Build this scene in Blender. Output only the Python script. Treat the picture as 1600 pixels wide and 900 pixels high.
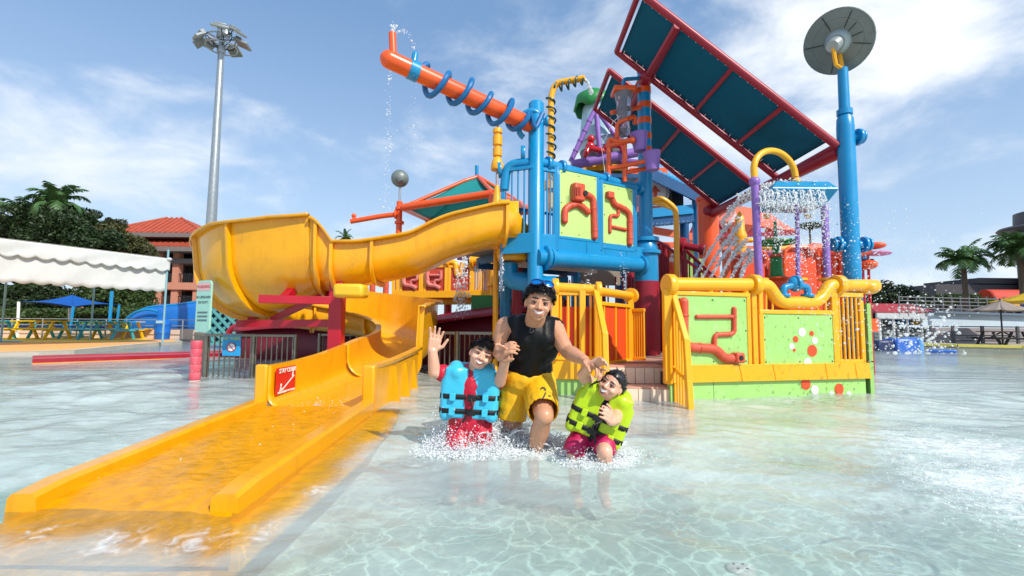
import bpy, bmesh, math, random
import numpy as np
from mathutils import Vector, Matrix, Euler, noise
random.seed(7); rng = np.random.default_rng(11)
scene = bpy.context.scene
for o in list(bpy.data.objects): bpy.data.objects.remove(o)

# ---------------------------------------------------------------- camera
F = 750.0                                   # focal length in photo pixels (1600 wide)
PITCH = math.atan(58/750); ROLL = math.radians(.52); CAM = Vector((0, 0, .9))
_f = Vector((0, math.cos(PITCH), math.sin(PITCH))); _u0 = Vector((0, -math.sin(PITCH), math.cos(PITCH))); _r0 = Vector((1, 0, 0))
_R = _r0*math.cos(ROLL) + _u0*math.sin(ROLL); _U = _u0*math.cos(ROLL) - _r0*math.sin(ROLL)
def V(px, py, Y):
    """world point at distance Y seen at a photo pixel (used to survey the place)"""
    d = _f + _R*((px-800)/F) + _U*((450-py)/F)
    return CAM + d*(Y/d.y)
def W(px, py, z=0.):
    d = _f + _R*((px-800)/F) + _U*((450-py)/F)
    return CAM + d*((z-CAM.z)/d.z)
cam = bpy.data.cameras.new('camera'); camo = bpy.data.objects.new('camera', cam); scene.collection.objects.link(camo)
cam.sensor_width = 36; cam.lens = 36*F/1600; cam.clip_start = .05; cam.clip_end = 3000
camo.matrix_world = Matrix.Translation(CAM) @ Matrix((( _R.x, _U.x, -_f.x), (_R.y, _U.y, -_f.y), (_R.z, _U.z, -_f.z))).to_4x4()
scene.camera = camo

# ---------------------------------------------------------------- sky, sun, exposure
SUN = Vector((.50, -.56, .66)).normalized()
world = bpy.data.worlds.new('World'); scene.world = world; world.use_nodes = True
def sky_nodes():
    nt = world.node_tree; N = nt.nodes; L = nt.links; N.clear()
    out = N.new('ShaderNodeOutputWorld'); bg = N.new('ShaderNodeBackground'); bg.inputs[1].default_value = .15
    sk = N.new('ShaderNodeTexSky'); sk.sky_type = 'NISHITA'; sk.sun_disc = False
    sk.sun_elevation = math.asin(SUN.z); sk.sun_rotation = math.atan2(SUN.x, SUN.y)
    sk.air_density = 1.0; sk.dust_density = .6; sk.ozone_density = 2.2; sk.altitude = 10
    tc = N.new('ShaderNodeTexCoord'); sp = N.new('ShaderNodeSeparateXYZ'); L.new(tc.outputs['Generated'], sp.inputs[0])
    def math_(op, a, b=None):
        m = N.new('ShaderNodeMath'); m.operation = op
        for i, v in enumerate((a, b)):
            if v is None: continue
            if isinstance(v, (int, float)): m.inputs[i].default_value = v
            else: L.new(v, m.inputs[i])
        return m.outputs[0]
    zz = math_('ADD', math_('MAXIMUM', sp.outputs[2], 0.), .55)
    cx = math_('DIVIDE', sp.outputs[0], zz); cy = math_('DIVIDE', sp.outputs[1], zz)
    cb = N.new('ShaderNodeCombineXYZ'); L.new(cx, cb.inputs[0]); L.new(cy, cb.inputs[1]); L.new(math_('MULTIPLY', sp.outputs[2], 1.6), cb.inputs[2])
    def noise_(scale, det, rough, dist, off):
        mp = N.new('ShaderNodeMapping'); mp.inputs['Location'].default_value = off; L.new(cb.outputs[0], mp.inputs[0])
        n = N.new('ShaderNodeTexNoise'); n.inputs['Scale'].default_value = scale; n.inputs['Detail'].default_value = det
        n.inputs['Roughness'].default_value = rough; n.inputs['Distortion'].default_value = dist
        L.new(mp.outputs[0], n.inputs[0]); return n.outputs[0]
    big = noise_(1.5, 3, .5, .3, (4.3, 1.7, .4)); fine = noise_(4.2, 12, .58, .25, (1.1, 7.3, 2.2))
    mix = math_('ADD', math_('MULTIPLY', big, .62), math_('MULTIPLY', fine, .46))
    mr = N.new('ShaderNodeMapRange'); mr.interpolation_type = 'SMOOTHSTEP'
    mr.inputs['From Min'].default_value = .52; mr.inputs['From Max'].default_value = .70; mr.inputs['To Max'].default_value = .88
    L.new(mix, mr.inputs['Value'])
    # thin veil of moisture that thickens towards the horizon all round
    hz = N.new('ShaderNodeMapRange'); hz.inputs['From Min'].default_value = .5; hz.inputs['From Max'].default_value = 0.; hz.inputs['To Min'].default_value = .55; hz.inputs['To Max'].default_value = .86
    L.new(sp.outputs[2], hz.inputs['Value'])
    m0 = N.new('ShaderNodeMixRGB'); L.new(hz.outputs[0], m0.inputs[0]); L.new(sk.outputs[0], m0.inputs[1]); vc = N.new('ShaderNodeMixRGB'); hh = N.new('ShaderNodeMapRange'); hh.inputs['From Min'].default_value = 0.; hh.inputs['From Max'].default_value = .55; L.new(sp.outputs[2], hh.inputs['Value']); L.new(hh.outputs[0], vc.inputs[0]); vc.inputs[1].default_value = (3.2, 4.0, 4.9, 1); vc.inputs[2].default_value = (1.15, 2.1, 3.6, 1); L.new(vc.outputs[0], m0.inputs[2])
    sh = noise_(1.6, 6, .55, .2, (8.1, 3.3, 1.0))
    sr = N.new('ShaderNodeMapRange'); sr.inputs['From Min'].default_value = .35; sr.inputs['From Max'].default_value = .7
    L.new(sh, sr.inputs['Value'])
    cc = N.new('ShaderNodeMixRGB'); L.new(sr.outputs[0], cc.inputs[0]); cc.inputs[1].default_value = (5.6, 5.75, 5.9, 1); cc.inputs[2].default_value = (4.0, 4.45, 5.0, 1)
    m1 = N.new('ShaderNodeMixRGB'); L.new(mr.outputs[0], m1.inputs[0]); L.new(m0.outputs[0], m1.inputs[1]); L.new(cc.outputs[0], m1.inputs[2])
    L.new(m1.outputs[0], bg.inputs[0]); L.new(bg.outputs[0], out.inputs[0])
sky_nodes()
sun = bpy.data.lights.new('sun', 'SUN'); sun.energy = 3.45; sun.angle = math.radians(.6); sun.color = (1, .95, .86)
suno = bpy.data.objects.new('sun', sun); scene.collection.objects.link(suno); suno.rotation_euler = SUN.to_track_quat('Z', 'Y').to_euler()
scene.view_settings.view_transform = 'Standard'; scene.view_settings.look = 'None'; scene.view_settings.exposure = 0.42; scene.view_settings.gamma = 1
scene.render.engine = 'CYCLES'
try:
    scene.cycles.use_denoising = True; scene.cycles.max_bounces = 8; scene.cycles.transparent_max_bounces = 16
    scene.cycles.caustics_reflective = False; scene.cycles.caustics_refractive = False
    scene.cycles.sample_clamp_indirect = 6
except Exception: pass

# ---------------------------------------------------------------- helpers
def lin(c):
    return tuple((x/255/12.92 if x/255 <= .04045 else ((x/255+.055)/1.055)**2.4) for x in c)
MATS = {}
def M(name, col=None, rough=.4, var=.08, scale=6., bump=.0, bscale=40., metal=0., coat=0., trans=0., dirt=None, streak=0., spec=.5, transl=0.):
    """procedural paint / plastic / cloth: colour broken by two noises, uneven gloss, optional grime with its own shape"""
    if name in MATS: return MATS[name]
    m = bpy.data.materials.new(name); MATS[name] = m; m.use_nodes = True
    nt = m.node_tree; N = nt.nodes; L = nt.links; b = N['Principled BSDF']
    c = lin(col)
    tc = N.new('ShaderNodeNewGeometry')
    n1 = N.new('ShaderNodeTexNoise'); n1.inputs['Scale'].default_value = scale; n1.inputs['Detail'].default_value = 6; n1.inputs['Roughness'].default_value = .62
    L.new(tc.outputs['Position'], n1.inputs['Vector'])
    ramp = N.new('ShaderNodeMapRange'); ramp.inputs['From Min'].default_value = .25; ramp.inputs['From Max'].default_value = .75
    ramp.inputs['To Min'].default_value = 1-var; ramp.inputs['To Max'].default_value = 1+var
    L.new(n1.outputs[0], ramp.inputs['Value'])
    vm = N.new('ShaderNodeVectorMath'); vm.operation = 'SCALE'; vm.inputs[0].default_value = c
    L.new(ramp.outputs[0], vm.inputs['Scale']); colout = vm.outputs[0]
    if dirt:
        mp = N.new('ShaderNodeMapping'); mp.inputs['Scale'].default_value = (7, 7, 1.2 if streak else 7); L.new(tc.outputs['Position'], mp.inputs[0])
        n2 = N.new('ShaderNodeTexNoise'); n2.inputs['Scale'].default_value = 1.3; n2.inputs['Detail'].default_value = 8; n2.inputs['Roughness'].default_value = .7
        L.new(mp.outputs[0], n2.inputs['Vector'])
        r2 = N.new('ShaderNodeMapRange'); r2.inputs['From Min'].default_value = .52; r2.inputs['From Max'].default_value = .78; r2.inputs['To Max'].default_value = dirt[1]
        L.new(n2.outputs[0], r2.inputs['Value'])
        mx = N.new('ShaderNodeMixRGB'); L.new(r2.outputs[0], mx.inputs[0]); L.new(colout, mx.inputs[1]); mx.inputs[2].default_value = (*lin(dirt[0]), 1); colout = mx.outputs[0]
    L.new(colout, b.inputs['Base Color'])
    rr = N.new('ShaderNodeMapRange'); rr.inputs['To Min'].default_value = max(.03, rough-.12); rr.inputs['To Max'].default_value = rough+.12
    L.new(n1.outputs[0], rr.inputs['Value']); L.new(rr.outputs[0], b.inputs['Roughness'])
    b.inputs['Metallic'].default_value = metal; b.inputs['Coat Weight'].default_value = coat; b.inputs['Coat Roughness'].default_value = .12
    b.inputs['Specular IOR Level'].default_value = spec
    if trans: b.inputs['Transmission Weight'].default_value = trans; b.inputs['IOR'].default_value = 1.33
    if bump:
        n3 = N.new('ShaderNodeTexNoise'); n3.inputs['Scale'].default_value = bscale; n3.inputs['Detail'].default_value = 5; L.new(tc.outputs['Position'], n3.inputs['Vector'])
        bp = N.new('ShaderNodeBump'); bp.inputs['Strength'].default_value = bump; bp.inputs['Distance'].default_value = .02
        L.new(n3.outputs[0], bp.inputs['Height']); L.new(bp.outputs[0], b.inputs['Normal'])
    if transl:
        out = N['Material Output']; tl = N.new('ShaderNodeBsdfTranslucent'); L.new(colout, tl.inputs[0])
        ms = N.new('ShaderNodeMixShader'); ms.inputs[0].default_value = transl; L.new(b.outputs[0], ms.inputs[1]); L.new(tl.outputs[0], ms.inputs[2]); L.new(ms.outputs[0], out.inputs[0])
    return m

ROOT = {}          # object -> world offset of the empty it hangs from
def tag(o, label=None, cat=None, group=None, kind=None):
    for k, v in (('label', label), ('category', cat), ('group', group), ('kind', kind)):
        if v: o[k] = v
    return o
def thing(name, loc, label, cat, group=None):
    o = bpy.data.objects.new(name, None); scene.collection.objects.link(o); o.location = Vector(loc); o.empty_display_size = .1
    ROOT[o] = Vector(loc); return tag(o, label, cat, group)
def link(name, me, parent=None, mat=None, matrix=None):
    o = bpy.data.objects.new(name, me); scene.collection.objects.link(o)
    off = Vector((0, 0, 0))
    if parent is not None:
        o.parent = parent; off = ROOT[parent]
    ROOT[o] = off
    if mat and not me.materials: me.materials.append(mat)
    mw = matrix if matrix is not None else Matrix.Identity(4)
    if parent is not None and parent.type == 'MESH':
        mw = parent.matrix_basis.inverted() @ Matrix.Translation(-off) @ mw
    else:
        mw = Matrix.Translation(-off) @ mw
    o.matrix_basis = mw
    return o
def basis(d):
    d = Vector(d).normalized(); a = Vector((0, 0, 1)) if abs(d.z) < .93 else Vector((1, 0, 0))
    x = d.cross(a).normalized(); return x, x.cross(d).normalized(), d
class MB:
    """collects shapes in world space; build() links them as one mesh object"""
    def __init__(s): s.v = []; s.f = []
    def add(s, vs, fs):
        o = len(s.v); s.v += [tuple(v) for v in vs]; s.f += [tuple(i+o for i in f) for f in fs]; return s
    def box(s, c, d, rot=None):
        c = Vector(c); vs = []
        for z in (-1, 1):
            for x, y in ((-1, -1), (1, -1), (1, 1), (-1, 1)):
                v = Vector((x*d[0]/2, y*d[1]/2, z*d[2]/2))
                if rot is not None: v = rot @ v
                vs.append(c+v)
        return s.add(vs, [(3, 2, 1, 0), (4, 5, 6, 7), (0, 1, 5, 4), (1, 2, 6, 5), (2, 3, 7, 6), (3, 0, 4, 7)])
    def bar(s, a, b, w, h=None, up=(0, 0, 1)):
        a = Vector(a); b = Vector(b); d = (b-a).normalized(); h = h or w; up = Vector(up)
        if abs(d.dot(up)) > .98: up = Vector((0, 1, 0))
        x = d.cross(up).normalized(); z = x.cross(d)
        vs = [p + x*(i*w/2) + z*(j*h/2) for p in (a, b) for i, j in ((-1, -1), (1, -1), (1, 1), (-1, 1))]
        return s.add(vs, [(0, 1, 2, 3), (7, 6, 5, 4), (0, 4, 5, 1), (1, 5, 6, 2), (2, 6, 7, 3), (3, 7, 4, 0)])
    def lathe(s, o, axis, prof, n=16):
        """prof: list of (distance along axis, radius)"""
        o = Vector(o); x, y, d = basis(axis); vs = []; fs = []
        for t, r in prof:
            for k in range(n):
                a = 2*math.pi*k/n; vs.append(o + d*t + (x*math.cos(a) + y*math.sin(a))*r)
        for i in range(len(prof)-1):
            for k in range(n):
                k2 = (k+1) % n; fs.append((i*n+k, i*n+k2, (i+1)*n+k2, (i+1)*n+k))
        fs.append(tuple(range(n-1, -1, -1))); fs.append(tuple((len(prof)-1)*n+k for k in range(n)))
        return s.add(vs, [f[::-1] for f in fs])
    def cyl(s, a, b, r, r2=None, n=14):
        a = Vector(a); b = Vector(b); return s.lathe(a, b-a, [(0, r), ((b-a).length, r2 if r2 is not None else r)], n)
    def ball(s, c, r, n=14, m=9, rot=None):
        r = (r, r, r) if isinstance(r, (int, float)) else r; c = Vector(c); vs = [c + (rot @ Vector((0, 0, -r[2])) if rot is not None else Vector((0, 0, -r[2])))]
        fs = []
        for i in range(1, m):
            ph = -math.pi/2 + math.pi*i/m
            for k in range(n):
                a = 2*math.pi*k/n; v = Vector((r[0]*math.cos(ph)*math.cos(a), r[1]*math.cos(ph)*math.sin(a), r[2]*math.sin(ph)))
                vs.append(c + (rot @ v if rot is not None else v))
        top = Vector((0, 0, r[2])); vs.append(c + (rot @ top if rot is not None else top))
        for k in range(n):
            k2 = (k+1) % n; fs.append((0, 1+k2, 1+k)); e = len(vs)-1; b = 1+(m-2)*n; fs.append((e, b+k, b+k2))
            for i in range(m-2): fs.append((1+i*n+k, 1+i*n+k2, 1+(i+1)*n+k2, 1+(i+1)*n+k))
        return s.add(vs, fs)
    def caps(s, a, b, ra, rb=None, n=14, m=5):
        a = Vector(a); b = Vector(b); rb = ra if rb is None else rb; l = (b-a).length
        if l < 1e-5: return s.ball(a, ra)
        pr = [(-ra*math.cos(math.pi/2*i/m), ra*max(.02, math.sin(math.pi/2*i/m))) for i in range(m+1)] + [(l+rb*math.sin(math.pi/2*i/m), rb*max(.02, math.cos(math.pi/2*i/m))) for i in range(m+1)]
        return s.lathe(a, b-a, pr, n)
    def tube(s, pts, r, n=10, closed=False):
        pts = [Vector(p) for p in pts]; m = len(pts); rs = r if isinstance(r, (list, tuple)) else [r]*m
        vs = []; fs = []; x = None
        for i, p in enumerate(pts):
            if closed: d = pts[(i+1) % m]-pts[i-1]
            else: d = pts[min(i+1, m-1)]-pts[max(i-1, 0)]
            d.normalize()
            if x is None: x = basis(d)[0]
            else: x = (x - d*x.dot(d)).normalized()
            y = d.cross(x)
            for k in range(n):
                a = 2*math.pi*k/n; vs.append(p + (x*math.cos(a)+y*math.sin(a))*rs[i])
        for i in range(m if closed else m-1):
            for k in range(n):
                k2 = (k+1) % n; i2 = (i+1) % m; fs.append((i*n+k, i*n+k2, i2*n+k2, i2*n+k))
        if not closed: fs += [tuple(range(n-1, -1, -1)), tuple((m-1)*n+k for k in range(n))]
        return s.add(vs, fs)
    def sheet(s, rows):
        m = len(rows[0]); vs = [p for r in rows for p in r]
        return s.add(vs, [(i*m+j, i*m+j+1, (i+1)*m+j+1, (i+1)*m+j) for i in range(len(rows)-1) for j in range(m-1)])
    def prism(s, pts, ext):
        n = len(pts); ext = Vector(ext); vs = [Vector(p) for p in pts] + [Vector(p)+ext for p in pts]
        return s.add(vs, [tuple(range(n)), tuple(range(2*n-1, n-1, -1))] + [(i, i+n, (i+1) % n+n, (i+1) % n) for i in range(n)])
    def mesh(s, name='m', smooth=None):
        me = bpy.data.meshes.new(name); me.from_pydata(s.v, [], s.f)
        bm = bmesh.new(); bm.from_mesh(me); bmesh.ops.recalc_face_normals(bm, faces=bm.faces); bm.to_mesh(me); bm.free()
        if smooth is not None:
            me.polygons.foreach_set('use_smooth', [True]*len(me.polygons))
            try: me.set_sharp_from_angle(angle=math.radians(smooth))
            except Exception: pass
        me.update(); return me
    def build(s, name, mat, parent=None, smooth=42, bevel=0, label=None, solid=0, offset=0):
        o = link(name, s.mesh(name, smooth), parent, mat)
        if solid: md = o.modifiers.new('s', 'SOLIDIFY'); md.thickness = solid; md.offset = offset; md.use_even_offset = False
        if bevel: md = o.modifiers.new('b', 'BEVEL'); md.width = bevel; md.segments = 2; md.limit_method = 'ANGLE'; md.angle_limit = math.radians(50)
        if label: o['label'] = label
        return o
_cache = {}
def unit(kind, mat, n=10):
    k = (kind, mat.name, n)
    if k not in _cache:
        b = MB()
        if kind == 'rod': b.cyl((0, 0, 0), (0, 0, 1), 1, n=n)
        elif kind == 'box': b.box((0, 0, 0), (1, 1, 1))
        me = b.mesh(kind, 42); me.materials.append(mat); _cache[k] = me
    return _cache[k]
def rod(name, a, b, r, mat, parent=None, n=10):
    """one round bar, sharing its mesh with all alike bars"""
    a = Vector(a); b = Vector(b); x, y, d = basis(b-a); l = (b-a).length
    mt = Matrix(((x.x*r, y.x*r, d.x*l, a.x), (x.y*r, y.y*r, d.y*l, a.y), (x.z*r, y.z*r, d.z*l, a.z), (0, 0, 0, 1)))
    return link(name, unit('rod', mat, n), parent, None, mt)
def block(name, c, d, mat, parent=None, rot=None):
    mt = Matrix.Translation(Vector(c)) @ (rot.to_4x4() if rot is not None else Matrix.Identity(4)) @ Matrix.Diagonal((*d, 1))
    return link(name, unit('box', mat), parent, None, mt)
def arc(c, u, v, r, a0, a1, n=12):
    c = Vector(c); u = Vector(u); v = Vector(v)
    return [c + u*(r*math.cos(a0+(a1-a0)*i/n)) + v*(r*math.sin(a0+(a1-a0)*i/n)) for i in range(n+1)]
def smoothpath(pts, n=8):
    P = [Vector(p) for p in pts]; P = [P[0]*2-P[1]] + P + [P[-1]*2-P[-2]]; out = []
    for i in range(1, len(P)-2):
        for k in range(n):
            t = k/n; a, b, c, d = P[i-1], P[i], P[i+1], P[i+2]
            out.append(.5*((2*b)+(c-a)*t+(2*a-5*b+4*c-d)*t*t+(3*b-a-3*c+d)*t**3))
    out.append(P[-2]); return out
def bendpipe(pts, rad, n=5):
    """polyline with rounded corners"""
    P = [Vector(p) for p in pts]; out = [P[0]]
    for i in range(1, len(P)-1):
        a = (P[i-1]-P[i]); b = (P[i+1]-P[i]); q = min(rad, a.length*.45, b.length*.45); A = P[i]+a.normalized()*q; B = P[i]+b.normalized()*q
        for k in range(n+1): t = k/n; out.append(A*(1-t)**2 + P[i]*2*t*(1-t) + B*t*t)
    out.append(P[-1]); return out
def flange(mb, c, axis, r, th=.05, n=16):
    axis = Vector(axis).normalized(); mb.lathe(Vector(c)-axis*th/2, axis, [(0, r*.96), (.006, r), (th-.006, r), (th, r*.96)], n); return mb
class Fr:
    """upright working plane from A to B: P(u, v, n) = along, up, out towards the left of travel"""
    def __init__(s, A, B, z=0): s.o = Vector((A[0], A[1], z)); d = Vector((B[0]-A[0], B[1]-A[1], 0)); s.len = d.length; s.u = d.normalized(); s.n = Vector((s.u.y, -s.u.x, 0))
    def __call__(s, u, v, n=0): return s.o + s.u*u + Vector((0, 0, v)) + s.n*n
    @property
    def rot(s): return Matrix(((s.u.x, -s.n.x, 0), (s.u.y, -s.n.y, 0), (0, 0, 1)))
def railing(parent, fr, u0, u1, v0, v1, nb, mat, rail=.025, bar=.011, name='railing', n=0.):
    r = MB().bar(fr(u0, v1, n), fr(u1, v1, n), rail*2).build(name, mat, parent, bevel=.006)
    MB().bar(fr(u0, v0, n), fr(u1, v0, n), rail*1.7).build('bottom_rail', mat, r, bevel=.006)
    for i in range(nb):
        u = u0 + (u1-u0)*(i+.5)/nb; rod('bar', fr(u, v0, n), fr(u, v1, n), bar, mat, r, 8)
    return r

# ---------------------------------------------------------------- palette
YEL = M('yellow_paint', (250, 176, 8), .38, .05, 3, coat=.25, dirt=((232, 178, 70), .5), streak=1)
SLIDE = M('yellow_fibreglass', (236, 166, 8), .30, .09, 2.2, bump=.05, bscale=9, coat=.35, dirt=((186, 116, 10), .5), streak=1)
BLUE = M('blue_paint', (0, 136, 190), .34, .06, 3, coat=.25, dirt=((70, 150, 184), .45), streak=1)
DBLUE = M('dark_blue_paint', (8, 78, 128), .4, .08, 3)
ORG = M('orange_paint', (236, 88, 22), .36, .07, 3, coat=.2, dirt=((190, 70, 30), .4), streak=1)
LIME = M('lime_board', (156, 204, 112), .45, .05, 2.5, dirt=((186, 216, 160), .55))
LIME2 = M('pale_lime_board', (184, 216, 126), .45, .04, 2.5, dirt=((206, 226, 160), .4))
TERRA = M('terracotta_plastic', (205, 78, 50), .45, .10, 5, dirt=((220, 140, 120), .4))
BRICK = M('vermilion_board', (226, 74, 26), .5, .06, 2.5, dirt=((200, 96, 60), .35))
PUR = M('purple_paint', (140, 104, 182), .4, .08, 4)
RED = M('crimson_paint', (176, 12, 38), .35, .08, 3, coat=.2)
DRED = M('maroon_paint', (150, 22, 44), .4, .1, 3, dirt=((120, 30, 44), .4))
CRIM = M('crimson_fibreglass', (156, 8, 36), .32, .12, 2, coat=.3, dirt=((170, 50, 70), .4))
GREEN = M('green_paint', (30, 130, 60), .4, .1, 4)
TEAL = M('teal_shade_cloth', (36, 160, 158), .85, .10, 30, bump=.15, bscale=160, transl=.35)
TEALU = M('petrol_shade_cloth', (0, 110, 134), .85, .06, 2.0, bump=.15, bscale=160, transl=.45)
PALEB = M('pale_blue_plastic', (168, 205, 214), .4, .06, 4)
STEEL = M('galvanised_steel', (168, 174, 176), .42, .10, 8, metal=.75)
STAIN = M('stainless_tube', (138, 132, 120), .3, .12, 10, metal=.8)
DKMET = M('dark_metal', (40, 40, 42), .5, .15, 8)
WHITE = M('white_paint', (236, 236, 232), .45, .04, 4)
BLACK = M('black_rubber', (16, 16, 18), .5, .2, 10)
CREAM = M('cream_riser', (226, 208, 186), .55, .06, 6, dirt=((190, 160, 130), .5))
PINK = M('pink_paint', (214, 84, 100), .5, .15, 8, dirt=((232, 170, 172), .7))
# ================================================================ setting: ground, pool, water
DZ = .10
edge = [W(x, y, .03) for x, y in ((-120, 558), (0, 555), (60, 553.5), (116, 551), (174, 545), (230, 539.5), (285, 536))]
POOL = [(-16, -14)] + [(p.x, p.y) for p in edge] + [(-19, 27), (-6, 30), (8, 30), (15, 27.5)]
POOL += [(p.x, p.y) for p in (W(1425, 541.5), W(1500, 544), W(1600, 546.5))] + [(40, 19.5), (44, -14)]
def ground():
    bm = bmesh.new(); S = 1500
    out = [bm.verts.new((x, y, DZ)) for x, y in ((-S, -60), (S, -60), (S, S), (-S, S))]
    inn = [bm.verts.new((x, y, DZ)) for x, y in POOL]
    es = [bm.edges.new((l[i], l[(i+1) % len(l)])) for l in (out, inn) for i in range(len(l))]
    bmesh.ops.triangle_fill(bm, use_beauty=True, edges=es)
    low = [bm.verts.new((x, y, -.42)) for x, y in POOL]
    for i in range(len(inn)): j = (i+1) % len(inn); bm.faces.new((inn[i], inn[j], low[j], low[i]))
    bmesh.ops.recalc_face_normals(bm, faces=bm.faces)
    me = bpy.data.meshes.new('ground'); bm.to_mesh(me); bm.free()
    tag(link('ground', me, None, M('concrete_ground', (176, 168, 156), .8, .12, .8, bump=.2, bscale=30, dirt=((120, 112, 100), .4))), kind='structure')
ground()
def floor_mat():
    m = M('pool_floor_paint', (216, 244, 234), .6, .04, 1.4, bump=.1, bscale=14, dirt=((226, 226, 208), .5)); return m
tag(MB().add([(-60, -16, -.40), (60, -16, -.40), (60, 40, -.40), (-60, 40, -.40)], [(0, 1, 2, 3)]).build('pool_floor', floor_mat()), kind='structure')

# foam sources on the surface: (x, y, radius, strength)
FOAM = []
for px, py, r, s in ((735, 690, .38, 1.), (800, 694, .40, .95), (925, 708, .34, .95), (850, 700, .25, .7), (700, 700, .2, .5), (1000, 720, .28, .3),
                     (1520, 700, .8, .55), (1580, 760, .6, .6), (1460, 720, .5, .35), (1420, 560, 1.6, .3), (1350, 620, .6, .3), (650, 720, .3, .25), (1560, 800, .5, .4), (1500, 640, .9, .3),
                     (60, 838, .12, .42), (180, 846, .16, .45), (300, 842, .16, .42), (400, 828, .13, .38), (470, 690, .2, .3), (530, 662, .16, .4), (500, 765, .12, .35), (1130, 622, .5, .3), (960, 622, .4, .3)):
    p = W(px, py); FOAM.append((p.x, p.y, r, s))
def water():
    xs = np.concatenate([np.linspace(-50, -7, 50), np.arange(-6.9, 7.0, .034), np.linspace(7, 50, 50)])
    ys = np.concatenate([np.linspace(-14, .6, 26)[:-1], np.arange(.6, 9.5, .034), 9.5+np.cumsum(np.linspace(.04, 1.1, 42))])
    ys = ys[ys < 34]; ys = np.append(ys, 36.)
    X, Y = np.meshgrid(xs, ys); Z = np.zeros_like(X)
    r = np.random.default_rng(5)
    for i in range(46):
        lam = .16*(1.085**i); k = 2*math.pi/lam; a = r.normal(1.2, .9); amp = .0032*lam**.85*(.5 if lam > 1.6 else 1)
        ph = r.uniform(0, 6.28); wx = X + .05*np.sin(1.7*Y+i) ; wy = Y + .06*np.sin(1.3*X+2*i)
        Z += amp*np.sin(k*(math.cos(a)*wx+math.sin(a)*wy)+ph)
    foam = np.zeros_like(X)
    for fx, fy, fr, fs in FOAM:
        d = ((X-fx)**2+(Y-fy)**2)/fr**2; foam = np.maximum(foam, fs*np.exp(-d))
        if fr < .6: Z += fs*.02*np.exp(-d)*np.sin(np.sqrt(d)*fr*38+fx*7)
    Z *= np.clip(1-(np.abs(X)-7)/6, .15, 1)
    # shallow water over the slide bed: calmer, and too thin to be cloudy
    def inside(x0, x1, y0, y1, s): return 1/(1+np.exp(-(X-x0)/s))/(1+np.exp((X-x1)/s))/(1+np.exp(-(Y-y0)/s))/(1+np.exp((Y-y1)/s))
    wob = .05*np.sin(7*X+1)+.03*np.sin(17*X)+.02*np.sin(31*X+Y*5); wob2 = .03*np.sin(5*Y)+.02*np.sin(13*Y+1)
    sh = 1-inside(-2.62, -1.06+wob2, 2.04+wob, 5.2, .03); Z *= .25+.75*(1-inside(-2.7, -1.0, 1.9, 5.3, .08))
    m = len(xs); n = len(ys); idx = np.arange(m*n).reshape(n, m)
    fa = np.stack([idx[:-1, :-1], idx[:-1, 1:], idx[1:, 1:], idx[1:, :-1]], -1).reshape(-1, 4)
    me = bpy.data.meshes.new('water'); me.vertices.add(m*n); me.vertices.foreach_set('co', np.stack([X, Y, Z], -1).ravel())
    me.loops.add(fa.size); me.loops.foreach_set('vertex_index', fa.ravel()); me.polygons.add(len(fa))
    me.polygons.foreach_set('loop_start', np.arange(0, fa.size, 4)); me.polygons.foreach_set('loop_total', np.full(len(fa), 4)); me.polygons.foreach_set('use_smooth', np.ones(len(fa), bool))
    at = me.attributes.new('foam', 'FLOAT', 'POINT'); at.data.foreach_set('value', foam.ravel().astype(np.float32))
    at = me.attributes.new('caustic_strength', 'FLOAT', 'POINT'); at.data.foreach_set('value', (.15+.85*sh).ravel().astype(np.float32))  # weakens the painted caustic web over the slide bed
    at = me.attributes.new('shallow', 'FLOAT', 'POINT'); at.data.foreach_set('value', ((.04+.96*sh)*(1-.72*inside(-.9, 2.8, .3, 2.4, .35))).ravel().astype(np.float32))
    me.update(calc_edges=True)
    mt = bpy.data.materials.new('pool_water'); mt.use_nodes = True; nt = mt.node_tree; N = nt.nodes; L = nt.links; N.clear()
    out = N.new('ShaderNodeOutputMaterial'); geo = N.new('ShaderNodeNewGeometry')
    def nz(scale, det, dist=0., sc=(1, 1, 1)):
        mp = N.new('ShaderNodeMapping'); mp.inputs['Scale'].default_value = sc; L.new(geo.outputs['Position'], mp.inputs[0])
        x = N.new('ShaderNodeTexNoise'); x.inputs['Scale'].default_value = scale; x.inputs['Detail'].default_value = det; x.inputs['Distortion'].default_value = dist
        L.new(mp.outputs[0], x.inputs['Vector']); return x
    n1 = nz(5, 6, .6, (1, 1.3, 1)); n2 = nz(17, 4, .5)
    ad = N.new('ShaderNodeMath'); ad.operation = 'MULTIPLY_ADD'; L.new(n2.outputs[0], ad.inputs[0]); ad.inputs[1].default_value = .35; L.new(n1.outputs[0], ad.inputs[2])
    bp = N.new('ShaderNodeBump'); bp.inputs['Strength'].default_value = .36; bp.inputs['Distance'].default_value = .05; L.new(ad.outputs[0], bp.inputs['Height'])
    # caustic web of light painted into the water's transmission colour, never above 1
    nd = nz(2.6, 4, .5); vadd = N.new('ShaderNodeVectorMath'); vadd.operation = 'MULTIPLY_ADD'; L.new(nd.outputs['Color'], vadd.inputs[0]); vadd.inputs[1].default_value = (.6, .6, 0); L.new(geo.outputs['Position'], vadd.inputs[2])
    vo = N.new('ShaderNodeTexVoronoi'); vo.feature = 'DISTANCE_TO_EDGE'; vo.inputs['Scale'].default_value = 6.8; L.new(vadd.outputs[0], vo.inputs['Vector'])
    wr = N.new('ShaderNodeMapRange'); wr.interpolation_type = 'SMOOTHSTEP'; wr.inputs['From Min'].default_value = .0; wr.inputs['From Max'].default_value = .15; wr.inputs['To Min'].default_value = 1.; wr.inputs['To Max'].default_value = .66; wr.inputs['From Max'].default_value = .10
    L.new(vo.outputs['Distance'], wr.inputs['Value'])
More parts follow.
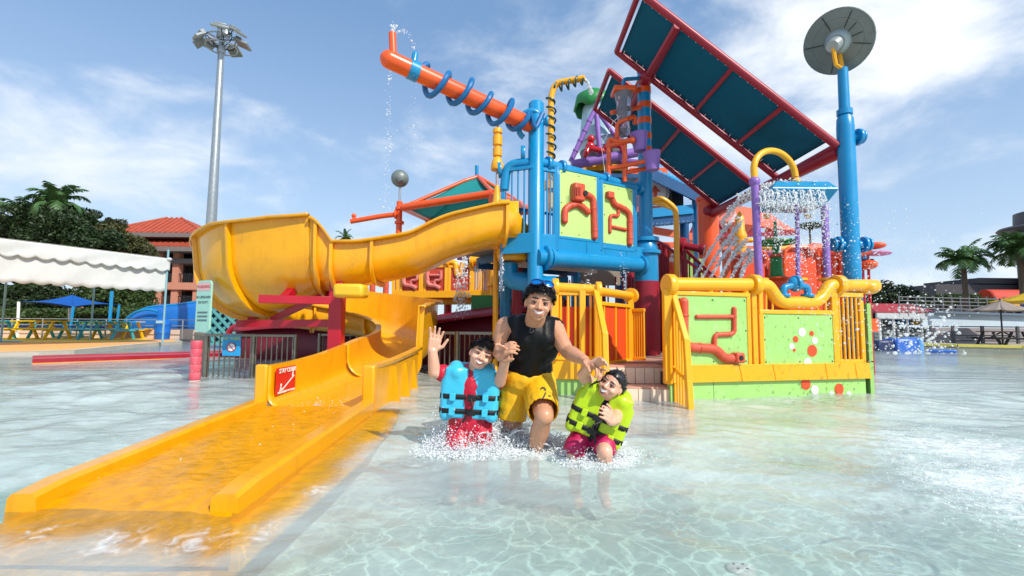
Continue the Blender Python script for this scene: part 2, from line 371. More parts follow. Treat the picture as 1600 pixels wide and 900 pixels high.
    caustic_tint = N.new('ShaderNodeVectorMath'); caustic_tint.operation = 'SCALE'; caustic_tint.inputs[0].default_value = (.96, 1., .99); ash = N.new('ShaderNodeAttribute'); ash.attribute_name = 'caustic_strength'; w1 = N.new('ShaderNodeMix'); L.new(ash.outputs['Fac'], w1.inputs[0]); w1.inputs[2].default_value = .97; L.new(wr.outputs[0], w1.inputs[3]); L.new(w1.outputs[0], caustic_tint.inputs['Scale'])
    tr = N.new('ShaderNodeBsdfTransparent'); L.new(caustic_tint.outputs[0], tr.inputs[0])
    gl = N.new('ShaderNodeBsdfGlossy'); gl.inputs['Roughness'].default_value = .04; L.new(bp.outputs[0], gl.inputs['Normal'])
    fr = N.new('ShaderNodeFresnel'); fr.inputs['IOR'].default_value = 1.2
    mk = N.new('ShaderNodeBsdfDiffuse'); mk.inputs[0].default_value = (.84, .94, .91, 1); L.new(bp.outputs[0], mk.inputs['Normal'])       # fine bubbles and stirred-up silt
    n4 = nz(1.1, 5, .4); mkf = N.new('ShaderNodeMapRange'); mkf.inputs['From Min'].default_value = .3; mkf.inputs['From Max'].default_value = .7; mkf.inputs['To Min'].default_value = .32; mkf.inputs['To Max'].default_value = .58; L.new(n4.outputs[0], mkf.inputs['Value']); asw = N.new('ShaderNodeAttribute'); asw.attribute_name = 'shallow'; mkm = N.new('ShaderNodeMath'); mkm.operation = 'MULTIPLY'; L.new(mkf.outputs[0], mkm.inputs[0]); L.new(asw.outputs['Fac'], mkm.inputs[1])
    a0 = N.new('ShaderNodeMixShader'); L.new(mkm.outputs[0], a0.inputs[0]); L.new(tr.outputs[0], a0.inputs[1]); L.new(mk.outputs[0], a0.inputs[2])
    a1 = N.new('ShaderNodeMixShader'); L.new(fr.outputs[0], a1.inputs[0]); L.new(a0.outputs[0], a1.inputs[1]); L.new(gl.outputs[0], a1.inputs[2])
    fo = N.new('ShaderNodeBsdfDiffuse'); fo.inputs[0].default_value = (.86, .89, .89, 1)
    att = N.new('ShaderNodeAttribute'); att.attribute_name = 'foam'
    n5 = nz(13, 8, 1.2, (1, 1, 1)); fm = N.new('ShaderNodeMath'); fm.operation = 'MULTIPLY_ADD'; L.new(n5.outputs[0], fm.inputs[0]); fm.inputs[1].default_value = 1.15; L.new(att.outputs['Fac'], fm.inputs[2])
    fr2 = N.new('ShaderNodeMapRange'); fr2.interpolation_type = 'SMOOTHSTEP'; fr2.inputs['From Min'].default_value = .80; fr2.inputs['From Max'].default_value = 1.35; fr2.inputs['To Max'].default_value = .75; L.new(fm.outputs[0], fr2.inputs['Value'])
    a2 = N.new('ShaderNodeMixShader'); L.new(fr2.outputs[0], a2.inputs[0]); L.new(a1.outputs[0], a2.inputs[1]); L.new(fo.outputs[0], a2.inputs[2]); L.new(a2.outputs[0], out.inputs[0])
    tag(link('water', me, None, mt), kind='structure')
water()

def sheet_poly(name, pts, z, mat):
    return tag(MB().add([(p[0], p[1], z) for p in pts], [tuple(range(len(pts)))]).build(name, mat, smooth=None), kind='structure')
DECK = M('tan_deck_coating', (236, 170, 96), .7, .08, 1.2, bump=.1, bscale=60, dirt=((220, 190, 120), .4))
ep = [(p.x, p.y) for p in edge]
inset = lambda d: [(x-d, y+d*.25) for x, y in ep]
q = inset(.22); sheet_poly('pool_coping', ep[1:] + q[1:][::-1], DZ+.005, M('coping_concrete', (206, 200, 186), .7, .1, 3))
sheet_poly('pool_deck', q + [(-19.5, 27), (-40, 27), (-40, 12)], DZ+.004, DECK)
yb = [W(x, y, DZ) for x, y in ((-100, 536), (20, 535), (130, 535), (230, 533), (230, 527.5), (-100, 527.5))]
sheet_poly('deck_stripe', [(p.x, p.y) for p in yb], DZ+.008, M('yellow_deck_coating', (240, 196, 70), .7, .07, 1.5))
bb = [W(x, y, DZ) for x, y in ((-60, 535.6), (30, 535), (36, 533.4), (-60, 533.2))]
sheet_poly('deck_patch', [(p.x, p.y) for p in bb], DZ+.012, M('blue_deck_coating', (40, 160, 180), .7, .07, 1.5))
# yellow pool kerb on the right
kb = MB(); kp = [W(1425, 541.5), W(1500, 544), W(1600, 546.5), Vector((40, 19.5, 0))]
for a, b in zip(kp, kp[1:]): kb.bar(Vector((a.x, a.y+.12, DZ+.03)), Vector((b.x, b.y+.12, DZ+.03)), .3, .12)
tag(kb.build('pool_kerb', M('yellow_kerb', (226, 206, 96), .6, .08, 3)), kind='structure')

# ================================================================ vegetation helpers
LEAF = M('leaf_dark', (46, 66, 32), .55, .35, .9, transl=.25)
LEAF2 = M('leaf_mid', (64, 86, 36), .55, .35, .9, transl=.25)
LEAF3 = M('leaf_dry', (80, 82, 42), .6, .3, .9, transl=.25)
PALM = M('palm_leaf', (78, 112, 62), .45, .3, .7, transl=.2)
BARK = M('bark', (92, 78, 62), .85, .25, 5, bump=.5, bscale=18)
def leaves(blobs, n, size, seed, name, mat, parent, clump=0):
    """leaf-sized faces through the volume of an uneven crown"""
    r = np.random.default_rng(seed)
    if clump:
        nb = []
        for b in blobs:
            for _ in range(clump):
                d = r.normal(size=3); d /= np.linalg.norm(d); d *= r.uniform(.3, .95)**.6; q = r.uniform(.22, .42); nb.append((b[0]+d[0]*b[3], b[1]+d[1]*b[4], b[2]+d[2]*b[5], b[3]*q, b[4]*q, b[5]*q*.8))
        blobs = nb
    w = np.array([b[3]*b[4]*b[5] for b in blobs])**.67; k = r.choice(len(blobs), n, p=w/w.sum()); B = np.array(blobs)
    d = r.normal(size=(n, 3)); d /= np.linalg.norm(d, axis=1)[:, None]; rad = r.uniform(.45, 1.06, n)**.5
    rad *= 1 + .16*np.sin(d[:, 0]*5+k)*np.sin(d[:, 1]*6+2*k)*np.sin(d[:, 2]*5+k)
    c = B[k, :3] + d*rad[:, None]*B[k, 3:6]
    nrm = d*.6 + r.normal(size=(n, 3))*.7 + np.array([0, 0, .35]); nrm /= np.linalg.norm(nrm, axis=1)[:, None]
    t = np.cross(nrm, r.normal(size=(n, 3))); t /= np.linalg.norm(t, axis=1)[:, None]; b = np.cross(nrm, t)
    s = size*r.uniform(.6, 1.4, (n, 1)); a = s*.5
    q = np.stack([c-t*s, c-b*a+nrm*a*.3, c+t*s, c+b*a+nrm*a*.3], 1).reshape(-1, 3)
    me = bpy.data.meshes.new(name); me.vertices.add(4*n); me.vertices.foreach_set('co', q.ravel()); me.loops.add(4*n); me.loops.foreach_set('vertex_index', np.arange(4*n))
    me.polygons.add(n); me.polygons.foreach_set('loop_start', np.arange(0, 4*n, 4)); me.polygons.foreach_set('loop_total', np.full(n, 4)); me.update(calc_edges=True)
    return link(name, me, parent, mat)
def tree(base, h, blobs, n, size, seed, mat, label, group):
    t = thing('broadleaf_tree', base, label, 'tree', group); base = Vector(base)
    tr = MB(); r = random.Random(seed)
    tr.tube(smoothpath([base, base+Vector((.1, 0, h*.25)), base+Vector((-.1, .1, h*.5))]), [.3-.012*i for i in range(17)], 8)
    for bl in blobs:
        c = Vector(bl[:3]); m = base.lerp(c, .55); m.z = max(m.z, base.z+h*.35)
        tr.tube(smoothpath([base+Vector((0, 0, h*.3)), m, c+Vector((0, 0, bl[5]*.2))], 4), [.16-.014*i for i in range(9)], 6)
    tr.build('trunk', BARK, t); leaves(blobs, int(n*1.9), size*.72, seed, 'crown', mat, t, 22)
def palm(base, h, nf, fl, seed, label, name='palm_tree', lean=0., drop=1., wid=1.):
    base = Vector(base); t = thing(name, base, label, 'palm tree', 'palm trees'); r = random.Random(seed)
    top = base+Vector((lean, 0, h))
    MB().tube(smoothpath([base, base.lerp(top, .5)+Vector((lean*.3, 0, 0)), top], 8), [.2-.003*i for i in range(17)], 9).build('trunk', BARK, t)
    for i in range(nf):
        az = 2*math.pi*(i/nf*2.4)+r.uniform(-.3, .3); el = math.radians(r.uniform(5, 80)) if i % 3 else math.radians(r.uniform(40, 88)); L = fl*r.uniform(.8, 1.1)
        hd = Vector((math.cos(az), math.sin(az), 0)); m = MB(); P = []; n = 14
        for k in range(n+1):
            s = k/n; bend = el - s*s*2.2*drop*(1.25-el/2)
            P.append((P[-1] + (hd*math.cos(bend)+Vector((0, 0, math.sin(bend))))*(L/n)) if P else top.copy())
        m.tube(P, [.03*(1-.8*k/n)+.004 for k in range(n+1)], 4)
        side = hd.cross(Vector((0, 0, 1)))
        for k in range(2, n+1):
            for sgn in (-1, 1):
                for j in (0, .5):
                    p = P[k] if j == 0 else (P[k]+P[k-1])*.5
                    d = (P[k]-P[k-1]).normalized(); ll = fl*.27*wid*math.sin(math.pi*min(.97, .12+.85*k/n))**.6*r.uniform(.8, 1.15)
                    q = p + side*sgn*ll*.8 + d*ll*.45 - Vector((0, 0, ll*r.uniform(.25, .6)*drop)); w = d*.035*fl/2
                    mid = (p+q)*.5+Vector((0, 0, ll*.08)); m.add([p-w, p+w, mid+w*1.2, q, mid-w*1.2], [(0, 1, 2, 4), (4, 2, 3)])
        m.build('frond', PALM, t)

# ---- left background wood, palms and hedge
def blobs_at(lst): return [(*V(px, py, Y), rx, ry, rz) for px, py, Y, rx, ry, rz in lst]
tree(W(150, 520, DZ), 8, blobs_at([(95, 372, 34, 3., 2.4, 1.9), (150, 370, 35, 2.6, 2.4, 1.9), (60, 355, 35, 2.4, 2.2, 1.8), (110, 345, 36, 2.4, 2, 1.3), (130, 400, 34, 3, 2.4, 1.8)]), 15000, .17, 1, LEAF, 'dark spreading tree rising behind the middle of the white marquee', 'trees behind the marquee')
tree(V(40, 500, 36), 8, blobs_at([(20, 365, 36, 2.6, 2.4, 2.1), (-20, 370, 36, 2.6, 2.4, 2.6), (40, 395, 35, 2.8, 2.3, 2.0), (-50, 400, 35, 2.8, 2.3, 2.4)]), 12000, .17, 2, LEAF2, 'green tree at the left picture edge below the palm', 'trees behind the marquee')
tree(V(200, 500, 37), 6, blobs_at([(192, 378, 37, 2.1, 2, 1.2), (205, 398, 36, 1.5, 1.8, 1.4), (175, 395, 36, 2.2, 2, 1.5), (178, 352, 37, .8, .8, .7), (168, 362, 37, 1.2, 1, .9)]), 9000, .16, 3, LEAF3, 'lower brownish tree reaching to the red-roofed building', 'trees behind the marquee')
tree(V(205, 505, 33), 3, blobs_at([(205, 475, 33, 1.5, 1.5, 1.6), (160, 478, 32, 2.2, 1.3, 1.3), (185, 452, 33, 1.8, 1.3, 1.2)]), 7000, .15, 4, LEAF2, 'low leafy tree under the right end of the marquee', 'trees behind the marquee')
tree(V(60, 505, 33), 3, blobs_at([(20, 470, 33, 2.0, 1.3, 1.6), (60, 468, 33, 2.2, 1.3, 1.5), (110, 470, 33, 2.4, 1.3, 1.5), (-30, 465, 33, 2.2, 1.3, 1.6)]), 11000, .15, 5, LEAF, 'dark shrubby tree seen under the marquee behind the blue sunshade', 'trees behind the marquee')
palm(V(72, 500, 34), 8.2, 24, 2.4, 21, 'feather palm rising above the trees behind the marquee', drop=1.1)
palm(V(28, 500, 35), 7.6, 20, 2.4, 22, 'lower feather palm at the left edge above the trees', drop=1.1)
palm(V(534, 520, 40), V(534, 374, 40).z-DZ, 12, 1.0, 23, 'small far palm peeping over the low edge of the yellow slide')
hd = thing('hedge', V(90, 500, 27), 'long clipped green hedge behind the picnic tables', 'hedge')
leaves([(*V(x, 492, 27), 1.3, .7, .36) for x in range(-90, 210, 24)], 14000, .10, 9, 'hedge_foliage', LEAF2, hd)
hb = MB(); a = V(-90, 494, 27.3); b = V(205, 494, 27.3); hb.bar(a, b, .9, .4); hb.build('hedge_core', LEAF, hd)
fl_ = thing('flower_bed', V(90, 507, 24), 'strip of low plants along the cream wall behind the tables', 'plants')
leaves([(*V(x, 507, 24.4), .5, .3, .16) for x in range(-40, 190, 12)], 6000, .07, 10, 'bed_foliage', M('leaf_bright', (104, 130, 62), .6, .4, 1.2), fl_)

# ================================================================ left background: wall, rail, tables, marquee, buildings
lw = thing('low_wall', V(150, 525, 23.2), 'low cream wall with blue top band behind the picnic tables', 'wall')
a = V(-90, 527, 23.4); b = V(310, 527, 23.4); a.z = b.z = 0
wb = MB(); wb.bar(a+Vector((0, 0, .32)), b+Vector((0, 0, .32)), .25, .5); wb.build('wall_body', M('cream_render', (212, 190, 172), .8, .08, 2), lw)
wb = MB(); wb.bar(a+Vector((0, -.02, .645)), V(182, 500, 23.4)*Vector((1, 1, 0))+Vector((0, -.02, .645)), .3, .14) if False else wb.bar(a+Vector((0, -.02, .645)), Vector((V(182, 500, 23.4).x, 23.38, .645)), .3, .14); wb.build('wall_cap', M('navy_cap', (24, 52, 110), .6, .1, 3), lw)
gr = thing('guard_rail', V(150, 520, 22.9), 'thin steel guard rail in front of the hedge', 'railing')
for k, px in enumerate((-30, 18, 66, 120, 165, 197, 244, 285, 320)):
    p = V(px, 515, 22.9); rod('post', (p.x, p.y, DZ), (p.x, p.y, 1.02), .03, STEEL, gr)
for z in (1.0, .72):
    rod('rail', (V(-80, 500, 22.9).x, 22.9, z), (V(322, 500, 22.9).x, 22.9, z), .022, STEEL, gr)

def picnic_table(name, c, L, mat, label, yaw=0., group='picnic tables on the deck', h=.8):
    c = Vector(c); t = thing(name, c, label, 'picnic table', group); R = Matrix.Rotation(yaw, 3, 'Z'); P = lambda x, y, z: c + R @ Vector((x, y, z))
    for k in range(4): block('tabletop_plank', P(0, -.27+.18*k, h-.02), (L, .165, .04), mat, t, R)
    for s in (-1, 1):
        for k in range(2): block('seat_plank', P(0, s*(.62+.16*k), h*.56), (L, .145, .04), mat, t, R)
    for e in (-1, 1):
        x = e*L*.36
        for s in (-1, 1): MB().bar(P(x, s*.62, 0), P(x, s*.24, h-.04), .10, .07, up=R @ Vector((1, 0, 0))).build('leg', mat, t)
        MB().bar(P(x+.06*e, -.78, h*.51), P(x+.06*e, .78, h*.51), .05, .09).build('seat_beam', mat, t)
        MB().bar(P(x-.05*e, 0, h*.53), P(x*.12, 0, h-.05), .05).build('brace', mat, t)
    return t
TY = M('yellow_table_paint', (234, 190, 20), .5, .08, 4); TC = M('turquoise_table_paint', (70, 176, 200), .5, .08, 4); TD = M('dark_timber', (34, 32, 32), .6, .2, 6)
def tb(px, Y): p = V(px, 520, Y); return (p.x, Y, DZ+.012)
picnic_table('picnic_table', tb(64, 21.), 2.05, TY, 'yellow picnic table nearest the pool edge under the marquee')
picnic_table('picnic_table', tb(88, 22.1), 1.9, TC, 'turquoise picnic table partly hidden behind the yellow one at left')
picnic_table('picnic_table', tb(167, 21.3), 2.0, TC, 'turquoise picnic table beside the blue bin')
picnic_table('picnic_table', tb(185, 22.4), 1.9, TY, 'yellow picnic table half hidden behind the turquoise one near the bin')
picnic_table('picnic_table', tb(-24, 20.7), 1.9, TC, 'turquoise picnic table cut off by the left picture edge')

def marquee():
    A = V(-70, 377, 13.2); B = V(264, 405, 18.2); fr = Fr(A, B); t = thing('marquee', (fr.o+fr.u*5), 'long white marquee with scalloped valance over the picnic tables', 'marquee')
    CLOTH = M('white_canvas', (222, 222, 218), .75, .04, 1.2, bump=.25, bscale=3, transl=.2, dirt=((188, 186, 176), .35))
    L = fr.len; zt = 3.30; n = int(L/.05)
    def curtain(name, z1, z0, off, scal, wl):
        rows = []
        for k in range(9):
            row = []
            for i in range(n+1):
                u = L*i/n; sc = scal*abs(math.sin(math.pi*u/wl)); zz = z1+(z0-sc-z1)*k/8
                f = .035*math.sin(u*2.3+k*.5)+.05*math.sin(u*.9-k*.25)*k/8 + .02*math.sin(u*6.1+k*.8)
                row.append(fr(u, zz, off+f*(.05+.6*k/8)))
            rows.append(row)
        MB().sheet(rows).build(name, CLOTH, t, smooth=60, solid=.006)
    curtain('valance', zt, zt-.42, .10, .10, .42); curtain('side_wall', zt-.05, zt-1.22, .0, .07, .42)
    # roof slopes up from both eaves to a ridge
    rows = [[fr(L*i/20, zt+.02+.22*k/6, .08-2.6*k/6) for i in range(21)] for k in range(7)] + [[fr(L*i/20, zt+.02+.22*(6-k)/6, -2.52-2.6*k/6) for i in range(21)] for k in range(1, 7)]
    MB().sheet(rows).build('roof', CLOTH, t, smooth=60, solid=.006)
    for u, n_ in ((L-.05, .02), (L-.05, -5.1), (L*.5, -5.1)):
        rod('pole', fr(u, DZ, n_), fr(u, zt+(.35 if n_ > -1 and u > L-1 else 0), n_), .035, M('pale_blue_steel', (126, 168, 176), .5, .1, 6), t)
    rod('eave_rod', fr(0, zt-.02, .07), fr(L, zt-.02, .07), .025, STEEL, t)
    MB().ball(fr(L-.05, zt-.02, .12), (.09, .09, .06)).build('corner_knot', CLOTH, t)
marquee()
def sunshade_small():
    c = V(110, 500, 24.6); t = thing('blue_sunshade', (c.x, c.y, DZ), 'bright blue pyramid sunshade on white posts behind the tables', 'sunshade')
    z0 = V(110, 477, 24.6).z; z1 = V(110, 461, 24.6).z; hw = 1.35; B1 = M('blue_canvas', (10, 92, 178), .7, .06, 2, transl=.2)
    cs = [Vector((c.x+x*hw, c.y+y*hw, z0+.10*x*y)) for x, y in ((-1, -1), (1, -1), (1, 1), (-1, 1))]; top = Vector((c.x, c.y, z1))
    m = MB()
    for i in range(4):
        a, b = cs[i], cs[(i+1) % 4]; rows = []
        for k in range(7):
            s = k/6; rows.append([a.lerp(b, j/8).lerp(top, s) - Vector((0, 0, .10*math.sin(math.pi*s)+.08*math.sin(math.pi*j/8)*(1-s)*-1)) for j in range(9)])
        m.sheet(rows)
    m.build('canopy', B1, t, smooth=50, solid=.02)
    for p, n in ((cs[0], 1), (cs[1], 0), (cs[2], 0), (cs[3], 1)):
        rod('post', (p.x+(.1 if p.x < c.x else -.1), p.y, DZ), (p.x+(.02 if p.x < c.x else -.02), p.y, p.z), .06, WHITE if n else BLUE, t)
sunshade_small()
bp_ = V(173, 480, 24); t = thing('blue_pole', (bp_.x, 24, DZ), 'slim blue pole standing right of the blue sunshade', 'pole')
rod('pole', (bp_.x, 24, DZ), (bp_.x, 24, V(173, 455, 24).z), .075, BLUE, t); block('foot', (bp_.x, 24, DZ+.03), (.3, .3, .06), BLUE, t)
def bin_():
    c = W(253, 530.5, DZ); t = thing('rubbish_bin', (c.x, c.y, DZ), 'blue drum rubbish bin at the end of the cream wall', 'bin'); B2 = M('blue_plastic', (14, 100, 190), .4, .1, 4)
    MB().lathe((c.x, c.y, DZ), (0, 0, 1), [(0, .27), (.02, .29), (.3, .3), (.32, .315), (.35, .3), (.62, .31), (.64, .33), (.68, .33)], 20).build('drum', B2, t)
    m = MB(); m.lathe((c.x, c.y, DZ+.68), (0, 0, 1), [(0, .31), (.12, .30), (.22, .24), (.28, .1), (.29, .02)], 20); m.build('lid', B2, t)
    block('flap', (c.x+.05, c.y-.28, DZ+.80), (.3, .06, .12), PALEB, t)
bin_()
def blue_flume():
    Y = 24.6; t = thing('blue_flume', V(250, 505, Y), 'broad blue water slide trough behind the bin and cage fence', 'water slide')
    B3 = M('blue_fibreglass', (14, 104, 186), .4, .12, 2, coat=.2)
    pts = [V(180, 512, 24.8), V(215, 512, 24.7), V(260, 512, 24.6), V(330, 512, 24.5), V(420, 512, 24.4)]
    rows = []; hs = [.7, 1.55, 1.75, 2.05, 2.2]
    for p, h in zip(pts, hs):
        p = Vector((p.x, p.y, .12)); rows.append([p+Vector((0, -.1, 0)), p+Vector((0, -.04, h*.4)), p+Vector((0, .1, h*.75)), p+Vector((0, .38, h*.95)), p+Vector((0, .7, h)), p+Vector((0, 1.3, h*.9))])
    R2 = []
    for j in range(6): R2.append(smoothpath([r[j] for r in rows], 6))
    MB().sheet(R2).build('trough', B3, t, smooth=60, solid=.05)
    # curled end and lips
    e = V(196, 512, 24.6); MB().tube(arc((e.x+1.2, e.y-.15, .12), (-1, 0, 0), (0, 0, 1), 1.4, 0, math.pi*.62, 14), .06).build('lip', BLUE, t)
    MB().tube([r_+Vector((0, -.02, .0)) for r_ in R2[3]], .05).build('rim', BLUE, t)
blue_flume()
def lattice():
    Y = 17.; a = V(325, 520, Y); b = V(486, 520, Y); z0 = .15; z1 = V(350, 462, Y).z
    t = thing('lattice_screen', ((a.x+b.x)/2, Y, DZ), 'teal lattice screen seen below the yellow slide bowl', 'screen'); T2 = M('teal_lattice', (84, 150, 150), .6, .15, 4)
    MB().bar((a.x, Y+.12, (z0+z1)/2), (b.x, Y+.12, (z0+z1)/2), .02, z1-z0).build('backing', M('dark_teal_back', (24, 66, 84), .7, .1, 3), t)
    fr = MB(); fr.bar((a.x, Y, z1), (b.x, Y, z1), .08); fr.bar((a.x, Y, z0), (b.x, Y, z0), .08); fr.bar((a.x, Y, z0), (a.x, Y, z1), .08); fr.bar((b.x, Y, z0), (b.x, Y, z1), .08); fr.build('frame', T2, t)
    H = z1-z0; Lx = b.x-a.x; st = .33; n = int((Lx+H)/st)
    for s in (1, -1):
        for i in range(n):
            u = -H + i*st + .05; pa = []; 
            u0, v0, u1, v1 = u, 0, u+H, H
            if u0 < 0: v0 = -u0; u0 = 0
            if u1 > Lx: v1 -= u1-Lx; u1 = Lx
            if v1-v0 < .1: continue
            if s < 0: u0, u1 = Lx-u0, Lx-u1
            MB().bar((a.x+u0, Y+.02*s, z0+v0), (a.x+u1, Y+.02*s, z0+v1), .10, .02, up=(0, 1, 0)).build('slat', T2, t)
lattice()

def red_roof_building():
    Y = 46; c = V(285, 505, Y); t = thing('red_roofed_building', (c.x, Y, DZ), 'pink three-storey block with two-tier red tiled roof and balconies', 'building')
    PK = M('salmon_render', (198, 134, 110), .8, .07, .7); GY = M('grey_fascia', (120, 112, 108), .7, .1, 1); DK = M('dark_recess', (44, 40, 42), .7, .2, .6); TILE = M('terracotta_tile', (172, 78, 54), .7, .16, 1.5, bump=.3, bscale=8)
    cxx = V(276, 420, Y+4.2).x; xl = cxx-6; xr = cxx+5.6; D = 8.4; H = V(275, 392, Y).z
    def lv(py): return V(285, py, Y).z
    MB().box(((xl+xr)/2, Y+D/2+2.2, H/2), (xr-xl-1.2, D, H)).build('core', DK, t)
    for py, h in ((447, 1.35), (484, 1.35), (519, 1.0), (408, .9)):
        MB().box(((xl+xr)/2, Y+1.2, lv(py)), (xr-xl, 2.6, h*.5)).build('floor_band', PK if py != 408 else GY, t)
    for px in (246, 272, 306, 328):
        x = V(px, 440, Y).x; MB().box((x, Y+.4, H/2-.1), (.62, .62, H-.2)).build('column', PK, t)
    for fl in (430, 465, 502):
        for x0, x1 in ((250, 270), (276, 304), (310, 326)):
            xa, xb = V(x0, fl, Y).x, V(x1, fl, Y).x; zz = lv(fl)
            r = MB().bar((xa, Y+.2, zz+.15), (xb, Y+.2, zz+.15), .07).build('balustrade', DKMET, t)
            for k in range(9): rod('baluster', (xa+(xb-xa)*(k+.5)/9, Y+.2, zz-.9), (xa+(xb-xa)*(k+.5)/9, Y+.2, zz+.15), .035, DKMET, r, 5)
            w = block('window', ((xa+xb)/2, Y+2.12, zz+.35), ((xb-xa)*.55, .1, 1.5), M('window_glass', (70, 84, 96), .15, .1, .5, spec=.8), t)
            MB().box(((xa+xb)/2, Y+2.06, zz+.35), (.08, .06, 1.5)).build('mullion', GY, w)
    def roof(zb, zt, ov, hx, dy, nm):
        cx = (xl+xr)/2; cy = Y+D/2; a = (xr-xl)/2+ov; b = D/2+ov
        v = [(cx-a, cy-b, zb), (cx+a, cy-b, zb), (cx+a, cy+b, zb), (cx-a, cy+b, zb), (cx-hx, cy-dy, zt), (cx+hx, cy-dy, zt), (cx+hx, cy+dy, zt), (cx-hx, cy+dy, zt)]
        r = MB().add(v, [(0, 1, 5, 4), (1, 2, 6, 5), (2, 3, 7, 6), (3, 0, 4, 7), (4, 5, 6, 7)]).build(nm, TILE, t, smooth=None)
        MB().box((cx, cy, zb-.22), (2*a, 2*b, .42)).build('fascia', GY, r)
        for i, j in ((0, 4), (1, 5)): rod('hip_ridge', v[i], v[j], .13, TILE, r, 8)
        n = int(2*a/.55)
        for k in range(1, n):      # pantile ribs of the front slope
            u = k/n; lo = Vector(v[0]).lerp(Vector(v[1]), u); hi = Vector(v[4]).lerp(Vector(v[5]), min(1, max(0, (lo.x-v[4][0])/max(.01, v[5][0]-v[4][0]))))
            hi.x = lo.x if v[4][0] < lo.x < v[5][0] else hi.x; 
            if not v[4][0] < lo.x < v[5][0]:
                s = (lo.x-v[0][0])/(v[4][0]-v[0][0]) if lo.x <= v[4][0] else (v[1][0]-lo.x)/(v[1][0]-v[5][0]); hi = Vector((lo.x, v[0][1]+(v[4][1]-v[0][1])*s, zb+(zt-zb)*s))
            rod('tile_rib', lo+Vector((0, -.02, .05)), hi+Vector((0, 0, .05)), .07, TILE, r, 5)
    roof(lv(388), lv(369), 1.1, (xr-xl)/2-1.8, D/2-2.5, 'lower_roof')
    cx = (xl+xr)/2; MB().box((cx, Y+D/2, lv(366)), (xr-xl-4.2, D-4.2, 1.9)).build('clerestory', DK, t)
    roof(lv(362), V(276, 342, Y+4.2).z, -.5, .7, .5, 'upper_roof')
red_roof_building()

def lamp_mast():
    Y = 20.; a = V(325, 360, Y); top = V(346.5, 66, Y); x = top.x
    t = thing('floodlight_mast', (x, Y, DZ), 'tall grey floodlight mast behind the yellow slide bowl', 'floodlight mast')
    MB().lathe((x, Y, DZ), (0, 0, 1), [(0, .24), (4, .21), (4.02, .215), (8, .17), (top.z-DZ, .12)], 16).build('mast', STEEL, t)
    MB().lathe((x, Y, top.z-.5), (0, 0, 1), [(0, .16), (.03, .17), (.3, .17), (.33, .13)], 12).build('collar', STEEL, t)
    GL = M('lamp_glass', (120, 126, 120), .2, .1, 4); CS = M('lamp_case', (150, 156, 156), .45, .12, 5, metal=.4)
    m = MB(); 
    for z in (.1, -.25): m.tube([Vector((x+.62*math.cos(q), Y+.62*math.sin(q), top.z+z)) for q in np.linspace(0, 6.283, 17)[:-1]], .03, 6, True)
    for q in np.linspace(0, 6.283, 7)[:-1]: m.bar((x, Y, top.z+.1), (x+.62*math.cos(q), Y+.62*math.sin(q), top.z+.1), .05)
    m.build('head_frame', STEEL, t)
    MB().add([(x-.12, Y-.2, top.z+.1), (x-.05, Y-.2, top.z+.72), (x+.5, Y-.2, top.z+.3), (x+.45, Y-.2, top.z+.05)], [(0, 1, 2, 3)]).build('gusset', STEEL, t, solid=.05)
    for az, dz, tl, sc in ((-.35, .3, .45, 1.), (.15, .0, .38, 1.), (-1.1, .22, .4, 1.1), (2.7, .15, .5, .8), (3.4, -.15, .7, .8), (4.0, -.1, .7, .8), (1.5, .1, .5, .9)):
        d = Vector((math.cos(az), math.sin(az), 0)); c = Vector((x, Y, top.z+dz)) + d*.85
        R = Matrix.Rotation(az, 3, 'Z') @ Matrix.Rotation(tl, 3, 'Y')
        l = MB(); l.box(c, (.58*sc, .62*sc, .10), R); l.box(c+R @ Vector((-.18, 0, .1)), (.24*sc, .4*sc, .14), R); lo = l.build('floodlight', CS, t, bevel=.02)
        MB().box(c+R @ Vector((.02, 0, -.055)), (.52*sc, .56*sc, .02), R).build('lens', GL, lo)
        MB().tube(smoothpath([c+R @ Vector((-.3, 0, -.05)), c+R @ Vector((-.3, .1, -.4)), Vector((x, Y, top.z-.3))], 6), .02, 6).build('cable', BLACK, lo)
lamp_mast()

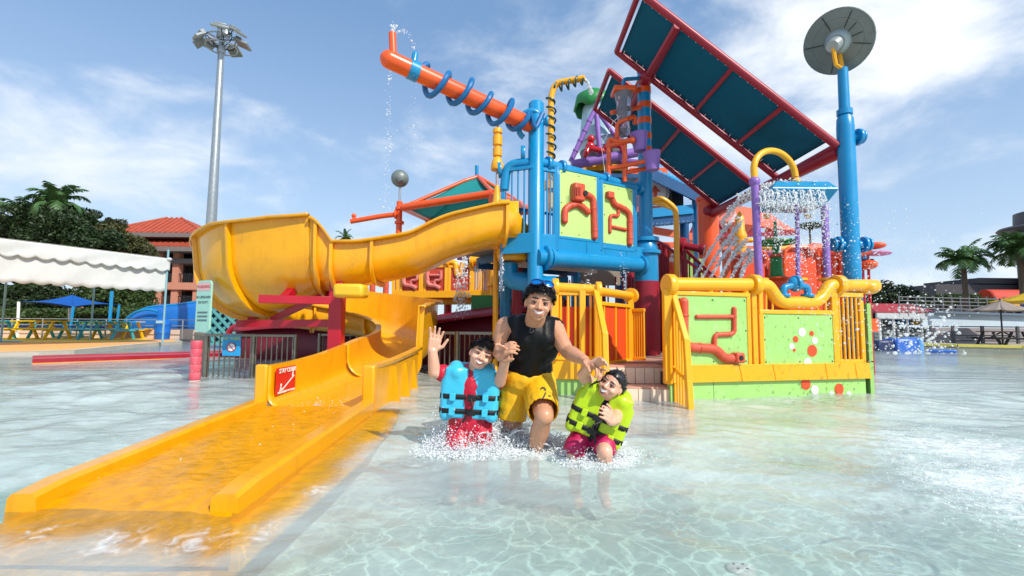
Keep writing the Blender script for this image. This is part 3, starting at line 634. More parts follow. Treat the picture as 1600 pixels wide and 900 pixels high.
# ================================================================ right background
def right_side():
    Y = 34; WL = M('pale_blue_wall', (188, 204, 214), .7, .06, 1.2); SLATE = M('slate_cladding', (62, 60, 66), .6, .12, 1)
    # rendered wall with grey base
    t = thing('terrace_wall', V(1500, 525, 29), 'long pale blue terrace wall behind the pool on the right', 'wall'); Yw = 29.
    zt = lambda px: V(px, 489+ (px-1450)*.035, Yw).z
    xa, xb, xc = V(1456, 500, Yw).x, V(1600, 500, Yw).x, V(1760, 500, Yw).x
    MB().prism([(xa, Yw, .0), (xc, Yw, .0), (xc, Yw, zt(1456)-.25), (xa, Yw, zt(1456))], (0, .3, 0)).build('wall_body', WL, t, smooth=None)
    MB().box(((xa+xc)/2, Yw-.12, .5), (xc-xa, .2, .95)).build('grey_base', M('grey_render', (150, 142, 142), .8, .08, 1.5), t)
    MB().bar((xa, Yw-.03, zt(1456)+.06), (xc, Yw-.03, zt(1456)-.19), .5, .14).build('coping', M('slate_coping', (96, 110, 128), .6, .1, 2), t)
    g = thing('terrace_railing', V(1530, 480, 29.4), 'grey slatted railing on top of the terrace wall', 'railing'); zc = zt(1456)
    for k in range(5): rod('rail', (V(1405, 480, 29.3).x, 29.3, zc+.1+.22*k), (xc, 29.3, zc-.1+.22*k), .03, M('grey_rail', (112, 112, 116), .5, .1, 3), g)
    for k in range(26): x = V(1405, 480, 29.3).x+(xc-V(1405, 480, 29.3).x)*k/25; rod('post', (x, 29.3, zc-.2), (x, 29.3, zc+1.05), .035, M('grey_rail'), g)
    # pool-side railing
    g2 = thing('poolside_railing', V(1500, 535, 27), 'low dark poolside railing in front of the terrace wall', 'railing'); Yr = 27.5
    for px in (1455, 1489, 1535, 1590, 1640): p = V(px, 520, Yr); block('post', (p.x, Yr, .6), (.14, .1, 1.0), M('dark_grey_rail', (74, 74, 78), .5, .1, 3), g2)
    for z in (1.05, .55, .25): rod('rail', (V(1450, 520, Yr).x, Yr, z), (V(1700, 520, Yr).x, Yr, z), .03, M('dark_grey_rail'), g2)
    # slate building, red awning, round tower
    b = thing('slate_building', V(1560, 470, 42), 'dark slate low building behind the palms on the right', 'building'); Yb = 44
    def bx(x0, x1, y0, y1, Yq, dp, nm, mat, par): a_, b_ = V(x0, y0, Yq), V(x1, y1, Yq); return MB().box(((a_.x+b_.x)/2, Yq+dp/2, (a_.z+b_.z)/2), (abs(b_.x-a_.x), dp, abs(a_.z-b_.z))).build(nm, mat, par)
    bx(1462, 1660, 444, 500, Yb, 6, 'wall', SLATE, b); bx(1530, 1660, 434, 444, Yb, 6, 'parapet', SLATE, b)
    for k in range(6): bx(1470+24*k, 1484+24*k, 470, 486, Yb-.1, .1, 'window', M('dark_glass', (40, 46, 54), .15, .2, 1, spec=.8), b)
    aw = thing('barrel_awning', V(1560, 460, 40), 'round red barrel awning in front of the slate building', 'awning'); Ya = 40
    p0, p1 = V(1538, 463, Ya), V(1590, 461, Ya); rows = []
    for k in range(11):
        an = math.pi*k/10; rows.append([Vector((p0.x+(p1.x-p0.x)*i/8, Ya-.0-math.cos(an)*.8, p0.z-.5+math.sin(an)*1.05)) for i in range(9)])
    MB().sheet(rows).build('canopy', M('red_awning', (192, 62, 38), .7, .08, 2), aw, smooth=60, solid=.05)
    MB().bar((p0.x, Ya-.75, p0.z-.75), (p1.x, Ya-.75, p1.z-.75), .06, .5).build('valance', M('ochre_awning', (206, 150, 40), .7, .08, 2), aw)
    for x in (p0.x+.2, p1.x-.2): rod('post', (x, Ya-.7, DZ), (x, Ya-.7, p0.z-.5), .06, DKMET, aw)
    tw = thing('round_tower', V(1625, 480, 40), 'grey round tower with glazed upper floor at the right edge', 'building'); Yt = 40; c = V(1641, 400, Yt+2.4)
    z = lambda py: V(1590, py, Yt).z
    GR = M('grey_panel', (76, 72, 76), .5, .1, 1)
    MB().lathe((c.x, c.y, DZ), (0, 0, 1), [(0, 2.1), (z(392)-DZ, 2.1)], 40).build('shaft', GR, tw)
    MB().lathe((c.x, c.y, z(392)), (0, 0, 1), [(0, 2.35), (.3, 2.35)], 40).build('floor_ring', GR, tw)
    gw = MB().lathe((c.x, c.y, z(389)), (0, 0, 1), [(0, 2.05), (z(347)-z(389), 2.05)], 40).build('glazing', M('tower_glass', (92, 124, 140), .08, .1, .5, spec=.9), tw)
    for k in range(22):
        q = 2*math.pi*k/22; p = (c.x+2.1*math.cos(q), c.y+2.1*math.sin(q)); rod('mullion', (*p, z(389)), (*p, z(347)), .05, GR, gw, 6)
    MB().lathe((c.x, c.y, z(352)), (0, 0, 1), [(0, 2.1), (.1, 3.2), (.28, 3.35), (.45, 3.2), (.6, 2.2), (z(320)-z(352), 2.15), (z(320)-z(352)+.08, 1.9)], 44).build('brim', GR, tw)
    # red-roofed stall and dark tree left
    s = thing('stall', V(1400, 500, 31), 'open poolside stall with red roof and blue counter beyond the spray', 'stall'); Ys = 31
    a_, b_ = V(1366, 488, Ys), V(1452, 488, Ys)
    zb = V(1400, 489, Ys).z; zt2 = V(1400, 473, Ys).z
    MB().add([(a_.x-.3, Ys-.6, zb), (b_.x+.3, Ys-.6, zb), (b_.x-.4, Ys+1.2, zt2), (a_.x+.4, Ys+1.2, zt2), (a_.x-.3, Ys+3, zb), (b_.x+.3, Ys+3, zb)], [(0, 1, 2, 3), (3, 2, 5, 4), (0, 3, 4), (1, 5, 2)]).build('roof', M('dull_red_roof', (158, 44, 52), .7, .12, 1.5), s, smooth=None)
    MB().box(((a_.x+b_.x)/2, Ys-.5, zb-.22), (b_.x-a_.x+.5, .15, .4)).build('fascia', M('pale_fascia', (196, 200, 200), .7, .08, 2), s)
    for k in range(5): x = a_.x+(b_.x-a_.x)*k/4; rod('post', (x, Ys-.4, DZ), (x, Ys-.4, zb), .07, WHITE, s)
    MB().box(((a_.x+b_.x)/2, Ys+.3, .55), (b_.x-a_.x, .5, .9)).build('counter', M('grey_counter', (120, 126, 128), .6, .1, 2), s)
    MB().box(((a_.x+b_.x)/2, Ys+2.6, zb/2), (b_.x-a_.x, .2, zb)).build('back_wall', M('olive_wall', (98, 104, 92), .8, .15, 1), s)
    for px, cl in ((1400, DBLUE), (1418, BLUE), (1435, YEL)): p = V(px, 505, Ys); MB().box((p.x, Ys+.2, p.z+.1), (.5, .3, .45)).build('sign_board', cl, s)
    tree(V(1388, 505, 37), 4, blobs_at([(1380, 464, 37, 1.3, 1.3, 1.1), (1400, 460, 37, 1.3, 1.3, 1.0), (1390, 475, 37, 1.8, 1.3, .8)]), 5000, .13, 31, LEAF, 'dark round tree above the red-roofed stall', 'trees on the right bank')
    tree(V(1480, 490, 38), 3, blobs_at([(1455, 470, 38, 1.2, 1, .5), (1490, 469, 38, 1.6, 1, .55), (1530, 472, 38, 1.5, 1, .6)]), 4000, .12, 32, LEAF2, 'low shrub line at the foot of the slate building', 'trees on the right bank')
    palm(V(1511, 500, 34), V(1511, 446, 34).z-DZ, 38, 2.0, 33, 'bushy palm in front of the slate building', drop=1.05, wid=1.2)
    palm(V(1602, 500, 32), V(1602, 430, 32).z-DZ, 38, 2.2, 34, 'bushy palm cut by the right picture edge beside the tower', drop=1.05, wid=1.2)
    # parasols
    def parasol(px, py_t, py_e, Yq, rad, mat, label):
        p = V(px, 520, Yq); zt_, ze = V(px, py_t, Yq).z, V(px, py_e, Yq).z; tt = thing('parasol', (p.x, Yq, DZ), label, 'parasol', 'parasols on the right terrace')
        n = 8; m = MB(); ring = [Vector((p.x+rad*math.cos(2*math.pi*k/n), Yq+rad*math.sin(2*math.pi*k/n), ze)) for k in range(n)]; top = Vector((p.x, Yq, zt_))
        for k in range(n):
            A, B = ring[k], ring[(k+1) % n]; m.sheet([[A.lerp(B, j/4).lerp(top, s/5)-Vector((0, 0, .06*math.sin(math.pi*s/5)+.05*math.sin(math.pi*j/4)*(1-s/5))) for j in range(5)] for s in range(6)])
        m.build('canopy', mat, tt, smooth=30, solid=.012); rod('pole', (p.x, Yq, DZ), (p.x, Yq, zt_+.08), .035, DKMET, tt)
        for k in range(n): rod('rib', top-Vector((0, 0, .1)), ring[k]-Vector((0, 0, .03)), .012, DKMET, tt, 6)
    parasol(1566, 469, 485, 23.6, 1.3, M('beige_canvas', (168, 152, 140), .8, .06, 2, transl=.25), 'beige parasol over the dark picnic table')
    parasol(1612, 456, 471, 26, 1.7, M('yellow_canvas', (226, 190, 40), .8, .06, 2, transl=.3), 'yellow parasol at the right picture edge')
    parasol(1622, 470, 482, 24.5, 1.2, M('navy_canvas', (22, 44, 112), .8, .06, 2, transl=.2), 'navy blue parasol below the yellow one')
    pt = V(1568, 541, 23.3); picnic_table('picnic_table', (pt.x, 23.3, DZ), 1.95, TD, 'dark timber picnic table under the beige parasol', group='picnic tables on the deck', h=.72)
    # blue float dock in the pool
    d = thing('pool_float', W(1400, 548), 'blue inflatable pool barrier floating near the stall', 'pool float'); Yd = 20.
    a_, b_ = V(1366, 545, Yd), V(1430, 545, Yd); BF = M('blue_vinyl', (52, 104, 190), .35, .1, 2)
    MB().box(((a_.x+b_.x)/2+.25, Yd, .2), (b_.x-a_.x-.7, .8, .62)).build('body', BF, d, bevel=.1)
    MB().box((b_.x-.1, Yd, .2), (.25, .9, .70)).build('end_cap', M('light_blue_vinyl', (90, 150, 214), .35, .1, 2), d, bevel=.08)
    MB().box((a_.x+.2, Yd, .14), (.7, .8, .55)).build('dark_end', M('navy_vinyl', (30, 44, 84), .4, .1, 2), d, bevel=.08)
    l = thing('lane_float', W(1465, 551), 'thin blue lane float lying on the water right of the barrier', 'pool float')
    for x0, x1 in ((1450, 1467), (1470, 1492)): a_, b_ = W(x0, 550.5), W(x1, 551); MB().caps((a_.x, a_.y, .05), (b_.x, b_.y, .05), .07).build('float_segment', BF, l)
    # distant spreading tree-lamp
    q = V(1266, 375, 60); t = thing('umbrella_tree', (q.x, 60, DZ), 'small flat-topped far tree between the purple posts', 'tree')
    rod('trunk', (q.x, 60, DZ), (q.x, 60, V(1266, 355, 60).z), .12, BARK, t); leaves([(q.x+dx, 60, V(1266, 356, 60).z+dz, .8, .7, .3) for dx, dz in ((-.7, .2), (.7, .25), (0, .05), (-.3, .4), (.35, .45))], 900, .14, 36, 'crown', LEAF, t)
right_side()
# ================================================================ yellow water slide
def fr_at(fr, px, py, n=0.):
    """where the line of sight through a photo pixel meets an upright plane"""
    d = _f + _R*((px-800)/F) + _U*((450-py)/F); o = fr.o + fr.n*n
    return CAM + d*((o-CAM).dot(fr.n)/d.dot(fr.n))
Fr.at = lambda s, px, py, n=0.: fr_at(s, px, py, n)
def fr_uv(fr, px, py, n=0.):
    p = fr_at(fr, px, py, n)-fr.o; return p.dot(fr.u), p.z
Fr.uv = fr_uv
def text_mesh(body, size, mat, matrix, name, parent, depth=.002, align='CENTER'):
    cu = bpy.data.curves.new('txt', 'FONT'); cu.body = body; cu.size = size; cu.align_x = align; cu.align_y = 'CENTER'; cu.extrude = depth; cu.offset = size*.012
    o = bpy.data.objects.new('txt', cu); scene.collection.objects.link(o); dg = bpy.context.evaluated_depsgraph_get(); me = bpy.data.meshes.new_from_object(o.evaluated_get(dg))
    bpy.data.objects.remove(o); me.materials.clear(); return link(name, me, parent, mat, matrix)
def fr_mat(fr, p, flip=1):   # letters lie in the plane facing +n
    return Matrix(((fr.u.x, 0, fr.n.x, p.x), (fr.u.y, 0, fr.n.y, p.y), (0, 1, 0, p.z), (0, 0, 0, 1)))

CX, CY, RC = -3.5, 9.02, 1.45
def slide_stations():
    S = []
    def add(x, y, z, hL, hR, rad=.18): S.append((x, y, z, hL, hR, rad))
    add(-2.03, 5.05, .0, .44, .44); add(-2.0, 5.7, .01, .44, .44); add(-1.98, 6.4, .04, .45, .45); add(-1.96, 7.0, .08, .47, .46, .2); add(-1.95, 7.8, .14, .50, 1.10, .4)
    zz = {0: .26, 30: .40, 60: .55, 90: .68, 120: .77, 150: .86, 180: .94, 210: .98, 240: 1.04, 270: 1.17}; hh = {0: 1.08, 30: 1.02, 60: .98, 90: .98, 120: 1.0, 150: 1.08, 180: 1.17, 210: 1.28, 240: 1.36, 270: 1.29}
    for a in zz:
        q = math.radians(a); add(CX+.1*math.cos(q)+RC*math.cos(q), CY+RC*math.sin(q), zz[a], .5, hh[a], .42 if a < 120 else (.7 if a < 150 else .92))
    add(-3.05, 7.58, 1.36, .5, 1.15, .7); add(-2.72, 7.61, 1.45, .5, .68, .42); add(-2.3, 7.63, 1.54, .5, .60, .36); add(-1.55, 7.68, 1.72, .5, .57, .34); add(-.97, 7.70, 1.98, .52, .60, .34); add(-.45, 7.80, 2.15, .54, .60, .34); add(-.17, 7.86, 2.20, .55, .60, .34)
    return S
def build_slide():
    t = thing('yellow_slide', (-2, 5.05, 0), 'big yellow spiral water slide with straight run-out into the pool', 'water slide')
    S = slide_stations(); n = 8; pos = smoothpath([s[:3] for s in S], n); out = []
    for i, p in enumerate(pos):
        k = min(i//n, len(S)-2); f = i/n-k; a, b = S[k], S[k+1]; out.append((p, *[a[j]*(1-f)+b[j]*f for j in (3, 4, 5)]))
    J = 3*n+3; out = [(p, hL, (.46 if i <= J else max(hR, 1.08)) if i < 4*n else hR, rd if i > J or i < 3*n else .2) for i, (p, hL, hR, rd) in enumerate(out)]
    Wd = .52; FL = .085
    def prof(hL, hR, rad, off=0.):
        P = []; w = Wd+off; P.append((-w-FL, hL-.035)); P.append((-w-FL, hL)); P.append((-w, hL)); r = min(rad, hL*.7, max(.08, 2*w-min(rad, hR*.75)-.04))
        P += [(-w+r-r*math.cos(q), -off+r-r*math.sin(q)) for q in np.linspace(0, math.pi/2, 7)]
        P += [(x, -off) for x in np.linspace(-w+r, w-min(rad, hR*.75), 5)[1:-1]]
        r = min(rad, hR*.75); P += [(w-r+r*math.sin(q), -off+r-r*math.cos(q)) for q in np.linspace(0, math.pi/2, 9)]
        lean = .10*max(0, hR-.8); P += [(w+lean, hR), (w+lean+FL, hR), (w+lean+FL, hR-.035)]; return P
    def frame(i):
        a = out[max(i-1, 0)][0]; b = out[min(i+1, len(out)-1)][0]; d = b-a; d.z = 0; d.normalize(); return Vector((d.y, -d.x, 0))   # right of travel
    def rows(i0, i1): return [[out[i][0] + frame(i)*x + Vector((0, 0, z)) for x, z in prof(*(out[i][1:] if i > i0 or not i0 else out[i+1][1:]))] for i in range(i0, i1)]
    N = len(out); cuts = [0, J, 9*n, 15*n, N]
    for a, b in zip(cuts, cuts[1:]): MB().sheet(rows(a, min(b+1, N))).build('flume_section', SLIDE, t, smooth=50, solid=.022, offset=0)
    def rib(i, hl, th=.022, dep=.075, lo=0):
        p, hL, hR, rad = out[i]; r = frame(i); d = Vector((-r.y, r.x, 0)); P1 = prof(hL, hR, rad, .012)[2:-2]; P2 = prof(hL, hR, rad, dep)[2:-2]
        if hl: P1, P2 = P1[lo:], P2[lo:]
        m = MB(); A = [[p+r*x+Vector((0, 0, z))+d*s for x, z in P] for s in (-th, th) for P in (P1, P2)]; k = len(P1)
        m.sheet([A[0], A[1], A[3], A[2], A[0]]); m.build('rib', SLIDE, t, smooth=40)
    for i in (J+1, 7*n, 9*n, 12*n+2, 13*n+2, 15*n+2, 16*n, 17*n+2, 21*n-1): rib(min(i, N-2), False)
    # end faces of the exit walls and their drips of sealant
    for sx in (-1, 1):
        x = -2.03+sx*(Wd+.035); MB().box((x, 5.035, .235), (.125, .06, .47)).build('end_post', SLIDE, t, bevel=.02)
        MB().box((x, 5.0, .012), (.135, .05, .018)).build('sealant', WHITE, t)
    # outer struts of the run-out
    fo = [(5.06, -1.425), (6.0, -1.405), (7.05, -1.375)]
    for (y0, x0), (y1, x1) in zip(fo, fo[1:]): MB().bar((x0, y0, .20), (x1, y1, .23), .03, .46).build('side_fascia', SLIDE, t)
    for y in (5.75, 6.3, 6.8): MB().prism([(-1.40, y-.02, .40), (-1.40, y-.02, -.05), (-1.30, y-.02, -.05), (-1.36, y-.02, .40)], (0, .04, 0)).build('strut', SLIDE, t, smooth=None)
    # run-out: bed and two kerb rails
    rail = [(-.08, -.12), (.08, -.12), (.065, .085), (.045, .105), (-.045, .105), (-.065, .085)]
    A = {-1: (Vector((-2.30, 2.33, 0)), Vector((-2.60, 5.02, 0))), 1: (Vector((-1.355, 2.35, 0)), Vector((-1.475, 5.02, 0)))}
    for s, (a, b) in A.items():
        d = (b-a).normalized(); r = Vector((d.y, -d.x, 0)); rw = []
        for k in range(15):
            p = a.lerp(b, k/14); g = .0 if k else -.018; rw.append([p+r*(x*(1+g*3))+Vector((0, 0, z+(g if z > 0 else 0)+.012*(k/14))) for x, z in rail])
        m = MB(); m.sheet([w+[w[0]] for w in rw]); m.add(rw[0], [tuple(range(6))]); m.build('kerb_rail', SLIDE, t, smooth=35, bevel=.012)
    bed = [[Vector((xl+(xr-xl)*j/24, y, z+(.005*math.sin(j*1.1+y*9)+.004*math.sin(j*2.3-y*14))*min(1, max(0, (y-2.3)*2)))) for j in range(25)] for y, xl, xr, z in [(1.98+.058*k, -2.30-.30*max(0, (.06*k-.45)/2.7), -1.355-.12*max(0, (.06*k-.45)/2.7)+.25*max(0, 1-.06*k/.45), .045-.11*max(0, 1-.06*k/.70)**1.2) for k in range(54)]]
    BED = M('wet_yellow_bed', (222, 152, 0), .3, .22, 11, bump=.6, bscale=15, spec=.25, dirt=((180, 116, 0), .6)); MB().sheet(bed).build('runout_bed', BED, t, smooth=60)
    bed = [[Vector((xl+(xr-xl)*j/10, y, z-.01*math.sin(j*.9+y))) for j in range(11)] for y, xl, xr, z in ((1.96, -2.36, -1.12, -.13), (2.15, -2.36, -1.05, -.06), (3.2, -2.46, -1.02, -.05), (4.2, -2.55, -1.05, -.045), (5.0, -2.62, -1.15, -.04), (5.3, -2.6, -1.3, -.04))]
    MB().sheet(bed).build('bed_apron', M('sunk_yellow_bed', (236, 168, 0), .9, .2, 11, bump=.4, bscale=15, spec=0., dirt=((196, 130, 0), .5)), t, smooth=60, solid=.03)
    # warning notice on the left wall
    fr = Fr((-2.515, 5.17), (-2.52, 5.66)); fr.n = Vector((1, 0, 0)); fr.u = Vector((0, 1, 0)); fr.o = Vector((-2.500, 5.17, 0))
    z0, z1 = .13, .415; RS = M('sign_red', (206, 32, 30), .45, .05, 5); L = .46
    s = MB(); s.add([fr(0, z0), fr(L, z0), fr(L, z1), fr(0, z1)], [(0, 1, 2, 3)]); sg = s.build('warning_notice', RS, t, smooth=None, solid=.006, offset=1, label='red notice reading STAY CLEAR! with slide pictogram')
    mt = lambda u, v: Matrix(((0, 0, 1, fr.o.x+.009), (1, 0, 0, fr.o.y+u), (0, 1, 0, v), (0, 0, 0, 1)))
    text_mesh('STAY CLEAR!', .068, WHITE, mt(L*.53, z1-.036), 'lettering', sg)
    text_mesh('SERIOUS INJURY MAY OCCUR', .03, WHITE, mt(L*.5, z0+.02), 'lettering', sg)
    pg = MB(); X = fr.o.x+.011
    def seg(a, b, w): 
        a, b = Vector((X, fr.o.y+a[0], a[1])), Vector((X, fr.o.y+b[0], b[1])); pg.bar(a, b, w, .004, up=(1, 0, 0))
    seg((.12, .175), (.38, .30), .014); seg((.06, .175), (.12, .175), .014); seg((.35, .305), (.37, .345), .022); seg((.37, .31), (.40, .30), .014); seg((.08, .18), (.09, .215), .02); seg((.08, .185), (.13, .19), .012)
    for u, v in ((.368, .362), (.092, .232)): pg.lathe((X-.002, fr.o.y+u, v), (1, 0, 0), [(0, .016), (.004, .016)], 10)
    pg.build('pictogram', WHITE, sg)
    # red steel support
    Yc = 7.35; cxm = V(527, 480, Yc).x
    su = MB(); su.box((cxm, Yc, .62), (.20, .20, 2.04)); col = su.build('support_column', RED, t, bevel=.012)
    def beam(a, b, w=.10, h=.12): MB().bar(a, b, w, h).build('support_arm', RED, t, bevel=.006)
    beam(Vector((cxm, Yc-.03, V(520, 470, Yc).z)), V(405, 467, 7.05)); beam(Vector((cxm, Yc+.05, V(520, 505, Yc).z)), V(372, 506, 7.9)); beam(V(375, 505, 8.3), V(520, 440, 8.4), .08, .10); beam(V(445, 466, 7.2), V(470, 440, 7.6), .12, .12)
    beam(V(425, 500, 7.9), V(540, 445, 7.5), .08, .10)
    MB().box(V(549, 455, 7.0), (.44, .34, .20)).build('support_pad', M('pale_yellow_block', (226, 184, 40), .45, .06, 3), t, bevel=.05)
build_slide()

# ================================================================ stainless cage fence, signs
def cage():
    t = thing('steel_fence', (-4.5, 8.1, 0), 'low stainless steel picket fence standing in the pool under the slide bowl', 'fence')
    pts = [(-5.95, 9.1), (-5.12, 8.12), (-3.62, 8.1)]; zt = V(400, 524, 8.1).z
    for (a, b), nb in zip(zip(pts, pts[1:]), (11, 17)):
        fr = Fr(a, b); m = MB(); m.bar(fr(0, zt), fr(fr.len, zt), .07, .045); m.bar(fr(0, -.25), fr(fr.len, -.25), .04)
        r = m.build('rail', STAIN, t, bevel=.008)
        for k in range(nb): rod('bar', fr(fr.len*(k+.5)/nb, -.3, 0), fr(fr.len*(k+.5)/nb, zt, 0), .0125, STAIN, r, 8)
    for p in pts + [(-4.32, 8.1)]: rod('post', (*p, -.4), (*p, zt+.02), .03, STAIN, t, 12)
    s = thing('no_tubes_sign', V(362, 540, 8.05), 'small blue sign reading NO TUBES hung on the steel fence', 'sign'); f2 = Fr((-5.12, 8.12), (-3.3, 8.1))
    a, b = f2.at(347, 556, .04), f2.at(377, 524, .04); cxx = (a.x+b.x)/2; SB = M('sign_blue', (40, 150, 210), .4, .22, 9)
    pl = MB().box((cxx, a.y, (a.z+b.z)/2), (b.x-a.x, .012, b.z-a.z)).build('plate', SB, s, bevel=.004); w = b.x-a.x
    mt = lambda z: Matrix(((1, 0, 0, cxx), (0, 0, -1, a.y-.010), (0, 1, 0, z), (0, 0, 0, 1)))
    text_mesh('NO TUBES', w*.2, M('sign_yellow', (206, 210, 40), .5, .05, 5), mt(b.z-w*.17), 'lettering', pl)
    cz = a.z+(b.z-a.z)*.42; MB().lathe((cxx, a.y-.006, cz), (0, -1, 0), [(0, w*.24), (.004, w*.24)], 24).build('disc', WHITE, pl)
    q = MB(); q.tube([Vector((cxx+w*.23*math.cos(k), a.y-.012, cz+w*.23*math.sin(k))) for k in np.linspace(0, 6.283, 25)[:-1]], .007, 6, True); q.bar((cxx-w*.16, a.y-.014, cz+w*.16), (cxx+w*.16, a.y-.014, cz-w*.16), .013, .006); q.build('prohibition_ring', RED, pl)
    # striped post with notice board
    p = W(304, 596); t2 = thing('notice_board', (p.x, p.y, 0), 'tall rounded notice board on a pink striped post beside the fence', 'sign'); px_, py_ = p.x, p.y
    for k in range(6): MB().lathe((px_, py_, -.1+.12*k), (0, 0, 1), [(0, .074), (.008, .079), (.11, .079), (.118, .074)], 18).build('post_ring', PINK if k else M('chalk_white', (214, 204, 196), .7, .1, 8), t2)
    MB().lathe((px_, py_, -.42), (0, 0, 1), [(0, .075), (.34, .075)], 14).build('post', PINK, t2)
    yw = math.radians(-25); u = Vector((math.cos(yw), math.sin(yw), 0)); nn = Vector((u.y, -u.x, 0)); zb, zt2 = V(318, 519, 7.4).z, V(318, 438, 7.4).z; hw = .17; r = .07
    o = Vector((px_+.06, py_, 0)); out = []
    for cxx, cz, a0 in ((hw-r, zt2-r, 0), (-hw+r, zt2-r, 90), (-hw+r, zb+r, 180), (hw-r, zb+r, 270)):
        for k in range(6): an = math.radians(a0+18*k); out.append(o+u*(cxx+r*math.cos(an))+Vector((0, 0, cz+r*math.sin(an))))
    BG = M('notice_mint', (158, 206, 190), .5, .06, 6); bd = MB().prism(out, nn*-.03).build('board', BG, t2, smooth=None)
    pm = lambda z: Matrix(((u.x, 0, nn.x, o.x+nn.x*.004), (u.y, 0, nn.y, o.y+nn.y*.004), (0, 1, 0, z), (0, 0, 0, 1)))
    MB().add([o+u*a_+nn*.003+Vector((0, 0, z)) for a_, z in ((-.15, zt2-.16), (.15, zt2-.16), (.15, zt2-.04), (-.15, zt2-.04))], [(0, 1, 2, 3)]).build('header', M('notice_pink', (224, 170, 168), .5, .08, 6), bd, smooth=None)
    for tx, z, sz in (('WARNING', zt2-.10, .065), ('NO LIFEGUARD', zt2-.26, .052), ('ON DUTY', zt2-.34, .052)): text_mesh(tx, sz, M('notice_red', (170, 70, 76), .5, .05, 5) if sz > .06 else M('notice_grey', (90, 112, 116), .5, .05, 5), pm(z), 'lettering', bd, .001)
    for k in range(3): MB().add([o+u*a_+nn*.004+Vector((0, 0, z)) for a_, z in ((-.12, zb+.17+.06*k), (.12, zb+.17+.06*k), (.12, zb+.195+.06*k), (-.12, zb+.195+.06*k))], [(0, 1, 2, 3)]).build('text_line', M('notice_grey'), bd, smooth=None)
    # second picket fence behind, at the back of the slide and behind the boy
    t3 = thing('steel_fence', (-1, 9, 0), 'stainless picket fence between the slide and the tower, behind the boy', 'fence'); 
    for A, B, nb, y in (((500, 523), (690, 521), 18, 11.2), ((676, 520), (800, 521), 16, 8.9)):
        a, b = V(*A, y), V(*B, y); fr = Fr(a, b); zt = a.z; m = MB(); m.bar(fr(0, zt), fr(fr.len, zt), .05); r = m.build('rail', STAIN, t3)
        for k in range(nb): rod('bar', fr(fr.len*(k+.5)/nb, -.35), fr(fr.len*(k+.5)/nb, zt), .012, STAIN, r, 8)
        for uu in (0, fr.len*.31, fr.len): rod('post', fr(uu, -.4), fr(uu, zt+.03), .045, STAIN, t3)
cage()
def red_flume():
    t = thing('red_slide', V(560, 530, 11), 'crimson water slide running left behind the steel fence into a low trough', 'water slide')
    tops = [V(375, 508, 12.2), V(460, 503, 12), V(560, 510, 11.4), V(640, 502, 11), V(720, 489, 10.7), V(800, 479, 10.5), V(880, 468, 10.4)]
    rows = []
    tp = smoothpath(tops, 5)
    for p in tp:
        h = p.z+.05; rows.append([p+Vector((0, 1.0, -.1)), p+Vector((0, .7, -.45)), p+Vector((0, .2, -.5)), p+Vector((0, .02, -.18)), p+Vector((0, 0, 0)), p+Vector((0, -.16, .02)), p+Vector((0, -.28, -.10)), p+Vector((0, -.30, -.16))])
    MB().sheet([[r[j] for r in rows] for j in range(8)]).build('flume', CRIM, t, smooth=60, solid=.03)
    rw = [[p+Vector((0, -.16, -.10)) for p in tp], [Vector((p.x, p.y-.05, -.35)) for p in tp]]
    MB().sheet(rw).build('skirt', M('dark_crimson', (112, 16, 34), .5, .15, 2), t, solid=.04)
    MB().tube(arc(tp[0]+Vector((0, -.05, -.28)), (1, 0, 0), (0, 0, 1), .26, 0, math.pi, 14), .07).build('mouth_lip', CRIM, t)
    # low trough lying in the pool
    a, b = W(50, 568), W(420, 555); d = (b-a).normalized(); r = Vector((-d.y, d.x, 0))
    m = MB(); m.sheet([[p+r*x+Vector((0, 0, z)) for p in (a, a.lerp(b, .33), a.lerp(b, .66), b)] for x, z in ((-.06, -.1), (-.06, .10), (.06, .12), (.14, .02), (.7, .0), (.78, .12), (.9, .12), (.9, -.1))]); m.add([a+r*x+Vector((0, 0, z)) for x, z in ((-.06, -.1), (.9, -.1), (.9, .12), (-.06, .10))], [(0, 1, 2, 3)])
    m.build('trough', CRIM, t, smooth=40)
    MB().bar(a+r*-.08+Vector((0, 0, -.0)), b+r*-.08+Vector((0, 0, -.0)), .02, .03).build('trough_edge', M('amber_edge', (214, 140, 60), .5, .1, 4), t)
red_flume()

# ================================================================ yellow splash platform
def pipe(name, pts, r, mat, parent, rad=.12, n=12): return MB().tube(bendpipe(pts, rad), r, n).build(name, mat, parent)
def relief(panel, fr, segs, n0):
    """moulded pipe ornaments on a panel: segs = [(pixel polyline, radius)]"""
    for pts, r in segs:
        P = [fr.at(x, y, n0+r*.35) for x, y in pts]; m = MB(); m.tube(bendpipe(P, r*2.2, 4), r, 10); m.ball(P[0], r*1.02); m.ball(P[-1], r*1.02)
        for a, b in zip(P, P[1:]):
            if (b-a).length > r*4:
                for f in (.3, .85) if (b-a).length > r*9 else (.5,): flange(m, a.lerp(b, f), b-a, r*1.12, r*.4, 10)
        m.build('pipe_relief', TERRA, panel)
def disc(fr, px, py, rad, n, mat, parent, name='dot'):
    c = fr.at(px, py, n); MB().lathe(c, fr.n, [(0, rad), (.004, rad)], 22).build(name, mat, parent)
FR = Fr((1.97, 5.95), (5.0, 6.72)); FL = Fr((.53, 6.30), (1.12, 6.28)); FS = Fr((1.12, 6.30), (2.12, 7.75)); FB = Fr((2.14, 7.75), (2.62, 7.65))
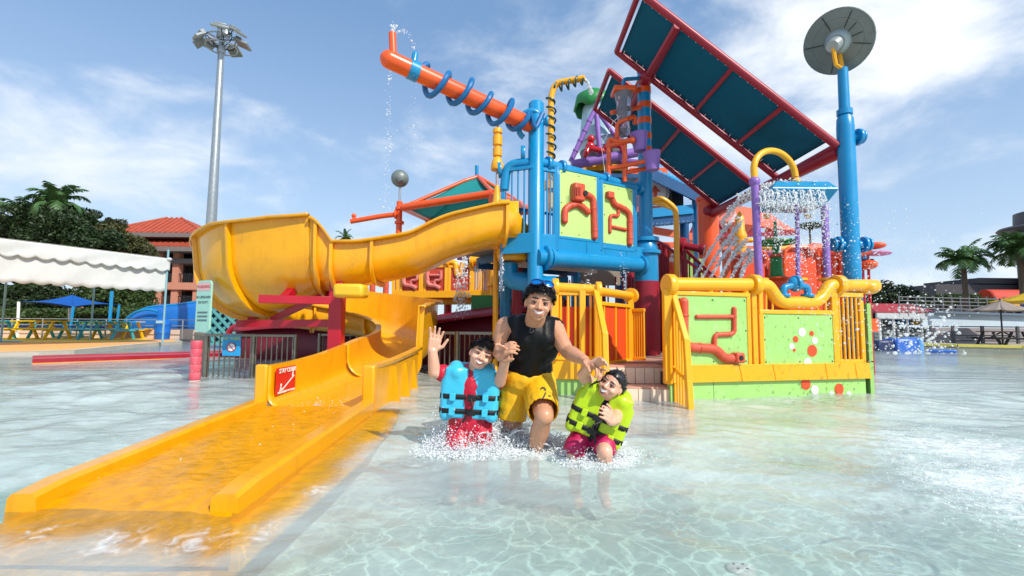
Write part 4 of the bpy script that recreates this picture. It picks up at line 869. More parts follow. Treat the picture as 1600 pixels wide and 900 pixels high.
def panel(parent, fr, x0, x1, y0, y1, mat, n, name='panel', frame=None, th=.025, fw=.05):
    (ua, va), (ub, vb) = fr.uv(x0, y1, n), fr.uv(x1, y0, n)
    p = MB().box(fr((ua+ub)/2, (va+vb)/2, n-th/2), (ub-ua, th, vb-va), fr.rot).build(name, mat, parent, bevel=.004)
    if frame:
        m = MB(); m.bar(fr(ua, va, n-.01), fr(ua, vb, n-.01), fw); m.bar(fr(ub, va, n-.01), fr(ub, vb, n-.01), fw); m.bar(fr(ua-fw/2, vb+fw/2, n-.01), fr(ub+fw/2, vb+fw/2, n-.01), fw); m.bar(fr(ua-fw/2, va-fw/2, n-.01), fr(ub+fw/2, va-fw/2, n-.01), fw); m.build('panel_frame', frame, p, bevel=.006)
    sc = MB()
    for u in (ua+.06, (ua+ub)/2, ub-.06):
        for v in (va+.05, vb-.05): sc.lathe(fr(u, v, n+.001), fr.n, [(0, .011), (.004, .009)], 8)
    for u in (ua+.05, ub-.05): sc.lathe(fr(u, (va+vb)/2, n+.001), fr.n, [(0, .011), (.004, .009)], 8)
    sc.build('screws', DKMET, p)['kind'] = 'stuff'; return p, (ua, ub, va, vb)
def splash_platform():
    t = thing('splash_platform', (3.4, 6.6, 0), 'yellow fenced splash deck with green pipe panels at the right', 'play platform'); L = FR.len
    # deck boards, skirt, base boards
    DK = M('deck_boards', (196, 150, 128), .5, .12, 3, dirt=((160, 120, 100), .5))
    for k in range(9): x0 = 1.0; MB().box((3.0, 6.55+.5*k+.23, .36), (4.3 if k else 2.9, .47, .06)).build('deck_board', DK, t, bevel=.01) if k else None
    MB().prism([FR(.05, -.4, -.10), FR(L-.02, -.4, -.10), FR(L+.05, -.4, -3.2), FR(.05, -.4, -3.2)], (0, 0, .72)).build('deck_core', M('dark_core', (60, 56, 50), .8, .2, 2), t, smooth=None)
    for x0, x1 in ((1046, 1115), (1115, 1353)):
        ua, ub = FR.uv(x0, 600)[0], FR.uv(x1, 600)[0]; sk = MB().box(FR((ua+ub)/2, -.09, -.03), (ub-ua-.008, .06, .64), FR.rot).build('skirt_board', LIME, t)
        if x1 > 1300:
            for px, py, r, mt in ((1259, 600, .075, BRICK), (1273, 609, .06, WHITE), (1311, 608, .075, BRICK), (1299, 616, .04, WHITE), (1326, 616, .04, WHITE)): disc(FR, px, py, r, .002, mt, sk)
    # slanted yellow base boards
    seams = [1074, 1152, 1204, 1285, 1331, 1354]
    for x0, x1 in zip(seams, seams[1:]):
        ua, ub = FR.uv(x0, 585)[0], FR.uv(x1, 585)[0]; sl = .035
        q = [FR(ua+.004+sl, .215, .0), FR(ub-.004+sl, .215, .0), FR(ub-.004-sl, .43, .03), FR(ua+.004-sl, .43, .03)]
        MB().prism(q, FR.n*.05).build('base_board', YEL, t, smooth=None, bevel=.004)
    ua = FR.uv(1040, 585)[0]; MB().box(FR((ua+FR.uv(1074, 585)[0])/2, .32, .02), (.2, .04, .21), FR.rot).build('base_board', YEL, t)
    # right side wall of the platform with its dotted board
    e = FR(L, 0, 0); sidefr = Fr((e.x, e.y), (e.x+.35, e.y+2.6))
    MB().box(sidefr(1.3, .03, .0), (2.6, .05, .80), sidefr.rot).build('side_skirt', LIME, t); sb = MB().box(sidefr(.55, .85, .0), (1.1, .05, .8), sidefr.rot).build('side_board', LIME, t)
    for u, v, r in ((.25, .42, .13), (.3, .2, .07), (.36, .08, .05), (.42, .0, .035)): MB().lathe(sidefr(u, v, .027), sidefr.n, [(0, r), (.004, r)], 20).build('dot', BRICK, sb)
    bo = V(1352, 515, 7.6); MB().box((bo.x, 7.6, V(1352, 508, 7.6).z), (.2, .3, .2)).build('orange_cap', ORG, t)
    # posts
    def post(px, y0, y1, w=.09, n=0.): 
        u, va = FR.uv(px, y0, n); MB().bar(FR(u, va, n), FR(u, FR.uv(px, y1, n)[1], n), w).build('post', YEL, t, bevel=.012)
    post(1044, 600, 452, .10); post(1180, 580, 446, .07); post(1191, 580, 446, .06); post(1306, 580, 446, .09); post(1349, 580, 470, .06)
    # panels
    p1, _ = panel(t, FR, 1056, 1169, 464, 572, LIME, .03, frame=YEL)
    relief(p1, FR, [([(1068, 472), (1068, 542), (1118, 545), (1132, 560), (1146, 560)], .060), ([(1089, 495), (1148, 495)], .028), ([(1147, 483), (1147, 522), (1116, 523), (1116, 545)], .032)], .03)
    c = FR.at(1153, 559, .07); MB().box(c, (.13, .12, .13), FR.rot).build('pipe_end', TERRA, p1, bevel=.02); MB().lathe(c+FR.n*.055, FR.n, [(0, .035), (.012, .03)], 14).build('pipe_hole', BLACK, p1)
    p2, _ = panel(t, FR, 1191, 1303, 492, 572, LIME, .03, frame=YEL)
    for px, py, r, mt in ((1253, 519, .058, WHITE), (1268, 521, .035, BRICK), (1243, 530, .042, BRICK), (1273, 532, .046, WHITE), (1237, 541, .040, WHITE), (1241, 547, .022, BRICK), (1269, 548, .078, BRICK), (1262, 566, .060, WHITE)): disc(FR, px, py, r, .031, mt, p2)
    # small bars above panel 2 and fence at right end
    r = MB(); r.bar(FR.at(1191, 487, 0), FR.at(1306, 488, 0), .05); rr = r.build('mid_rail', YEL, t)
    for px in (1197, 1207, 1278, 1290, 1299): rod('bar', FR.at(px, 487), FR.at(px, 455), .014, YEL, rr, 8)
    ua, ub = FR.uv(1308, 500)[0], FR.uv(1348, 500)[0]; railing(t, FR, ua, ub, .45, FR.uv(1330, 461)[1], 6, YEL, .03, .016)
    # big top pipe with the dip
    def T(px, py): return FR.at(px, py, 0)
    tp = bendpipe([T(1043, 444), T(1186, 445), T(1200, 446), T(1217, 473), T(1278, 473), T(1296, 446), T(1306, 446), T(1366, 446)], .22, 6)
    pm = MB().tube(tp, .085, 16); 
    for px in (1046, 1178, 1309): flange(pm, T(px, 445), FR.u, .135, .10)
    pm.ball(T(1366, 446), .085); pm.ball(T(1357, 449), (.16, .13, .10)); pm.build('top_pipe', YEL, t)
    sp = MB()
    for px in (1054, 1110, 1165): sp.cyl(T(px, 462), T(px, 448), .035)
    sp.build('pipe_spacer', YEL, t)
    # blue double-elbow tap on the dip
    b = MB(); b.tube(bendpipe([T(1224, 461), T(1224, 449), T(1242, 445), T(1262, 449), T(1262, 461)], .14, 6), .045, 12); b.ball(T(1243, 443), (.10, .08, .10))
    for px in (1224, 1262): flange(b, T(px, 462), (0, 0, 1), .085, .04)
    flange(b, T(1243, 443), FR.u, .11, .05); b.build('blue_tap', BLUE, t)
    # ---- left block beside the stairs
    MB().box(FL(FL.len/2-.02, -.08, -.06), (FL.len, .06, .62), FL.rot).build('skirt_board', LIME, t); 
    MB().box(FL(FL.len/2-.02, .335, -.03), (FL.len+.03, .08, .26), FL.rot).build('base_board', YEL, t, bevel=.01)
    q = Fr((.53, 6.30), (.50, 8.2)); MB().bar(q(.04, .33, 0), q(1.9, .33, 0), .08, .26).build('base_board', YEL, t); MB().bar(q(.04, -.1, 0), q(1.9, -.1, 0), .05, .62).build('skirt_board', LIME, t)
    zt = FL.uv(900, 458)[1]
    railing(t, FL, .06, FL.len-.04, .48, zt, 5, YEL, .03, .017)
    for u, w in ((.03, .10), (FL.len*.66, .08), (FL.len, .10)): MB().bar(FL(u, .46, .02), FL(u, zt+.10, .02), w).build('post', YEL, t, bevel=.012)
    pb = MB(); pb.cyl(FL.at(868, 449, 0), FL.at(936, 453, 0), .065); flange(pb, FL.at(868, 449), FL.u, .12, .08); flange(pb, FL.at(935, 453), FL.u, .11, .07); pb.build('top_pipe', YEL, t)
    MB().box(FL(.36, .78, -.06), (.62, .025, .74), FL.rot).build('orange_board', BRICK, t)
    MB().box(FS(.62, .80, -.02), (1.0, .025, .78), FS.rot).build('orange_board', BRICK, t)
    zs = 1.36; ps = MB(); ps.cyl(FS(.03, zs), FS(1.2, zs), .06); flange(ps, FS(1.22, zs), FS.u, .12, .07); ps.build('top_pipe', YEL, t)
    railing(t, FS, .02, 1.22, .40, 1.20, 3, YEL, .025, .014)
    MB().bar(FS(1.2, .36), FS(1.2, 1.36), .08).build('post', YEL, t)
    fb = Fr(FS(1.2, 0), FR(.3, 0, -1.15)); railing(t, fb, .02, fb.len, .42, 1.14, 6, YEL, .025, .015)
    # stairs with cream risers
    for k, (y, z0, z1, x0, x1) in enumerate(((6.32, .16, .36, 1.12, 1.98), (5.98, -.06, .13, 1.12, 2.14), (5.68, -.34, -.08, 1.10, 2.16))):
        n = 7
        for i in range(n): w = (x1-x0)/n; MB().box((x0+w*(i+.5), y+.02*k*.0, (z0+z1)/2), (w-.006, .05, z1-z0)).build('riser_board', CREAM, t, bevel=.004)
        MB().box(((x0+x1)/2, y+.17, z1+.012), (x1-x0, .36, .03)).build('tread', DK, t, bevel=.006)
    # stair handrails
    def handrail(x, ya, yb, za, zb, foot, nb):
        m = MB(); A, B, C = Vector((x, ya, za)), Vector((x+.02, yb+.12, zb)), Vector((x+.02, yb, foot)); m.bar(A, B, .07, .06); m.bar(B+Vector((0, 0, .02)), C, .07, .07); m.bar(Vector((x, ya, .40)), Vector((x, yb+.1, .40-.1)), .04); r = m.build('handrail', YEL, t, bevel=.01)
        for k in range(nb): f = (k+.5)/nb; p = A.lerp(B, f); rod('bar', (p.x, p.y, foot+.10), p, .015, YEL, r, 8)
    handrail(1.09, 6.22, 5.62, 1.36, .80, -.2, 5); handrail(2.0, 5.98, 5.46, 1.36, .74, -.3, 5)
splash_platform()

# ================================================================ blue tower with upper deck
P1 = Vector((.365, 7.5, 0)); P2 = Vector((2.46, 8.75, 0)); FT = Fr((.40, 7.42), (2.44, 8.62))
def tower():
    t = thing('blue_tower', (1.2, 8.6, 0), 'tall blue pipe tower with upper deck and lime panels behind the man', 'play tower')
    def pole(name, P, prof, mat=BLUE, n=20): MB().lathe((P.x, P.y, 0), (0, 0, 1), prof, n).build(name, mat, t)
    zt = V(838, 160, 7.5).z; r = .125
    pole('post', P1, [(-.4, r), (zt-.03, r), (zt, r*.8)])
    m = MB(); z = V(836, 192, 7.5).z
    for s in (-1, 1): m.cyl((P1.x, P1.y, z), (P1.x+s*.17, P1.y-.02, z+.02), .06); flange(m, (P1.x+s*.17, P1.y-.02, z+.02), (1, 0, 0), .085, .04)
    m.build('post_flange', BLUE, t)
    # second post: collars, thick foot, red base, orange rings
    z2 = V(1000, 96, 8.75).z; zc = V(1013, 378, 8.75).z; zc2 = V(1013, 395, 8.75).z; zr = V(1013, 440, 8.75).z
    pole('post', P2, [(zc, .13), (z2, .118)])
    pole('post_foot', P2, [(zr, .215), (zc2-.03, .215), (zc2-.03, .265), (zc2+.03, .265), (zc2+.03, .215), (zc2+.10, .215), (zc, .17), (zc, .235), (zc+.07, .235), (zc+.07, .13)])
    pole('post_base', P2, [(-.4, .225), (zr, .225)], DRED)
    for py in (108, 142, 166, 190, 214, 236): z = V(1003, py, 8.75).z; pole('orange_ring', P2, [(z-.06, .124), (z-.055, .13), (z+.055, .13), (z+.06, .124)], ORG)
    # deck: edge boards, floor, joists, main beam pipe
    zd = 2.30; L = FT.len
    cuts = [.0, .35, .95, 1.35, 1.85, L]
    for a, b in zip(cuts, cuts[1:]): MB().box(FT((a+b)/2, zd-.12, 0), (b-a-.006, .05, .26), FT.rot).build('edge_board', BLUE, t, bevel=.004)
    A = V(783, 372, 7.62); fl = Fr((A.x, A.y), (P1.x-.02, P1.y-.1)); MB().box(fl(fl.len/2, zd-.13, 0), (fl.len, .05, .28), fl.rot).build('edge_board', BLUE, t)
    MB().prism([FT(0, zd-.06, -.06), FT(L, zd-.06, -.06), FT(L, zd-.06, -2.3), FT(-.6, zd-.06, -2.3), Vector((A.x+.05, A.y+.08, zd-.06))], (0, 0, .05)).build('deck_floor', M('deck_grey', (120, 128, 132), .7, .1, 2), t, smooth=None)
    for k in range(7): MB().bar(FT(.05+.36*k, zd-.17, -.08), FT(.05+.36*k, zd-.17, -2.2), .07, .14).build('joist', DBLUE, t)
    for n in (-.7, -1.4, -2.1): MB().bar(FT(.0, zd-.26, n), FT(L, zd-.26, n), .06, .12).build('joist', WHITE if n == -1.4 else DBLUE, t)
    a, b = V(838, 402, 7.42), V(1006, 415, 8.6); m = MB(); m.cyl(a, b, .135, n=20); flange(m, a.lerp(b, .07), b-a, .20, .06); flange(m, a.lerp(b, .11), b-a, .17, .05); flange(m, a.lerp(b, .965), b-a, .18, .06); m.build('main_beam', BLUE, t)
    # panels and railings
    zr0, zr1 = 2.36, 3.30
    p1, q1 = panel(t, FT, 873, 934, 277, 368, LIME2, .02, frame=BLUE, fw=.045)
    p1b, q2 = panel(t, FT, 941, 990, 296, 384, LIME2, .02, frame=BLUE, fw=.045)
    relief(p1, FT, [([(882, 345), (882, 326), (902, 317), (918, 331)], .058), ([(910, 303), (927, 308), (929, 370)], .056)], .02)
    c = FT.at(903, 301, .08); MB().box(c, (.22, .14, .30), FT.rot).build('pump_box', TERRA, p1, bevel=.03); MB().lathe(FT.at(912, 303, .11), FT.n, [(0, .05), (.06, .045)], 14).build('pump_hole', BLACK, p1)
    for k in range(5): MB().box(FT.at(896+2.6*k, 299, .155), (.012, .012, .14), FT.rot).build('grille_slat', M('dark_terracotta', (140, 46, 28), .6, .1, 4), p1)
    relief(p1b, FT, [([(954, 306), (960, 320), (968, 323), (984, 332), (984, 380)], .055), ([(966, 330), (966, 338), (953, 336), (953, 362)], .032), ([(955, 354), (977, 359)], .030)], .02)
    MB().box(FT.at(953, 305, .06), (.14, .1, .12), FT.rot).build('pump_box', TERRA, p1b, bevel=.02)
    for px in (869, 938, 992): MB().bar(FT.at(px, 392, 0), FT.at(px, 262+(px-869)*.28, 0), .07).build('panel_post', BLUE, t, bevel=.008)
    zp = 3.50; tp = MB(); a = Vector((P1.x+.05, P1.y-.02, zp)); b = Vector((P2.x-.05, P2.y-.05, 3.42)); tp.cyl(a, b, .075, n=16)
    for f in (.07, .19, .60, .94): flange(tp, a.lerp(b, f), b-a, .125, .06)
    for f in (.25, .4, .68, .84): tp.cyl(a.lerp(b, f)-Vector((0, 0, .18)), a.lerp(b, f), .03)
    tp.build('top_pipe', BLUE, t)
    c = V(790, 262, 7.66); lp = MB(); lp.tube(bendpipe([Vector((P1.x, P1.y, zp)), Vector((c.x+.02, 7.6, zp)), Vector((c.x-.02, 7.62, zp-.42))], .2, 7), .075, 14); flange(lp, V(817, 240, 7.55), (1, 0, 0), .125, .07); flange(lp, V(781, 266, 7.66), (1, 0, .1), .13, .06); lp.build('top_pipe', BLUE, t)
    railing(t, fl, .02, fl.len-.02, zd+.02, V(800, 265, 7.55).z, 5, BLUE, .028, .014); MB().bar(fl(.02, zd-.2), fl(.02, zp-.2), .06).build('rail_post', BLUE, t)
    f2 = Fr((P1.x+.03, P1.y-.05), FT.at(869, 330, 0)); railing(t, f2, .08, f2.len-.02, zd+.02, V(850, 265, 7.5).z, 4, BLUE, .028, .014)
    # back railing, stubs under the deck, yellow slide mouth
    fb = Fr(FT(.5, 0, -2.2), FT(L, 0, -2.2)); railing(t, fb, 0, fb.len, zd, 3.3, 16, DBLUE, .028, .014)
    m = MB(); c = V(800, 428, 7.9); m.tube(bendpipe([V(795, 412, 8.0), V(795, 436, 8.0), V(850, 446, 7.9)], .2, 6), .16, 14); m.cyl(V(842, 446, 7.6), V(868, 446, 7.6), .15); m.build('under_pipe', BLUE, t)
    for px, Y in ((900, 10.6), (1000, 10.9), (790, 9.8)): p = V(px, 430, Y); rod('rear_post', (p.x, Y, -.4), (p.x, Y, 3.4), .11, BLUE, t, 14)
    m = MB(); m.box(V(800, 398, 7.95), (.5, .5, .22)); m.build('slide_mouth', SLIDE, t, bevel=.06)
    m = MB(); a = V(777, 346, 7.9); m.sheet([[Vector((a.x+.05+.30*s, a.y-.45+.0*s, z)) for s in (0, .5, 1)] for z in (2.32, 2.6, 2.85)]); m.add([Vector((a.x+.03, a.y-.5, 2.25)), Vector((a.x+.03, a.y-.5, 2.86)), Vector((a.x+.2, a.y-.5, 2.86)), Vector((a.x+.62, a.y-.3, 2.32))], [(0, 1, 2, 3)]); m.build('slide_side', SLIDE, t, solid=.03)
    MB().bar(V(783, 388, 7.6), V(783, 452, 7.6), .05).build('hanger', M('grey_blue', (90, 110, 134), .5, .1, 4), t)
    for px, Y, h in ((808, 9.2, 435), (1015, 10, 400), (880, 11, 420), (940, 11.4, 420), (985, 10.8, 420)): p = V(px, h, Y); rod('red_post', (p.x, Y, -.4), (p.x, Y, p.z+.4), .10, DRED, t, 12)
    MB().box(V(934, 420, 10.8), (1.0, .08, .75)).build('screen_board', M('beige_board', (150, 138, 122), .7, .1, 2), t)
    for k in range(13): p = V(1022-12*k, 440, 9.9+.15*k); rod('screen_bar', (p.x, p.y, .36), (p.x, p.y, 2.0), .018, DRED, t, 6)
    MB().box(V(830, 450, 10.4), (1.6, .1, .5)).build('screen_board', BLUE, t); MB().box(V(800, 476, 10.6), (1.8, .1, .4)).build('screen_board', GREEN, t)
tower()
# ================================================================ orange water cannon arm
def coil(a, b, r, turns, cr, n=14, ph=0.):
    a = Vector(a); b = Vector(b); x, y, d = basis(b-a); N = int(turns*n); 
    return [a.lerp(b, i/N) + (x*math.cos(ph+2*math.pi*i/n)+y*math.sin(ph+2*math.pi*i/n))*r*(1+.15*math.sin(i*.37)) for i in range(N+1)]
def cannon():
    a = V(826, 194, 7.45); b = V(608, 93, 6.35); d = (b-a).normalized()
    t = thing('water_cannon', a, 'long orange spray pipe wrapped in blue hose atop the blue post', 'spray pipe')
    MB().caps(a, b, .125, n=18).build('barrel', ORG, t)
    up = MB().cyl(b+Vector((.06, 0, 0)), V(613, 52, 6.35), .052); up.build('nozzle', ORG, t)
    c = a.lerp(b, .845); m = MB(); flange(m, c, d, .14, .14, 20); m.caps(c+Vector((0, 0, .1)), V(649, 85, 6.55), .045); m.build('clamp', BLUE, t)
    hose = smoothpath([c-Vector((0, .05, .12))] + coil(a.lerp(b, .80), a.lerp(b, .04), .20, 5, .03, 10, .5)[2:] + [a+Vector((.1, -.1, -.1)), a+Vector((.22, -.05, .16))], 3)
    MB().tube(hose, .042, 8).build('hose', M('hose_blue', (10, 104, 164), .4, .1, 4), t)
    m = MB(); m.tube(arc(a-d*.02, (0, -.3, 1), (.9, 0, .2), .2, -2.6, 1.2, 14), .045, 10); m.build('saddle', BLUE, t)
cannon()

def shade(label, Y0, Y1, beams, name='sunshade'):
    t = thing(name, (3.5, (Y0+Y1)/2, 5), label, 'sunshade', 'tilted sunshades over the deck')
    xa, za, xb, zb = 1.92, 6.03, 4.86, 3.63; sl = (zb-za)/(xb-xa)
    def P(x, y, dz=0): return Vector((x, y, za+sl*(x-xa)+dz))
    for y in (Y0, Y1): rod('edge_tube', P(xa, y), P(xb, y), .058, DRED, t, 12)
    for x in (xa, xb): rod('edge_tube', P(x, Y0), P(x, Y1), .05, DRED, t, 12)
    for x in (2.55, 3.35, 4.1): rod('cross_tube', P(x, Y0), P(x, Y1), .04, DRED, t, 10)
    nx, ny = 24, 10; rows = []
    for i in range(nx+1):
        row = []
        for j in range(ny+1):
            u, v = i/nx, j/ny; sc = .028*math.sin(u*nx*1.3)**2; e = .05+sc
            x = xa+.08+(xb-xa-.16)*u; y = Y0+e+(Y1-Y0-2*e)*v; row.append(P(x, y, .03+.03*math.sin(math.pi*v)*math.sin(math.pi*u*4)**2))
        rows.append(row)
    MB().sheet(rows).build('fabric', TEALU, t, smooth=60, solid=.006)
    la = MB()
    for i in range(nx+1):
        x = xa+.12+(xb-xa-.24)*i/nx
        for y, s in ((Y0, 1), (Y1, -1)): la.cyl(P(x, y), P(x, y+s*.14, .03), .007, n=5)
    la.build('lacing', WHITE, t)['kind'] = 'stuff'
    return t, P
t1, P_ = shade('near tilted petrol-blue sunshade in a red frame, highest at upper left', 7.02, 8.62, 1)
t2, _ = shade('far tilted petrol-blue sunshade in a red frame, behind the striped post', 9.3, 11.0, 1)
bm_ = thing('shade_beams', (4.8, 9, 3.6), 'red steel beams carrying both tilted sunshades', 'beam')
rod('beam', (4.93, 7.05, 3.56), (4.70, 11.1, 3.56), .105, DRED, bm_, 16)
MB().ball(V(1109, 331, 11.2), .2).build('beam_cap', DRED, bm_)
rod('beam', (2.46, 8.72, 5.50), (2.50, 7.0, 5.50), .065, DRED, bm_, 14); MB().caps((2.46, 8.95, 5.5), (2.46, 8.55, 5.5), .13).build('beam_cap', DRED, bm_); rod('beam', (2.46, 8.9, 5.48), (2.46, 10.9, 5.5), .06, DRED, bm_, 12)
op = V(1108, 430, 11.3); o = thing('orange_post', (op.x, 11.3, 0), 'stout orange post at the far end of the red beam', 'post'); rod('shaft', (op.x, 11.3, -.4), (op.x, 11.3, 3.9), .24, ORG, o, 18); MB().lathe((op.x, 11.3, 3.9), (0, 0, 1), [(0, .27), (.08, .27), (.1, .2)], 18).build('cap', ORG, o); MB().lathe((op.x, 11.3, .36), (0, 0, 1), [(0, .34), (.06, .34)], 18).build('foot_plate', ORG, o)

def dish_pole():
    x, Y = 4.985, 7.0; t = thing('dish_pole', (x, Y, 0), 'tall blue pole with grey dish on top at the right end of the platform', 'pole')
    z = lambda py: V(1326, py, Y).z
    MB().lathe((x, Y, 0), (0, 0, 1), [(-.3, .118), (z(200), .118), (z(186), .11), (z(180), .08), (z(180), .105), (z(172), .105), (z(172), .075), (z(108), .07), (z(106), .05)], 22).build('shaft', BLUE, t)
    MB().lathe((x, Y, z(548)), (0, 0, 1), [(0, .20), (.05, .20)], 18).build('foot_flange', BLUE, t)
    m = MB(); py = 215; m.cyl((x, Y, z(py)), (x+.19, Y-.02, z(py)), .055); flange(m, (x+.17, Y-.02, z(py)), (1, 0, 0), .125, .05); flange(m, (x+.23, Y-.02, z(py)), (1, 0, 0), .10, .03); m.build('stub_flange', BLUE, t)
    zz = z(382)
    for s in (-1, 1): m = MB(); m.cyl((x, Y, zz), (x+s*.24, Y, zz), .06); flange(m, (x+s*.19, Y, zz), (1, 0, 0), .12, .04); flange(m, (x+s*.26, Y, zz), (1, 0, 0), .10, .03); m.build('stub_flange', BLUE, t)
    c = V(1309, 66, Y); ax = Vector((-.66, -.52, -.54)).normalized(); G = M('weathered_dish', (122, 130, 126), .45, .14, 3, metal=.25, dirt=((84, 92, 88), .6))
    R = .47
    d = MB().lathe(c, -ax, [(.0, R), (.02, R+.005), (.03, R-.01), (.10, .33), (.115, .31), (.16, .18), (.17, .0)], 40); d.build('dish', G, t)
    d = MB().lathe(c+ax*.005, -ax, [(0, R-.02), (.05, .37), (.06, .33), (.03, .30), (.06, .22), (.08, .20), (.06, .01)], 40); dd = d.build('dish_face', G, t)
    MB().lathe(c-ax*.06, ax, [(0, .20), (.12, .17), (.16, .12), (.34, .095), (.36, .08), (.36, .01)], 24).build('horn', M('pale_dish_metal', (160, 168, 166), .4, .1, 4, metal=.35), t)
    X, Yv, _d = basis(ax); ln = MB()
    for q, r0, r1 in ((.2, .12, R-.03), (2.2, .2, R-.03), (3.6, .2, R-.03), (5.1, .2, R-.03), (2.6, .18, .32), (3.1, .18, .32), (1.3, .2, R-.03)):
        e = X*math.cos(q)+Yv*math.sin(q); ln.cyl(c+e*r0+ax*.005, c+e*r1+ax*.03, .006, n=5)
    ln.tube([c+ax*.0+(X*math.cos(q)+Yv*math.sin(q))*.335 for q in np.linspace(0, 6.28, 33)[:-1]], .006, 5, True); ln.build('dish_lines', DKMET, dd)
    ap = c+ax*.26; MB().tube([ap+Vector((.0, 0, -.02)), V(1306, 101, Y-.1), V(1316, 108, Y)], .028, 8).build('bracket', YEL, t); MB().cyl(V(1316, 108, Y), V(1312, 84, Y+.05), .03).build('bracket', YEL, t)
dish_pole()

# ================================================================ purple-post water tray behind the right fence
def water_tray():
    Y = 6.9; t = thing('tipping_tray', V(1240, 430, Y), 'blue water tray on purple posts over the right fence', 'water tray'); zb = 1.35
    for px0, px1, py, r, yy in ((1186, 1179, 280, .052, Y-.3), (1247, 1245, 318, .030, Y-.2), (1293, 1287, 300, .048, Y-.1)):
        a, b = V(px0, 434, yy), V(px1, py, yy); rod('post', a, b, r, PUR, t, 12); MB().lathe(a-Vector((0, 0, .06)), (0, 0, 1), [(0, .06), (.02, .12), (.05, .12), (.06, .05)], 16).build('post_foot', YEL, t)
    a, b = V(1179, 278, Y-.3), V(1243, 262, Y); mid = (a+b)*.5
    c_ = V(1211, 271, Y-.15); hx = (V(1243, 264, Y)-a)*.5; hx.z = 0; pts = [a] + [c_ - hx*math.cos(k*math.pi/20) + Vector((0, 0, .33*math.sin(k*math.pi/20))) for k in range(21)]; MB().tube(pts, .045, 12).build('arch_pipe', YEL, t); MB().ball(V(1244, 283, Y), .06).build('nozzle', YEL, t); MB().ball(V(1179, 284, Y-.3), .075).build('joint', PUR, t); MB().lathe(V(1245, 292, Y), (0, 0, 1), [(0, .12), (.06, .06), (.1, .03)], 14).build('cone', DRED, t)
    x0, x1 = V(1188, 310, Y).x, V(1285, 310, Y).x; zt, zb = V(1240, 291, Y).z, V(1240, 327, Y).z
    m = MB(); m.add([(x0+.1, Y-.25, zt), (x1-.06, Y-.25, zt), (x1+.02, Y-.35, zt-.13), (x0-.02, Y-.35, zt-.13), (x1-.10, Y-.2, zb), (x0+.10, Y-.2, zb), (x0+.1, Y+.25, zt), (x1-.06, Y+.25, zt), (x1-.1, Y+.25, zb), (x0+.1, Y+.25, zb)], [(0, 1, 2, 3), (3, 2, 4, 5), (0, 3, 5, 9, 6), (1, 7, 8, 4, 2), (6, 7, 1, 0), (5, 4, 8, 9), (7, 6, 9, 8)]); m.build('tray', M('tray_blue', (10, 132, 178), .35, .12, 5), t, smooth=None, bevel=.015)
    for px in (1198, 1262): MB().ball(V(px, 338, Y), (.05, .05, .04)).build('outlet', YEL, t)
water_tray()

# ================================================================ far play structures behind the front deck
def plumbing():
    Y = 8.3; t = thing('orange_plumbing', V(970, 260, Y), 'orange pipework ladder with purple pails and clear funnel on the striped post', 'water pipes')
    P = lambda x, y, dy=0: V(x, y, Y+dy); r = .042
    pipe('riser', [P(951, 275), P(951, 216), P(966, 222, -.1), P(985, 219, -.2)], r, ORG, t, .10)
    pipe('riser', [P(976, 284), P(976, 222, -.1)], r, ORG, t); pipe('crossbar', [P(951, 264), P(1018, 250, -.2)], r, ORG, t); pipe('crossbar', [P(976, 270), P(1010, 263, 0)], r*.9, ORG, t)
    pipe('crossbar', [P(951, 228), P(988, 219, -.2)], r, ORG, t); pipe('riser', [P(964, 216), P(964, 192), P(980, 186)], r*.9, ORG, t); pipe('crossbar', [P(980, 186), P(992, 182, .1), P(992, 194, .1)], r, ORG, t, .06)
    pipe('crossbar', [P(955, 176, .1), P(1000, 168, .3)], r, ORG, t); MB().ball(P(1018, 250, -.2), .062).build('pipe_end', ORG, t); MB().ball(P(988, 219, -.2), .062).build('pipe_end', ORG, t)
    m = MB(); m.box(P(974, 143, .1), (.40, .34, .09)); m.build('funnel_tray', ORG, t, bevel=.02); pipe('crossbar', [P(975, 146, .2), P(1000, 140, .4)], .05, ORG, t)
    GLS = M('clear_plastic', (206, 200, 210), .08, .05, 4, trans=.75)
    MB().lathe(P(974, 146, .1), (0, 0, -1), [(0, .17), (.04, .16), (.25, .12), (.33, .15), (.45, .11), (.6, .10), (.7, .14), (.8, .07)], 20).build('funnel', GLS, t)
    pipe('feed_pipe', [P(1003, 122, .35), P(974, 124, .1), P(974, 138, .1)], .035, BLUE, t, .12); MB().ball(P(974, 139, .1), .05).build('feed_ball', WHITE, t)
    for px, py, dy, nm in ((998, 222, -.1, 'a'), (1018, 252, -.2, 'b')):
        c = P(px+2, py, dy); tilt = Vector((-.06, 0, 1)); MB().lathe(c-Vector((0, 0, .16)), tilt, [(0, .02), (0, .105), (.30, .15), (.315, .16), (.325, .15), (.325, .14), (.04, .1), (.04, .02)], 22).build('pail', PUR, t)
    MB().tube([P(948, 290), P(940, 230), P(958, 190), P(985, 168, .1)], .006, 5).build('rope', WHITE, t)
plumbing()
